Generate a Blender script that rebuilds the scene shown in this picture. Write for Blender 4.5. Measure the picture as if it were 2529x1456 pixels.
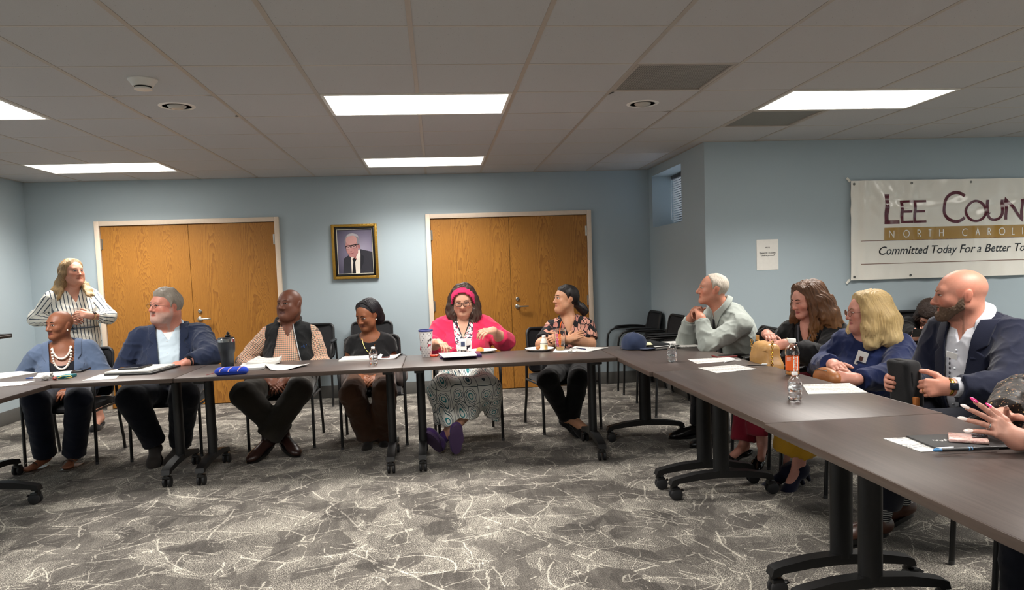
import bpy, bmesh, math, random
import numpy as np
from mathutils import Vector, Matrix
for o in list(bpy.data.objects): bpy.data.objects.remove(o)
SC = bpy.context.scene
COL = SC.collection
random.seed(7); RNG = np.random.default_rng(7)
# ------------------------------------------------------------------ camera
FPX, YAW, PITCH, ROLL, PPY, CAMZ = 1779.43, 0.1015396, -0.0690645, -0.0350204, 66.4185, 1.345
_F = Vector((math.sin(YAW)*math.cos(PITCH), math.cos(YAW)*math.cos(PITCH), math.sin(PITCH)))
_r = Vector((math.cos(YAW), -math.sin(YAW), 0)); _u = _r.cross(_F)
_R = math.cos(ROLL)*_r + math.sin(ROLL)*_u
_U = -math.sin(ROLL)*_r + math.cos(ROLL)*_u
CAM = Vector((0, 0, CAMZ))
cd = bpy.data.cameras.new('camera'); cam = bpy.data.objects.new('camera', cd); COL.objects.link(cam)
cd.sensor_width = 36; cd.lens = FPX*36/2529; cd.shift_y = PPY/2529; cd.clip_start = .05
cam.matrix_world = Matrix(((_R.x,_U.x,-_F.x,CAM.x),(_R.y,_U.y,-_F.y,CAM.y),(_R.z,_U.z,-_F.z,CAM.z),(0,0,0,1)))
SC.camera = cam
def _ray(x, y): return _R*((x-1264.5)/FPX) - _U*((y-728-PPY)/FPX) + _F
def PY(x, y, Y): d=_ray(x,y); return CAM+d*(Y/d.y)            # pixel -> point on the plane y=Y
def PX(x, y, X): d=_ray(x,y); return CAM+d*(X/d.x)
def PZ(x, y, Z): d=_ray(x,y); return CAM+d*((Z-CAMZ)/d.z)
# ------------------------------------------------------------------ world, exposure
w = bpy.data.worlds.new('world'); SC.world = w; w.use_nodes = True
w.node_tree.nodes['Background'].inputs[0].default_value = (.75,.85,1,1)
w.node_tree.nodes['Background'].inputs[1].default_value = 2.2
SC.view_settings.view_transform = 'Standard'; SC.view_settings.look = 'None'
SC.view_settings.gamma = 1; SC.view_settings.use_curve_mapping = False
SC.view_settings.exposure = 1.42
LAMP = 2.2            # glow of the ceiling light diffusers
TUBE_W = 17.          # watts of each fluorescent lamp
# ------------------------------------------------------------------ materials
def lin(c):
    if isinstance(c, str):
        c = tuple(int(c[i:i+2],16)/255 for i in (0,2,4))
    return tuple(((v/12.92) if v<=.04045 else ((v+.055)/1.055)**2.4) for v in c)
class NT:
    """small node-tree writer"""
    def __init__(s, name):
        s.m = bpy.data.materials.new(name); s.m.use_nodes = True; s.t = s.m.node_tree
        s.b = s.t.nodes['Principled BSDF']
    def n(s, kind, **kw):
        nd = s.t.nodes.new('ShaderNode'+kind)
        for k,v in kw.items():
            if k.startswith('i_'):
                key = k[2:]; key = int(key) if key.isdigit() else key.replace('_',' ')
                s.put(nd.inputs[key], v)
            else: setattr(nd, k, v)
        return nd
    def put(s, inp, v):
        if hasattr(v,'is_output'): s.t.links.new(v, inp)
        else:
            if isinstance(v,(tuple,list)) and len(v)==3 and inp.type=='RGBA': v = (*v,1)
            inp.default_value = v
    def set(s, **kw):
        for k,v in kw.items(): s.put(s.b.inputs[k.replace('_',' ')], v)
        return s
    def math(s, op, a, b=0., c=0., clamp=False):
        nd = s.t.nodes.new('ShaderNodeMath'); nd.operation = op; nd.use_clamp = clamp
        s.put(nd.inputs[0],a); s.put(nd.inputs[1],b); s.put(nd.inputs[2],c); return nd.outputs[0]
    def mix(s, f, a, b, mode='MIX'):
        nd = s.t.nodes.new('ShaderNodeMix'); nd.data_type='RGBA'; nd.blend_type=mode
        s.put(nd.inputs[0],f); s.put(nd.inputs[6],a); s.put(nd.inputs[7],b); return nd.outputs[2]
    def ramp(s, f, stops, interp='LINEAR'):
        nd = s.t.nodes.new('ShaderNodeValToRGB'); cr = nd.color_ramp; cr.interpolation = interp
        while len(cr.elements)<len(stops): cr.elements.new(.5)
        for e,(p,c) in zip(cr.elements, stops):
            e.position = p; e.color = (*c,1) if len(c)==3 else c
        s.put(nd.inputs[0], f); return nd.outputs[0]
    def co(s, which='Object', scale=(1,1,1), loc=(0,0,0)):
        tc = s.n('TexCoord'); mp = s.n('Mapping'); mp.inputs['Scale'].default_value = scale; mp.inputs['Location'].default_value = loc
        s.t.links.new(tc.outputs[which], mp.inputs[0]); return mp.outputs[0]
    def attr(s, name, scale=(1,1,1)):
        a = s.n('Attribute', attribute_name=name); mp = s.n('Mapping'); mp.inputs['Scale'].default_value = scale
        s.t.links.new(a.outputs['Vector'], mp.inputs[0]); return mp.outputs[0]
    def noise(s, v, scale=5., detail=2., rough=.5, dist=0.):
        nd = s.n('TexNoise'); s.put(nd.inputs['Vector'], v); nd.inputs['Scale'].default_value=scale
        nd.inputs['Detail'].default_value=detail; nd.inputs['Roughness'].default_value=rough; nd.inputs['Distortion'].default_value=dist
        return nd.outputs[0]
    def bump(s, h, strength=.2, dist=.01):
        nd = s.n('Bump'); nd.inputs['Strength'].default_value=strength; nd.inputs['Distance'].default_value=dist
        s.put(nd.inputs['Height'], h); s.t.links.new(nd.outputs[0], s.b.inputs['Normal'])
def mat(name, col, rough=.5, metal=0., spec=.5, noise=None, bump=None, sheen=0., coat=0.):
    """plain procedural material: colour with a little noise and relief"""
    k = NT(name); c = lin(col)
    k.set(Roughness=rough, Metallic=metal, Specular_IOR_Level=spec)
    if sheen: k.set(Sheen_Weight=sheen, Sheen_Roughness=.5)
    if coat: k.set(Coat_Weight=coat, Coat_Roughness=.1)
    sc, am = noise or (30., .06)
    v = k.co()
    f = k.noise(v, sc, 3.)
    k.set(Base_Color=k.mix(f, tuple(x*(1-am) for x in c), tuple(min(1,x*(1+am)) for x in c)))
    if bump: k.bump(k.noise(v, bump[0], 3.), bump[1], bump[2] if len(bump)>2 else .004)
    return k.m
def fabric(name, col, fine=420., am=.10, rough=.9, sheen=.15, bs=.25):
    return mat(name, col, rough, 0, .25, (fine, am), (fine, bs, .002), sheen)
def glassy(name, col=(1,1,1), rough=.02, ior=1.45, alpha=1.0):
    k = NT(name); k.set(Base_Color=col, Roughness=rough, Transmission_Weight=1., IOR=ior); return k.m
# ------------------------------------------------------------------ mesh helpers
class MB:
    def __init__(s): s.v=[]; s.f=[]; s.mi=[]; s.m=0
    def _add(s, vs, fs):
        o=len(s.v); s.v += [tuple(p) for p in vs]
        for f in fs: s.f.append(tuple(i+o for i in f)); s.mi.append(s.m)
        return s
    def box(s, c, size, bev=0., rot=None):
        hx,hy,hz = (d/2 for d in size); c=Vector(c); vs=[]; fs=[]
        bev=min(bev,hx*.98,hy*.98,hz*.98)
        if bev<=0:
            P=[Vector((x*hx,y*hy,z*hz)) for x in(-1,1) for y in(-1,1) for z in(-1,1)]
            F=[(0,1,3,2),(4,6,7,5),(0,4,5,1),(2,3,7,6),(0,2,6,4),(1,5,7,3)]
        else:
            bm=bmesh.new(); bmesh.ops.create_cube(bm,size=1)
            for q in bm.verts: q.co=Vector((q.co.x*hx*2,q.co.y*hy*2,q.co.z*hz*2))
            bmesh.ops.bevel(bm,geom=list(bm.edges),offset=bev,segments=2,profile=.5,affect='EDGES')
            bm.verts.index_update(); P=[q.co.copy() for q in bm.verts]; F=[[q.index for q in f.verts] for f in bm.faces]; bm.free()
        if rot is not None: P=[rot@q for q in P]
        return s._add([q+c for q in P],F)
    def tube(s, path, r, seg=10, cap=True, closed=False, flat=1.0):
        path=[Vector(p) for p in path]; n=len(path)
        rs = r if isinstance(r,(list,tuple)) else [r]*n
        rings=[]; prev=None
        for i,p in enumerate(path):
            a=path[(i-1)%n] if (closed or i>0) else path[i]; b=path[(i+1)%n] if (closed or i<n-1) else path[i]
            t=(b-a).normalized() if (b-a).length>1e-9 else Vector((0,0,1))
            if prev is None:
                h=Vector((0,0,1)) if abs(t.z)<.9 else Vector((1,0,0)); x=t.cross(h).normalized()
            else:
                x=(prev-t*prev.dot(t)); x=x.normalized() if x.length>1e-6 else prev
            prev=x; y=t.cross(x)
            rings.append([p+(x*math.cos(k*2*math.pi/seg)+y*math.sin(k*2*math.pi/seg)*flat)*rs[i] for k in range(seg)])
        vs=[q for ring in rings for q in ring]; fs=[]
        m=n if closed else n-1
        for i in range(m):
            for k in range(seg):
                a=i*seg+k; b=i*seg+(k+1)%seg; c=((i+1)%n)*seg+(k+1)%seg; d=((i+1)%n)*seg+k; fs.append((a,b,c,d))
        if cap and not closed: fs.append(tuple(reversed(range(seg)))); fs.append(tuple((n-1)*seg+k for k in range(seg)))
        return s._add(vs,fs)
    def cyl(s, a, b, r0, r1=None, seg=16): return s.tube([a,b],[r0,r0 if r1 is None else r1],seg)
    def lathe(s, prof, seg=24, c=(0,0,0), axis=None):
        c=Vector(c); vs=[]; fs=[]; n=len(prof)
        M = Matrix.Identity(3) if axis is None else Vector((0,0,1)).rotation_difference(Vector(axis)).to_matrix()
        for r,z in prof:
            for k in range(seg): a=2*math.pi*k/seg; vs.append(M@Vector((r*math.cos(a),r*math.sin(a),z))+c)
        for i in range(n-1):
            for k in range(seg):
                fs.append((i*seg+k,i*seg+(k+1)%seg,(i+1)*seg+(k+1)%seg,(i+1)*seg+k))
        if prof[0][0]>1e-5: fs.append(tuple(reversed(range(seg))))
        if prof[-1][0]>1e-5: fs.append(tuple((n-1)*seg+k for k in range(seg)))
        return s._add(vs,fs)
    def prism(s, poly, h, M=None):
        """poly: 2d outline in local x,y extruded by h along local z; M 4x4"""
        M = M or Matrix.Identity(4); n=len(poly)
        vs=[M@Vector((x,y,0)) for x,y in poly]+[M@Vector((x,y,h)) for x,y in poly]
        fs=[tuple(reversed(range(n))),tuple(range(n,2*n))]+[(i,(i+1)%n,(i+1)%n+n,i+n) for i in range(n)]
        return s._add(vs,fs)
    def ellip(s, c, r, seg=16, rings=10, M=None):
        c=Vector(c); vs=[]; fs=[]
        for i in range(rings+1):
            th=math.pi*i/rings
            for k in range(seg):
                a=2*math.pi*k/seg; p=Vector((r[0]*math.sin(th)*math.cos(a),r[1]*math.sin(th)*math.sin(a),r[2]*math.cos(th)))
                vs.append((M@p if M else p)+c)
        for i in range(rings):
            for k in range(seg): fs.append((i*seg+k,(i+1)*seg+k,(i+1)*seg+(k+1)%seg,i*seg+(k+1)%seg))
        return s._add(vs,fs)
    def quadgrid(s, P):
        """P: 2-d list of points"""
        n=len(P); m=len(P[0]); vs=[q for row in P for q in row]
        return s._add(vs,[(i*m+j,i*m+j+1,(i+1)*m+j+1,(i+1)*m+j) for i in range(n-1) for j in range(m-1)])
    def mesh(s, name, mats, smooth=40):
        me=bpy.data.meshes.new(name); me.from_pydata(s.v,[],s.f)
        for m in (mats if isinstance(mats,(list,tuple)) else [mats]): me.materials.append(m)
        if any(s.mi): me.polygons.foreach_set('material_index', s.mi)
        if smooth: me.shade_smooth(); me.set_sharp_from_angle(angle=math.radians(smooth))
        me.validate(); me.update(); return me
    def build(s, name, mats, parent=None, smooth=40): return link(name, s.mesh(name,mats,smooth), parent)
def link(name, data, parent=None):
    o=bpy.data.objects.new(name,data); COL.objects.link(o)
    if parent is not None: o.parent=parent
    return o
def tag(o, label=None, cat=None, group=None, kind=None):
    if label: o['label']=label
    if cat: o['category']=cat
    if group: o['group']=group
    if kind: o['kind']=kind
    return o
def thing(name, label, cat, loc=(0,0,0), rz=0., group=None):
    o=link(name,None); o.location=loc; o.rotation_euler=(0,0,rz); o.empty_display_size=.1
    return tag(o,label,cat,group)
def copy_tree(o, parent=None):
    c=o.copy(); COL.objects.link(c)
    if parent is not None: c.parent=parent
    for ch in list(o.children): copy_tree(ch,c)
    return c
def rz3(a): return Matrix.Rotation(a,3,'Z')
def text_mesh(txt, size, name, m, depth=.0008, shear=0., align='LEFT', bold=0., spacing=1.):
    cu=bpy.data.curves.new(name,'FONT'); cu.body=txt; cu.size=size; cu.shear=shear; cu.align_x=align; cu.extrude=depth; cu.offset=bold
    cu.space_character=spacing; cu.resolution_u=3
    ob=bpy.data.objects.new(name,cu); COL.objects.link(ob)
    me=bpy.data.meshes.new_from_object(ob.evaluated_get(bpy.context.evaluated_depsgraph_get()))
    bpy.data.objects.remove(ob); bpy.data.curves.remove(cu)
    me.name=name; me.materials.clear(); me.materials.append(m); return me
# stroke lettering (geometric sans): unit height, polylines
def _arc(cx,cy,rx,ry,a0,a1,n=14): return [(cx+rx*math.cos(math.radians(a0+(a1-a0)*i/n)),cy+ry*math.sin(math.radians(a0+(a1-a0)*i/n))) for i in range(n+1)]
GL={'L':(.42,[[(0,1),(0,0),(.42,0)]]),'E':(.45,[[(.45,1),(0,1),(0,0),(.45,0)],[(0,.5),(.4,.5)]]),
'C':(.84,[_arc(.5,.5,.5,.5,48,312,22)]),'O':(1.,[_arc(.5,.5,.5,.5,0,360,28)]),'U':(.68,[[(0,1),(0,.34)]+_arc(.34,.34,.34,.34,180,360,14)+[(.68,1)]]),
'N':(.72,[[(0,0),(0,1),(.72,0),(.72,1)]]),'T':(.55,[[(0,1),(.55,1)],[(.275,1),(.275,0)]]),'Y':(.62,[[(0,1),(.31,.5),(.62,1)],[(.31,.5),(.31,0)]]),
'R':(.5,[[(0,0),(0,1)]+_arc(.22,.75,.25,.25,90,-90,10)+[(0,.5)],[(.2,.5),(.5,0)]]),'H':(.62,[[(0,0),(0,1)],[(.62,0),(.62,1)],[(0,.52),(.62,.52)]]),
'A':(.72,[[(0,0),(.36,1),(.72,0)],[(.13,.36),(.59,.36)]]),'I':(.0,[[(0,0),(0,1)]]),' ':(.4,[])}
def strokes(mb, txt, x, z, h, t, gap, fn, big=None):
    """flat stroke text; fn(x,z)->3d point; big: height of capitals at word starts"""
    for i,ch in enumerate(txt):
        hh = big if (big and (i==0 or txt[i-1]==' ')) else h
        wd,pl = GL[ch]
        for line in pl:
            P=[Vector((x+p[0]*hh*.92, z+p[1]*hh)) for p in line]
            D=[P[0]]
            for a,b in zip(P[:-1],P[1:]):
                n=max(1,int((b-a).length/.014)); D+=[a+(b-a)*(i/n) for i in range(1,n+1)]
            P=D; L=[];R=[]
            for k,p in enumerate(P):
                a=P[max(k-1,0)]; b=P[min(k+1,len(P)-1)]
                d1=(p-a).normalized() if k>0 else (b-p).normalized(); d2=(b-p).normalized() if k<len(P)-1 else d1
                d=(d1+d2); d=d.normalized() if d.length>1e-6 else d1
                nn=Vector((-d.y,d.x)); c=max(.45,nn.dot(Vector((-d1.y,d1.x)))); nn=nn*(t/2/c)
                L.append(p+nn); R.append(p-nn)
            mb.quadgrid([[fn(*q) for q in L],[fn(*q) for q in R]])
        x += wd*hh*.92 + (gap if ch!=' ' else gap*.6)
    return x
# ------------------------------------------------------------------ room shell
YB, XL, XS, YF, XR, Y0, ZC = 8.236, -4.334, 2.49, 6.491, 7.0, -3.2, 2.473
T = .6096
def GX(c): return c*T-.6827
def GY(r): return r*T+3.3828
def wall_mat():
    k=NT('blue_grey_wall_paint'); v=k.co()
    c=lin('a9b7be'); f=k.noise(v,1.3,3.)
    k.set(Base_Color=k.mix(f,tuple(x*.96 for x in c),tuple(x*1.03 for x in c)),Roughness=.6,Specular_IOR_Level=.35)
    k.bump(k.noise(v,260,2.),.12,.002); return k.m
def carpet_mat():
    k=NT('patterned_carpet'); tc=k.n('TexCoord').outputs['Object']
    nz=k.n('TexNoise'); k.put(nz.inputs['Vector'],tc); nz.inputs['Scale'].default_value=1.7; nz.inputs['Detail'].default_value=3
    def warped(am,sc):
        a=k.n('VectorMath',operation='SCALE'); k.put(a.inputs[0],nz.outputs['Color']); a.inputs['Scale'].default_value=am
        b=k.n('VectorMath',operation='ADD'); k.put(b.inputs[0],tc); k.put(b.inputs[1],a.outputs[0])
        m=k.n('Mapping'); m.inputs['Scale'].default_value=sc; k.put(m.inputs[0],b.outputs[0]); return m.outputs[0]
    def vor(v,s,feat='F1',out='Color'):
        n=k.n('TexVoronoi',feature=feat,voronoi_dimensions='2D'); k.put(n.inputs['Vector'],v); n.inputs['Scale'].default_value=s; return n.outputs[out]
    w1=warped(.25,(1,1.25,1)); w2=warped(.5,(1.2,.8,1)); w3=warped(.15,(1,1,1))
    cell=k.n('SeparateColor'); k.put(cell.inputs[0],vor(w1,4.2)); cell=cell.outputs[0]
    cell2=k.n('SeparateColor'); k.put(cell2.inputs[0],vor(w2,8.0)); cell2=cell2.outputs[1]
    base=k.math('ADD',k.math('MULTIPLY',cell,.55),k.math('MULTIPLY',cell2,.45))
    speck=k.noise(tc,170,2.,.8); big=k.noise(tc,2.2,3.)
    amp=k.math('MULTIPLY',k.math('GREATER_THAN',base,.52),1.)
    sp=k.math('MULTIPLY',k.math('SUBTRACT',speck,.5),k.math('MULTIPLY_ADD',amp,1.9,1.5))
    streak=k.noise(k.co('Object',(18,3.5,1)),1.6,4.,.7)
    val=k.math('ADD',k.math('ADD',k.math('MULTIPLY_ADD',base,.46,.05),k.math('MULTIPLY',k.math('SUBTRACT',streak,.5),.5)),sp)
    val=k.math('ADD',val,k.math('MULTIPLY',k.math('SUBTRACT',big,.5),.5))
    br=k.noise(tc,5.,3.,.6); gr=k.noise(tc,120,1.)
    lines=None
    for v,s,t in ((w3,1.15,.006),(w1,2.3,.008),(warped(.35,(.7,1.5,1)),2.1,.007),(warped(.6,(1.6,.7,1)),3.0,.007),(warped(.9,(.6,1.9,1)),3.6,.007)):
        e=k.math('LESS_THAN',k.math('ADD',vor(v,s,'DISTANCE_TO_EDGE','Distance'),k.math('MULTIPLY',k.math('SUBTRACT',gr,.5),.022)),t)
        lines=e if lines is None else k.math('MAXIMUM',lines,e)
    ring=vor(w3,.75,'F1','Distance')
    fr=k.math('ABSOLUTE',k.math('SUBTRACT',k.math('FRACT',k.math('MULTIPLY',ring,3.1)),.5))
    arcs=k.math('MULTIPLY',k.math('LESS_THAN',k.math('ADD',fr,k.math('MULTIPLY',k.math('SUBTRACT',gr,.5),.03)),.011),k.math('GREATER_THAN',k.noise(tc,1.9,2.),.53))
    lines=k.math('MAXIMUM',k.math('MULTIPLY',lines,k.math('GREATER_THAN',br,.47)),arcs)
    val=k.math('ADD',val,k.math('MULTIPLY',lines,.42))
    col=k.ramp(val,[(0.,lin('37332f')),(.3,lin('5f5a54')),(.55,lin('8a857c')),(.8,lin('b9b3a6')),(1.,lin('d8d2c2'))])
    k.set(Base_Color=col,Roughness=.95,Specular_IOR_Level=.1,Sheen_Weight=.1)
    k.bump(k.noise(tc,600,2.),.5,.004); return k.m
def tile_mat():
    k=NT('mineral_fibre_tile'); v=k.co(); c=lin('bfbfc0')
    pits=k.math('LESS_THAN',k.noise(v,95,2.,.7),.30); f=k.noise(v,260,2.)
    col=k.mix(f,tuple(x*.9 for x in c),c)
    k.set(Base_Color=k.mix(k.math('MULTIPLY',pits,.75),col,tuple(x*.35 for x in c)),Roughness=.95,Specular_IOR_Level=.1)
    k.bump(f,.25,.003); return k.m
M_WALL=wall_mat(); M_CARPET=carpet_mat(); M_TILE=tile_mat()
M_GRID=mat('ceiling_grid_paint','aca399',.5); M_TEE=mat('cross_tee_paint','bcb6af',.6); M_BASE=mat('grey_vinyl_baseboard','5b5a57',.55)
M_SLAB=mat('ceiling_slab','bdbab4',.95)
def struct(o): o['kind']='structure'; return o
struct(MB().box(((XL+XR)/2,(Y0+YB)/2,-.05),(XR-XL+.4,YB-Y0+.4,.1)).build('floor',M_CARPET))
wb=MB().box(((XL+XS)/2,YB+.1,ZC/2+.1),(XS-XL+.4,.2,ZC+.2)); struct(wb.build('wall_back',M_WALL))
LW=((-2.6,-.6),); m=MB(); zt=ZC+.2; ys=[Y0-.2]+[q for p in LW for q in p]+[YB+.2]
for a,b in zip(ys[::2],ys[1::2]): m.box((XL-.1,(a+b)/2,zt/2),(.2,b-a,zt))
for a,b in LW: m.box((XL-.1,(a+b)/2,.45),(.2,b-a,.9)).box((XL-.1,(a+b)/2,(2.25+zt)/2),(.2,b-a,zt-2.25))
struct(m.build('wall_left',M_WALL,smooth=0))
struct(MB().box(((XS+XR)/2+.15,YF+.1,ZC/2+.1),(XR-XS+.1,.2,ZC+.2)).build('wall_front',M_WALL))
struct(MB().box((XR+.1,(Y0+YF)/2,ZC/2+.1),(.2,YF-Y0+.4,ZC+.2)).build('wall_right',M_WALL))
struct(MB().box(((XL+XR)/2,Y0-.1,ZC/2+.1),(XR-XL+.4,.2,ZC+.2)).build('wall_rear',M_WALL))
# side wall with the window recess
WY0,WY1,WZ0,WZ1,WD=7.13,8.115,1.795,2.375,.24
m=MB(); th=.5; zt=ZC+.2
m.box((XS+th/2,(YF+.0005+WY0)/2,zt/2),(th,WY0-YF-.0005,zt)).box((XS+th/2,(WY1+YB)/2+.05,zt/2),(th,YB-WY1+.1,zt))
m.box((XS+th/2,(WY0+WY1)/2,WZ0/2),(th,WY1-WY0,WZ0)).box((XS+th/2,(WY0+WY1)/2,(WZ1+zt)/2),(th,WY1-WY0,zt-WZ1))
struct(m.build('wall_side',M_WALL,smooth=0))
struct(MB().box(((XL+XR)/2,(Y0+YB)/2,ZC+.2),(XR-XL+.4,YB-Y0+.4,.06)).build('ceiling_slab',M_SLAB))
# baseboards
bh=.138
def base(name,c,s): struct(MB().box(c,s,.003).build(name,M_BASE))
for nm,(x0,x1) in (('baseboard_back',(XL,-3.64)),('baseboard_back_middle',(-1.69,-.11)),('baseboard_back_right',(1.80,XS))): base(nm,((x0+x1)/2,YB-.004,bh/2),(x1-x0,.008,bh))
base('baseboard_left',(XL+.004,(Y0+YB)/2,bh/2),(.008,YB-Y0,bh)); base('baseboard_side',(XS-.004,(YF+YB)/2,bh/2),(.008,YB-YF,bh))
base('baseboard_front',((XS+XR)/2,YF-.004,bh/2),(XR-XS,.008,bh))
# ------------------------------------------------------------------ suspended ceiling
ceil=struct(link('ceiling',None))
troffers=[(0,2),(0,6),(-5,2),(-5,6),(5,2),(0,-2),(-5,-2),(5,-2),(0,-6),(-5,-6),(5,-6),(10,2),(10,-2),(10,-6)]
taken=set()
for c,r in troffers: taken|={(c,r),(c+1,r)}
vents=[(3,1),(5,3)]; taken|=set(vents)
cans={(-2,2):(-1.601,4.87),(3,2):(1.465,4.951)}
tile_cache={}
def tile_mesh(wx,wy):
    key=(round(wx,3),round(wy,3))
    if key not in tile_cache: tile_cache[key]=MB().box((0,0,.008),(wx,wy,.016),.0015).mesh('ceiling_tile',M_TILE,0)
    return tile_cache[key]
RMIN=-3
for c in range(-6,13):
    for r in range(RMIN,8):
        if (c,r) in taken: continue
        x0,x1=max(GX(c),XL),min(GX(c+1),XR); y0,y1=GY(r),min(GY(r+1),YB)
        if x0>=XS-.01: y1=min(y1,YF)
        if x0<XS<x1 and y0>=YF-.02: x1=XS
        if x1-x0<.04 or y1-y0<.03: continue
        g=.011
        if (c,r) in cans:
            cx,cy=cans[(c,r)]; n=32; m=MB(); out=[];inn=[]
            for k in range(n):
                a=2*math.pi*(k+.5)/n; dx,dy=math.cos(a),math.sin(a)
                tx=((x1-g-cx) if dx>0 else (x0+g-cx))/dx; ty=((y1-g-cy) if dy>0 else (y0+g-cy))/dy; t=min(tx,ty)
                out.append((cx+dx*t,cy+dy*t)); inn.append((cx+dx*.088,cy+dy*.088))
            m.quadgrid([[(*p,ZC) for p in out+out[:1]],[(*p,ZC) for p in inn+inn[:1]],[(*p,ZC+.016) for p in inn+inn[:1]]])
            m.build('ceiling_tile',M_TILE,ceil,0); continue
        o=link('ceiling_tile',tile_mesh(x1-x0-2*g,y1-y0-2*g),ceil); o.location=((x0+x1)/2,(y0+y1)/2,ZC)
# T-bars
for c in range(-5,13):
    y1=YB if GX(c)<XS else YF
    cuts=sorted((GY(r),GY(r+1)) for cc,r in troffers if cc+1==c); a=Y0
    for q0,q1 in cuts+[(y1,y1)]:
        if q0-a>.03: MB().box((GX(c),(a+q0)/2,ZC+.004),(.024,q0-a,.012)).build('grid_runner',M_GRID,ceil,0)
        a=q1
for r in range(RMIN,8):
    x1=XR if GY(r)<YF else XS
    MB().box(((XL+x1)/2,GY(r),ZC+.0045),(x1-XL,.018,.010)).build('grid_cross_tee',M_TEE,ceil,0)
MB().box(((XL+XR)/2,(Y0+GY(RMIN))/2,ZC+.02),(XR-XL,GY(RMIN)-Y0,.02)).build('ceiling_rear_panel',M_TILE,ceil,0)
for (x0,x1,y) in ((XL,XS,YB-.011),(XS,XR,YF-.011)): MB().box(((x0+x1)/2,y,ZC+.004),(x1-x0,.022,.012)).build('wall_angle',M_GRID,ceil,0)
MB().box((XL+.011,(Y0+YB)/2,ZC+.004),(.022,YB-Y0,.012)).build('wall_angle',M_GRID,ceil,0)
MB().box((XS-.011,(YF+YB)/2,ZC+.004),(.022,YB-YF,.012)).build('wall_angle',M_GRID,ceil,0)
# ------------------------------------------------------------------ lights in the ceiling
def diffuser_mat():
    k=NT('prismatic_light_diffuser'); v=k.co('Object',(1,1,1))
    s=k.n('SeparateXYZ'); k.put(s.inputs[0],v)
    band=k.math('SINE',k.math('MULTIPLY',s.outputs[1],21.))           # the tubes show through as soft bands
    e=k.math('MULTIPLY_ADD',band,.08*LAMP,LAMP)
    k.set(Base_Color=(.9,.9,.9),Roughness=.4,Emission_Color=lin('fffaf0'),Emission_Strength=e); return k.m
M_DIFF=diffuser_mat(); M_WHITE=mat('white_enamel','e6e4de',.4); M_DARK=mat('dark_void','0c0c0d',.8)
rear={(0,-2):'over the camera end of the open floor',(-5,-2):'beside the big left windows',(5,-2):'over the near end of the right table row',(0,-6):'by the middle of the rear wall',(-5,-6):'in the rear left corner',(5,-6):'by the right part of the rear wall',(10,2):'by the far end of the right wall',(10,-2):'by the middle of the right wall',(10,-6):'in the rear right corner'}
where={**rear,(0,2):'above the middle of the table row',(0,6):'near the oak doors and the portrait',(-5,2):'above the left table, cut by the picture edge',(-5,6):'above the standing woman by the left doors',(5,2):'next to the square grey return vent'}
for c,r in troffers:
    cx,cy=GX(c+1),GY(r)+T/2
    t=thing('ceiling_light','bright rectangular fluorescent ceiling light '+where.get((c,r),'in the rear part of the room'),'light',(cx,cy,ZC),0,'fluorescent ceiling lights')
    m=MB(); W,H=2*T-.026,T-.026; b=.022
    m.box((0,H/2-b/2,.006),(W,b,.02),.002).box((0,-H/2+b/2,.006),(W,b,.02),.002).box((W/2-b/2,0,.006),(b,H-2*b,.02),.002).box((-W/2+b/2,0,.006),(b,H-2*b,.02),.002)
    m.build('frame',M_WHITE,t)
    MB().box((0,0,.012),(W-2*b,H-2*b,.004)).build('diffuser',M_DIFF,t,0)
    la=bpy.data.lights.new('fluorescent_lamp','AREA'); la.shape='RECTANGLE'; la.size=W-2*b; la.size_y=H-2*b; la.energy=TUBE_W; la.color=lin('fffaf4'); la.spread=math.radians(128)
    o=link('lamp',la,t); o.location=(0,0,.006)
# ------------------------------------------------------------------ vents, downlights, detector
def grille_mat():
    k=NT('perforated_grille'); v=k.co('Object',(95,95,95))
    n=k.n('TexVoronoi',voronoi_dimensions='2D'); k.put(n.inputs['Vector'],v); n.inputs['Scale'].default_value=1.; n.inputs['Randomness'].default_value=0.
    h=k.math('LESS_THAN',n.outputs['Distance'],.36); dirt=k.noise(k.co('Object',(1,1,1)),3.,3.)
    c=k.mix(dirt,lin('8f8c86'),lin('aaa7a0')); k.set(Base_Color=k.mix(h,c,lin('2a2927')),Roughness=.6); return k.m
M_GRILLE=grille_mat(); M_GREYP=mat('grey_panel','7d7c77',.7)
for i,(c,r) in enumerate(vents):
    t=thing('ceiling_vent',['square perforated return air grille beside the recessed downlight','plain dark grey square vent panel touching the right ceiling light'][i],'vent',(GX(c)+T/2,GY(r)+T/2,ZC))
    m=MB(); W=T-.026; b=.02
    for s in (-1,1): m.box((0,s*(W/2-b/2),.004),(W,b,.012),.002).box((s*(W/2-b/2),0,.004),(b,W-2*b,.012),.002)
    m.build('frame',M_GRID,t)
    MB().box((0,0,.008),(W-2*b,W-2*b,.004)).build('perforated_panel' if i==0 else 'panel',M_GRILLE if i==0 else M_GREYP,t,0)
M_LENS=mat('downlight_lens','b8b4ab',.25)
for (c,r),(x,y) in cans.items():
    t=thing('downlight','unlit round recessed downlight '+('in the tile behind the smoke detector' if c<0 else 'in the tile next to the perforated vent'),'light',(x,y,ZC),0,'recessed downlights')
    MB().lathe([(.086,.004),(.088,-.004),(.108,-.003),(.112,.0)],32).build('trim_ring',M_WHITE,t)
    MB().lathe([(.087,.0),(.080,.05),(.078,.085),(0,.086)],32).build('baffle',M_DARK,t)
    MB().lathe([(0,-.020),(.030,-.018),(.052,-.008),(.060,.004),(.058,.02),(0,.03)],32).build('lens',M_LENS,t)
d=PZ(352,196,ZC); t=thing('smoke_detector','white round smoke detector on a ceiling tile','smoke detector',(d.x,d.y,ZC))
M_PLW=mat('white_plastic','d9d6cf',.3)
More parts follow.
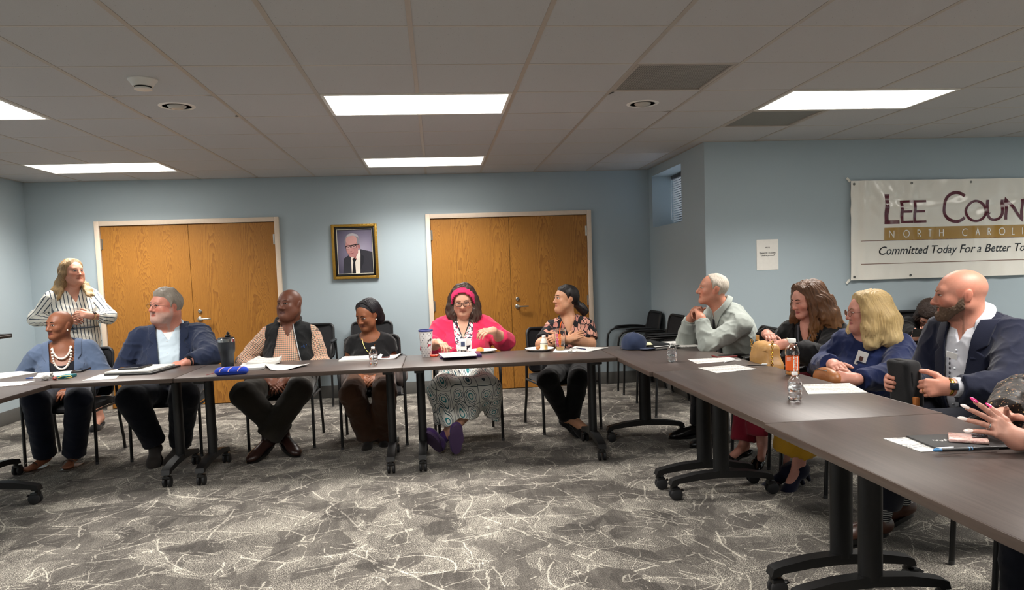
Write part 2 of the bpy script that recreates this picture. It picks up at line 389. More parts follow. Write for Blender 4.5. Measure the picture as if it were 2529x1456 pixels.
MB().lathe([(.0,0),(.078,0),(.078,-.006),(.070,-.014),(.052,-.038),(.050,-.040)][::-1],32).build('housing',M_PLW,t)
MB().lathe([(.045,-.0405),(.044,-.048)],32).build('sensor_slot',M_DARK,t)
MB().lathe([(0,-.060),(.030,-.059),(.046,-.055),(.047,-.048),(.044,-.047)],32).build('cap',M_PLW,t)
# ------------------------------------------------------------------ window in the side wall
M_ALU=mat('dark_window_frame','33363a',.4); M_SLAT=mat('white_blind_slat','eef0f0',.5)
win=struct(link('window_1',None)); xw=XS+WD
m=MB(); ym,zm=(WY0+WY1)/2,(WZ0+WZ1)/2
for s in (-1,1): m.box((xw+.10,ym+s*(WY1-WY0-.03)/2,zm),(.05,.03,WZ1-WZ0)).box((xw+.10,ym,zm+s*(WZ1-WZ0-.03)/2),(.05,WY1-WY0,.03))
m.build('window_frame',M_ALU,win)
MB().box((xw+.10,ym,zm),(.006,WY1-WY0-.06,WZ1-WZ0-.06)).build('pane',glassy('window_glass'),win)
for i,(a,b) in enumerate(LW):
    w_=struct(link('window_%d'%(i+2),None)); m=MB(); yc=(a+b)/2
    for q in (-1,1): m.box((XL-.1,yc+q*(b-a-.05)/2,1.575),(.06,.05,1.35)).box((XL-.1,yc,1.575+q*.65),(.06,b-a-.1,.05))
    m.build('window_frame',M_WHITE,w_); MB().box((XL-.1,yc,1.575),(.006,b-a-.1,1.25)).build('pane',bpy.data.materials['window_glass'],w_)
bl=thing('window_blind','white horizontal blind in the small high window','blind',(xw,ym,WZ1))
MB().box((.0,0,-.022),(.04,WY1-WY0-.02,.042),.004).build('headrail',mat('blind_headrail','55585c',.4),bl)
n=21; sl=MB().box((0,0,0),(.024,WY1-WY0-.03,.0012),0,Matrix.Rotation(math.radians(28),3,'Y')).mesh('slat',M_SLAT)
for i in range(n): o=link('slat',sl,bl); o.location=(0,0,-.055-i*(.515/(n-1)))
for s in (-.42,0,.42): MB().box((-.013,s,-.30),(.001,.012,.52)).build('ladder_tape',M_SLAT,bl)
MB().box((.0,0,-.575),(.026,WY1-WY0-.03,.010),.002).build('bottom_rail',mat('blind_bottom_rail','55585c',.4),bl)
MB().tube([(-.03,.44,-.04),(-.035,.44,-.3),(-.034,.43,-.50)],.003,6).build('tilt_wand',M_SLAT,bl)
# ------------------------------------------------------------------ doors
def oak(name,seed,flame):
    k=NT(name); v=k.co('Object',(1,1,1),(seed*.37,0,seed*.71)); s=k.n('SeparateXYZ'); k.put(s.inputs[0],v)
    n1=k.noise(k.co('Object',(2.2,1,.8),(seed,0,0)),2.2,3.,.55); n2=k.noise(k.co('Object',(14,1,2.),(seed,0,0)),3.,4.,.6)
    x=k.math('PINGPONG',k.math('ADD',s.outputs[0],k.math('MULTIPLY',k.math('SUBTRACT',n1,.5),.16 if not flame else .06)),.135 if flame else .21)
    par=k.math('MULTIPLY',k.math('MULTIPLY',x,x),34. if flame else 22.)
    z=k.math('MULTIPLY',s.outputs[2],.50 if flame else .20)
    f=k.math('ADD',k.math('ADD',par,z),k.math('ADD',k.math('MULTIPLY',k.math('SUBTRACT',n1,.5),.9 if flame else .45),k.math('MULTIPLY',k.math('SUBTRACT',n2,.5),.16 if flame else .10)))
    fr=k.math('FRACT',k.math('MULTIPLY',f,17.))
    col=k.ramp(fr,[(0.,lin('aa7531')),(.45,lin('9e6a2a')),(.75,lin('8f5d25')),(.92,lin('7f501d')),(1.,lin('a8732f'))])
    fine=k.noise(k.co('Object',(220,220,7)),1.,3.,.7)
    col=k.mix(k.math('MULTIPLY',k.math('SUBTRACT',fine,.35),.9,clamp=True),col,lin('b57f3a'))
    k.set(Base_Color=col,Roughness=.38,Specular_IOR_Level=.4); k.bump(fine,.08,.001); return k.m
M_FRAME=mat('cream_door_frame','e0cdb9',.45); M_STEEL=mat('brushed_steel','b9b7b0',.3,1.); M_GAP=mat('door_gap','1a0f08',.9)
def double_door(i,x0,x1,xm,ztop,flames,active,label):
    d=struct(link('door_%d'%i,None)); fw=.05; y=YB
    m=MB()
    m.box((x0-fw/2,y-.018,(ztop+fw)/2),(fw,.04,ztop+fw),.003).box((x1+fw/2,y-.018,(ztop+fw)/2),(fw,.04,ztop+fw),.003).box(((x0+x1)/2,y-.018,ztop+fw/2),(x1-x0,.04,fw),.003)
    m.build('door_frame',M_FRAME,d)
    MB().box(((x0+x1)/2,y-.001,ztop/2),(x1-x0,.006,ztop)).build('door_rebate',M_GAP,d)
    for k,(a,b) in enumerate(((x0+.004,xm-.002),(xm+.002,x1-.004))):
        leaf=MB().box((0,0,0),(b-a,.014,ztop-.012),.001).build('door_leaf',oak('oak_veneer_%d%d'%(i,k),i*3+k,flames[k]),d,0)
        leaf.location=((a+b)/2,y-.010,ztop/2+.002)
        hx=(-(b-a)/2+.004) if k==0 else ((b-a)/2-.004)
        for hz in (.80,.0,-.80):
            MB().cyl((hx,-.014,hz-.057),(hx,-.014,hz+.057),.008,seg=8).box((hx,-.009,hz),(.028,.006,.11)).build('hinge',M_STEEL,leaf)
        if k==1:
            lx=-(b-a)/2+.065; zz=-ztop/2
            MB().lathe([(.026,0),(.026,.010),(.02,.014),(0,.014)],20,(lx,-.007,zz+.948),(0,-1,0)).tube([(lx,-.02,zz+.948),(lx,-.055,zz+.948),(lx+.012,-.062,zz+.948),(lx+.11,-.058,zz+.948),(lx+.125,-.052,zz+.947)],[.010,.010,.009,.009,.007],10).build('lever_handle',M_STEEL,leaf)
            MB().lathe([(.021,0),(.021,.010),(.014,.016),(0,.016)],20,(lx+.004,-.007,zz+1.035),(0,-1,0)).build('deadbolt',M_STEEL,leaf)
    d['label']=label
double_door(1,-3.585,-1.755,-2.672,1.99,(True,False),1,'oak double door behind the standing woman')
double_door(2,-.05,1.742,.839,1.975,(False,False),1,'oak double door behind the woman in pink')
# ------------------------------------------------------------------ portrait
t=thing('framed_portrait','gilt framed portrait photograph of a man in a dark suit','picture',(-.895,YB,1.634)); t.rotation_euler=(0,0,0)
GOLD=mat('antique_gold','b08a3c',.35,.7,.5,(60,.3),(160,.4)); BLK=mat('black_lacquer','0d0c0c',.3); IVORY=mat('ivory_fillet','d8d2bd',.5)
W,H=.502,.606
def rect_ring(m,w,h,b,y0,y1):
    for s in (-1,1):
        m.box((s*(w-b)/2,(y0+y1)/2,0),(b,abs(y1-y0),h),.003); m.box((0,(y0+y1)/2,s*(h-b)/2),(w-2*b,abs(y1-y0),b),.003)
    return m
rect_ring(MB(),W,H,.030,-.002,-.034).build('gilt_moulding',GOLD,t)
m=MB(); n=0
for s in (-1,1):
    for k in range(42): m.ellip((s*(W/2-.004),-.034,-H/2+.008+k*(H-.016)/41),(.005,.004,.005),6,4)
    for k in range(35): m.ellip((-W/2+.008+k*(W-.016)/34,-.034,s*(H/2-.004)),(.005,.004,.005),6,4)
m.build('beading',GOLD,t)
rect_ring(MB(),W-.058,H-.058,.026,-.002,-.022).build('black_liner',BLK,t)
rect_ring(MB(),W-.108,H-.108,.006,-.002,-.02).build('fillet',IVORY,t)
pw,ph=W-.118,H-.118
def backdrop():
    k=NT('portrait_backdrop'); v=k.co(); s=k.n('SeparateXYZ'); k.put(s.inputs[0],v)
    r=k.math('SQRT',k.math('ADD',k.math('POWER',k.math('ADD',s.outputs[0],-.06),2.),k.math('POWER',k.math('ADD',s.outputs[2],-.02),2.)))
    k.set(Base_Color=k.ramp(k.math('MULTIPLY',r,3.),[(0,lin('a9a2b6')),(.5,lin('7d768c')),(1,lin('4d4a5c'))]),Roughness=.25); return k.m
MB().box((0,-.006,0),(pw,.004,ph)).build('photograph',backdrop(),t,0)
def flat(name,poly,y,col,parent,rough=.25):
    M=Matrix(((1,0,0,0),(0,0,-1,y),(0,1,0,0),(0,0,0,1)))
    return MB().prism(poly,.0006,M).build(name,mat('print_'+name,col,rough),parent,0)
def ov(cx,cz,rx,rz,tilt=0,n=28):
    c,s=math.cos(tilt),math.sin(tilt); return [(cx+c*rx*math.cos(2*math.pi*k/n)-s*rz*math.sin(2*math.pi*k/n),cz+s*rx*math.cos(2*math.pi*k/n)+c*rz*math.sin(2*math.pi*k/n)) for k in range(n)]
hx0,hz0=-pw/2,-ph/2
flat('printed_suit',[(hx0+.05,hz0),(hx0+.065,hz0+.17),(hx0+.15,hz0+.225),(.02,hz0+.24),(.06,hz0+.27),(pw/2,hz0+.235),(pw/2,hz0)],-.0083,'37363d',t)
flat('printed_shirt',[(-.048,hz0),(-.052,hz0+.20),(-.03,hz0+.235),(.05,hz0+.265),(.056,hz0+.22),(.045,hz0)],-.0090,'e6dccf',t)
flat('printed_tie',[(-.045,hz0),(-.026,hz0+.13),(-.036,hz0+.16),(-.012,hz0+.175),(.008,hz0+.155),(-.006,hz0+.125),(-.002,hz0)],-.0097,'1f1e22',t)
flat('printed_neck',ov(-.008,-.035,.045,.06,.1),-.0093,'a8706c',t)
flat('printed_hair',ov(-.030,.108,.082,.098,.12),-.0095,'8e8a92',t)
flat('printed_face',ov(-.034,.050,.068,.112,.12),-.0104,'b98482',t)
flat('printed_ear',ov(.045,.055,.012,.026,.1),-.0104,'a87272',t)
flat('printed_forehead',ov(-.036,.128,.062,.055,.1),-.0107,'c89894',t)
flat('printed_cheek',ov(-.052,.010,.040,.040,.1),-.0108,'c48c88',t)
flat('printed_quiff',[(-.095,.16),(-.07,.195),(-.02,.205),(.03,.19),(.05,.15),(.03,.165),(-.02,.178),(-.065,.172)],-.0111,'b3aeb4',t)
for x,z in ((-.074,.046),(-.012,.056)):
    flat('printed_lens_rim',ov(x,z,.030,.021,.12),-.0112,'3a3033',t); flat('printed_lens',ov(x,z-.003,.025,.016,.12),-.0117,'c79a97',t); flat('printed_eye',ov(x,z,.009,.004,.12),-.0121,'4a3a3c',t)
flat('printed_brow_bar',[(-.106,.056),(-.104,.066),(.044,.086),(.048,.076)],-.0117,'33292b',t)
flat('printed_nose',ov(-.050,.020,.011,.024,.1),-.0115,'c79390',t); flat('printed_nose_shadow',ov(-.046,.0,.012,.004,.1),-.0118,'8a5a58',t)
flat('printed_mouth',[(-.078,-.016),(-.05,-.020),(-.012,-.010),(-.03,-.024),(-.06,-.027)],-.0115,'8d5357',t); flat('printed_chin',ov(-.040,-.045,.026,.014,.1),-.0112,'c08a86',t)
flat('printed_collar_wing',[(-.052,hz0+.20),(-.030,hz0+.235),(-.016,hz0+.18),(-.04,hz0+.16)],-.0100,'f0e7dc',t); flat('printed_collar_wing',[(.05,hz0+.265),(.056,hz0+.20),(.02,hz0+.155),(.004,hz0+.18)],-.0100,'f0e7dc',t)
flat('printed_lapel',[(.045,hz0+.02),(.056,hz0+.22),(.095,hz0+.19),(.088,hz0+.12)],-.0089,'2c2b31',t)
# ------------------------------------------------------------------ notice and banner on the front wall
PAPER=mat('white_paper','e9e6df',.7); INK=mat('black_ink','1b1a1c',.6)
p0,p1=PY(1868,592,YF),PY(1922,665,YF); cx,cz=(p0.x+p1.x)/2,(p0.z+p1.z)/2
t=thing('wall_notice','small white printed sheet taped to the blue wall','notice',(cx,YF,cz))
MB().box((0,-.003,0),(.212,.001,.285)).build('sheet',PAPER,t,0)
for txt,z,s in (('Wi-Fi',.060,.020),('Password : LCGuest',.012,.019),('"Click to proceed"',-.012,.019)):
    o=link('printed_text',text_mesh(txt,s,'printed_text',INK,.0002,0,'CENTER',.0005),t); o.rotation_euler=(math.pi/2,0,0); o.location=(0,-.0042,z)
bx0,bz0,bz1,bwid=3.89,1.155,2.085,2.44
ban=thing('vinyl_banner','white vinyl county banner with maroon lettering and gold bar','banner',(bx0,YF,bz0)); ban.rotation_euler=(0,math.radians(.35),0)
bh_=bz1-bz0
def rip(x,z):
    u,v=x/bwid,z/bh_
    a=.004*math.sin(9*x+7*z)+.003*math.sin(23*x-11*z+2)+.002*math.sin(41*x+3*z)
    for gx in (.60,1.2,1.85): # drape folds hanging from the top grommets
        d=abs(x-gx); a+=.006*math.exp(-((v-.9)/.2)**2)*math.cos(d*26)*math.exp(-d*5)
    a+=.005*math.sin(60*x)*math.exp(-((u-.04)/.05)**2)+.004*math.sin((x*1.4+z)*38)*math.exp(-((u-.12)/.1)**2-((v-.8)/.25)**2)
    sag=.006*math.sin(34*(z-.62-.10*(x-.65)**2*1.8))*math.exp(-((v-.72)/.12)**2)
    return -(.034+a+sag)
def bp(x,z,off=0.): return (x,rip(x,z)-off,z)
def vinyl(name,col):
    return mat(name,col,.16,0,.6,(8,.03))
VW=vinyl('white_vinyl','ebe7dd'); VM=vinyl('maroon_vinyl','5a1226'); VG=vinyl('gold_vinyl','a8823c'); VK=vinyl('black_vinyl','17161a'); VB=vinyl('brown_vinyl','7d5c4c')
NXB,NZB=130,50
MB().quadgrid([[bp(bwid*i/NXB,bh_*j/NZB) for j in range(NZB+1)] for i in range(NXB+1)]).build('sheet',VW,ban,180)
def onb(x,z): return bp(x,z,.0022)
def onb2(x,z): return bp(x,z,.0042)
def bstrip(name,x0,x1,z0,z1,m,fn=onb,nx=60):
    MB().quadgrid([[fn(x0+(x1-x0)*i/nx,z0+(z1-z0)*j/3) for j in range(4)] for i in range(nx+1)]).build(name,m,ban,180)
LX=4.225-bx0
bstrip('gold_bar',LX,bwid-LX,1.521-bz0,1.640-bz0,VG)
bstrip('upper_rule',.10,bwid-.10,1.518-bz0,1.5235-bz0,VB); bstrip('lower_rule',.10,bwid-.10,1.300-bz0,1.3065-bz0,VB)
for ch,x,wd,hb,tk in (('L',4.228,.125,.262,.036),('E',4.388,.115,.192,.022),('E',4.522,.115,.192,.022),('C',4.808,.215,.275,.030),('O',5.040,.205,.192,.023),('U',5.262,.155,.192,.024),('N',5.455,.165,.192,.024),('T',5.635,.14,.192,.024),('Y',5.79,.16,.192,.024)):
    m=MB(); k=wd/(GL[ch][0]*hb*.92); x0=x-bx0+tk/2; strokes(m,ch,0,1.692-bz0-(.008 if ch in 'CO' else 0),hb,tk,0,lambda a,b:onb(x0+a*k,b)); m.build('title_letter',VM,ban,180)
for ch,x in zip('NORTHCAROLINA',(4.274,4.415,4.560,4.668,4.785,5.018,5.148,5.280,5.396,5.538,5.642,5.72,5.855)):
    m=MB(); strokes(m,ch,x-bx0,1.548-bz0,.064,.0085,0,onb2); m.build('state_letter',VW,ban,180)
me=text_mesh('Committed Today For a Better Tomorrow',.108,'motto_lettering',VK,0.,.28,'LEFT',.0006,1.0)
xs=[q.co.x for q in me.vertices]; k=(bwid-2*.285)/(max(xs)-min(xs))
for q in me.vertices: q.co=Vector(onb(.285+(q.co.x-min(xs))*k, 1.388-bz0+q.co.y*1.02))
link('motto_lettering',me,ban)
GR=mat('grommet_brass','6b6a66',.35,.8)
for gx,gz in ((.03,bh_-.03),(.605,bh_-.03),(1.205,bh_-.03),(1.81,bh_-.03),(.03,.03),(.605,.03),(1.22,.03),(1.81,.03)):
    MB().lathe([(.004,.002),(.011,.003),(.012,0)],14,bp(gx,gz,.001),(0,-1,0)).build('grommet',GR,ban)
for gx,gz,a in ((.0,bh_,2.4),(.0,.0,-2.4)):
    MB().box((gx-.015,-.016,gz+(.012 if gz>0 else -.012)),(.05,.004,.022),.001,Matrix.Rotation(.8 if gz>0 else -.8,3,'Y')).build('corner_tab',VW,ban)
# ------------------------------------------------------------------ tables
def laminate(name,col,edge=False):
    k=NT(name); v=k.co('Object',(2.2,55,55)); c=lin(col)
    a=k.noise(v,1.6,5.,.65); b=k.noise(k.co('Object',(.8,9,9)),1.5,3.)
    f=k.math('MULTIPLY_ADD',k.math('SUBTRACT',a,.5),1.5,k.math('MULTIPLY_ADD',k.math('SUBTRACT',b,.5),.8,.5),clamp=True)
    k.set(Base_Color=k.mix(f,tuple(x*.62 for x in c),tuple(x*1.32 for x in c)),Roughness=.34,Specular_IOR_Level=.5)
    k.bump(a,.06,.001); return k.m
M_LAM=laminate('taupe_wood_laminate','4f4541'); M_EDGE=laminate('laminate_edge_band','463a33')
M_BLK=mat('black_powder_coat','0c0c0d',.5); M_RUB=mat('black_caster_plastic','101011',.35); M_TREAD=mat('caster_tread','1c1c1e',.6)
TL,TD,TH,TT=1.463,.722,.735,.03
tb=thing('training_table','','table')
MB().box((0,0,TH-TT/2),(TL-.004,TD-.004,TT-.002),.002).build('table_top',M_LAM,tb)
m=MB()
for s in (-1,1): m.box((s*TL/2,0,TH-TT/2),(.004,TD,TT-.003),.001).box((0,s*TD/2,TH-TT/2),(TL-.004,.004,TT-.003),.001)
m.build('edge_band',M_EDGE,tb)
MB().box((0,.03,TH-TT-.02),(TL-.26,.05,.035),.004).build('crossbar',M_BLK,tb)
LXT=TL/2-.105
for s in (-1,1):
    n=20; prof=[(.030*math.cos(2*math.pi*k/n)*1.0,.047*math.sin(2*math.pi*k/n)) for k in range(n)]
    MB().prism([(s*LXT+x,y) for x,y in prof],TH-TT-.14,Matrix.Translation((0,0,.14))).build('leg_column',M_BLK,tb,50)
    m=MB().box((s*LXT,0,TH-TT-.018),(.07,.42,.034),.004)
    m.build('top_bracket',M_BLK,tb)
    pts=[(-.31,.088),(-.30,.118),(-.27,.128),(-.15,.150),(0,.160),(.15,.150),(.27,.128),(.30,.118),(.31,.088)]
    up=[(y,z) for y,z in pts]; dn=[(.27,.088),(.262,.098),(.14,.112),(0,.118),(-.14,.112),(-.262,.098),(-.27,.088)]
    M=Matrix(((0,0,1,s*LXT-.0275),(1,0,0,0),(0,1,0,0),(0,0,0,1)))
    MB().prism(up+dn,.055,M).build('foot',M_BLK,tb,40)
    for q in (-1,1):
        cy=q*.29
        cs=MB().lathe([(.016,.070),(.016,.09),(.022,.09)],12,(s*LXT,cy,0)).box((s*LXT,cy+.012,.064),(.052,.050,.022),.008).build('caster',M_RUB,tb)
        for e in (-1,1):
            MB().lathe([(0,-.009),(.030,-.009),(.0345,-.006),(.0345,.006),(.030,.009),(0,.009)],24,(s*LXT+e*.017,cy+.016,.0345),(1,0,0)).build('wheel',M_TREAD,cs)
        MB().box((s*LXT,cy+.052,.052),(.03,.02,.006),.002,Matrix.Rotation(.5,3,'X')).build('brake_lever',M_RUB,cs)
rows=[((-2.463,5.197),0,'dark wood-look folding table in front of the bald woman and the navy-blazer man'),((-.9915,5.197),0,'dark wood-look folding table in front of the man in the black vest'),((.4785,5.197),0,'dark wood-look folding table in front of the woman in pink'),
 ((1.577,4.815),-math.pi/2,'dark wood-look folding table under the navy cap and the gray-shirted man'),((1.595,3.346),-math.pi/2,'dark wood-look folding table under the orange-labelled bottle'),((1.583,1.876),-math.pi/2,'dark wood-look folding table under the folder and the clasped hands with pink nails'),((-2.835,4.098),math.pi/2,'dark wood-look folding table at the end of the row by the left wall, standing crosswise')]
for i,((x,y),a,lab) in enumerate(rows):
    o=tb if i==0 else copy_tree(tb)
    o.location=(x,y,0); o.rotation_euler=(0,0,a); tag(o,lab,'table','folding tables set in a U')
# ------------------------------------------------------------------ chairs
def mesh_mat():
    k=NT('black_mesh_fabric'); v=k.co('Object',(260,260,260)); f=k.noise(v,1.,2.)
    k.set(Base_Color=k.mix(f,lin('141416'),lin('2a2a2d')),Roughness=.75,Specular_IOR_Level=.3); k.bump(f,.3,.002); return k.m
M_MESH=mesh_mat(); M_SEAT=fabric('black_seat_fabric','17171a',300.); M_ARM=mat('black_arm_plastic','1b1b1d',.45); M_FOOTCAP=mat('chair_glide','3a3a3c',.5)
def make_chair():
    c=thing('stacking_armchair','','chair')
    pad=MB(); n=13; Wd,Dp=.46,.47
    P=[]
    for i in range(n):
        row=[]
        for j in range(n):
            u,v=i/(n-1)*2-1,j/(n-1)*2-1
            x=u*Wd/2*(1-.04*v*v); y=v*Dp/2*(1-.03*u*u)
            e=max(abs(u),abs(v)); z=.445+.018*(1-e**6)-.012*(1-u*u)*(1-v*v)
            if v<-.7: z-=.02*((-.7-v)/.3)**2
            row.append((x,y,z))
        P.append(row)
    pad.quadgrid(P); pad.quadgrid([[(x,y,.405) for x,y,z in r] for r in P][::-1])
    pad.v=pad.v; 
    ring=[P[i][0] for i in range(n)]+[P[-1][j] for j in range(1,n)]+[P[i][-1] for i in range(n-2,-1,-1)]+[P[0][j] for j in range(n-2,0,-1)]
    pad.quadgrid([[q for q in ring+ring[:1]],[(x,y,.405) for x,y,z in ring+ring[:1]]])
    pad.build('seat',M_SEAT,c,60)
    for s in (-1,1):
        # front leg running up into the arm, back leg with a splayed foot
        MB().tube([(s*.252,-.262,0),(s*.252,-.250,.30),(s*.252,-.246,.52),(s*.252,-.236,.585),(s*.252,-.20,.635),(s*.252,-.14,.655),(s*.252,.02,.662),(s*.252,.14,.662),(s*.248,.20,.66)],.0115,10).build('front_leg',M_BLK,c)
        MB().tube([(s*.252,.275,0),(s*.252,.262,.10),(s*.25,.225,.24),(s*.248,.205,.42),(s*.246,.205,.56),(s*.240,.215,.68)],.0115,10).build('back_leg',M_BLK,c)
        MB().tube([(s*.25,-.24,.40),(s*.25,.205,.40)],.009,8).build('side_rail',M_BLK,c)
        arm=[(s*.252,-.16+.34*k/8,.674+.006*math.sin(k/8*math.pi)) for k in range(9)]
        MB().tube(arm,[.008,.020,.025,.027,.027,.026,.024,.020,.010],12,flat=.42).build('armrest',M_ARM,c)
        MB().lathe([(.0125,0),(.0125,.018)],10,(s*.252,-.262,0)).build('glide',M_FOOTCAP,c); MB().lathe([(.0125,0),(.0125,.018)],10,(s*.252,.275,0)).build('glide',M_FOOTCAP,c)
    for y in (-.20,.19): MB().tube([(-.25,y,.398),(.25,y,.398)],.009,8).build('cross_rail',M_BLK,c)
    # reclined back: frame and mesh panel
    def bk(x,t): # t 0..1 up the back
        z=.47+.37*t; y=.195+.075*t-.035*(1-(2*x/.45)**2)*(0)+.028*(abs(2*x/.45)**2)*-1
        return (x,y+.01,z)
    rr=.05; out=[]
    hw=.222
    for (cx,ct,a0) in ((hw-rr,1-rr/.37,0),(-(hw-rr),1-rr/.37,90),(-(hw-rr),rr/.37,180),(hw-rr,rr/.37,270)):
        for k in range(6):
            a=math.radians(a0+90*k/5); out.append(bk(cx+rr*math.cos(a),ct+rr/.37*math.sin(a)))
    MB().tube(out,.013,8,closed=True).build('back_frame',M_ARM,c)
    MB().quadgrid([[bk(-hw+2*hw*i/10,.02+.96*j/8) for j in range(9)] for i in range(11)]).build('mesh_back',M_MESH,c,180)
    return c
CH=make_chair()
CHN=[0]
def chair(x,y,a,label,group=None):
    o=CH if CHN[0]==0 else copy_tree(CH)
    CHN[0]+=1; o.location=(x,y,0); o.rotation_euler=(0,0,math.radians(a)); tag(o,label,'chair',group or 'black stacking armchairs'); return o
R0=-90
chair(-2.885,5.945,2,'black armchair under the bald woman in the blue blazer')
chair(-2.15,5.99,5,'black armchair under the man in the navy blazer')
chair(-1.285,6.075,1,'black armchair under the man in the black vest')
chair(-.555,5.975,3,'black armchair under the woman in the black t-shirt')
chair(.205,5.93,4,'black armchair under the woman in the pink cardigan')
chair(1.03,6.10,10,'black armchair under the woman in the leaf-print shirt')
for x,lab in ((-1.39,'empty black armchair against the back wall below the portrait, behind the man in the vest'),(-.745,'empty black armchair against the back wall behind the woman in the black t-shirt')): chair(x,7.92,0,lab)
chair(2.19,7.94,R0,'empty black armchair deepest in the corner under the window')
chair(2.19,7.19,R0,'empty black armchair along the side wall, beside the corner one')
chair(2.16,6.46,R0,'empty black armchair at the wall corner behind the gray-shirted man')
chair(2.30,5.34,R0-4,'black armchair under the gray-shirted man')
chair(2.345,4.70,R0+4,'black armchair under the woman with the tan handbag')
chair(2.40,4.08,R0+2,'black armchair under the blond woman in navy')
chair(2.47,3.10,R0-4,'black armchair under the bearded bald man')
chair(2.42,2.33,R0,'black armchair under the person with the pink nails')
chair(4.40,6.17,0,'black armchair by the banner wall under the person holding a phone')
chair(4.98,6.19,0,'black armchair by the banner wall under the dark-haired person behind the bald man')
# ------------------------------------------------------------------ people: smooth implicit bodies
f32=np.float32
def A(v): return np.array(v,dtype=np.float64)
def unit(v): v=A(v); return v/max(np.linalg.norm(v),1e-9)
class Prim:
    __slots__=('fn','lo','hi','k','tagn')
    def __init__(s,fn,lo,hi,k,tagn=''): s.fn=fn; s.lo=A(lo); s.hi=A(hi); s.k=k; s.tagn=tagn
def _pl(clip,X,Y,Z):
    c,n=A(clip[0]),A(clip[1]); return X*f32(n[0])+Y*f32(n[1])+(Z*f32(n[2])-f32(c@n))
def cap(a,b,ra,rb,k=.02,clip=None,tagn=''):
    a=A(a);b=A(b);ba=b-a;bb=max(float(ba@ba),1e-9);R=max(ra,rb);a_=a.astype(f32);g=(ba/bb).astype(f32);bbf=f32(bb)
    def fn(X,Y,Z):
        x,y,z=X-a_[0],Y-a_[1],Z-a_[2]; u=x*g[0]+y*g[1]+z*g[2]; t=np.clip(u,0,1)
        d=np.sqrt(np.maximum((x*x+y*y)+z*z-bbf*t*(2*u-t),0)); d-=f32(ra)+f32(rb-ra)*t
        if clip is not None: d=np.maximum(d,_pl(clip,X,Y,Z))
        return d
    return Prim(fn,np.minimum(a,b)-R,np.maximum(a,b)+R,k,tagn)
def ell(c,r,M=None,k=.02,clip=None,tagn=''):
    """ellipsoid, M rows = local axes"""
    c=A(c);r=A(r);M=np.eye(3) if M is None else A(M); Mr=(M/r[:,None]).astype(f32); c_=c.astype(f32); ir=(1/r).astype(f32)
    def fn(X,Y,Z):
        x,y,z=X-c_[0],Y-c_[1],Z-c_[2]; k0=0;k1=0
        for i in range(3):
            q=x*Mr[i,0]+y*Mr[i,1]+z*Mr[i,2]; q=q*q; k0=k0+q; k1=k1+q*(ir[i]*ir[i])
        k0=np.sqrt(k0); d=k0*(k0-1)/(np.sqrt(k1)+f32(1e-6))
        if clip is not None: d=np.maximum(d,_pl(clip,X,Y,Z))
        return d
    e=np.sqrt(((M*r[:,None])**2).sum(0)); return Prim(fn,c-e,c+e,k,tagn)
def infl(p,d): 
    f=p.fn; d_=f32(d); return Prim(lambda X,Y,Z:f(X,Y,Z)-d_,p.lo-d,p.hi+d,p.k,p.tagn)
def evalp(prims,P):
    F=np.full(len(P),.5,f32); X,Y,Z=np.asarray(P,f32).T
    for p in prims:
        d=p.fn(X,Y,Z); h=np.maximum(p.k-np.abs(F-d),0)/p.k; F=np.minimum(F,d)-h*h*p.k*.25
    return F
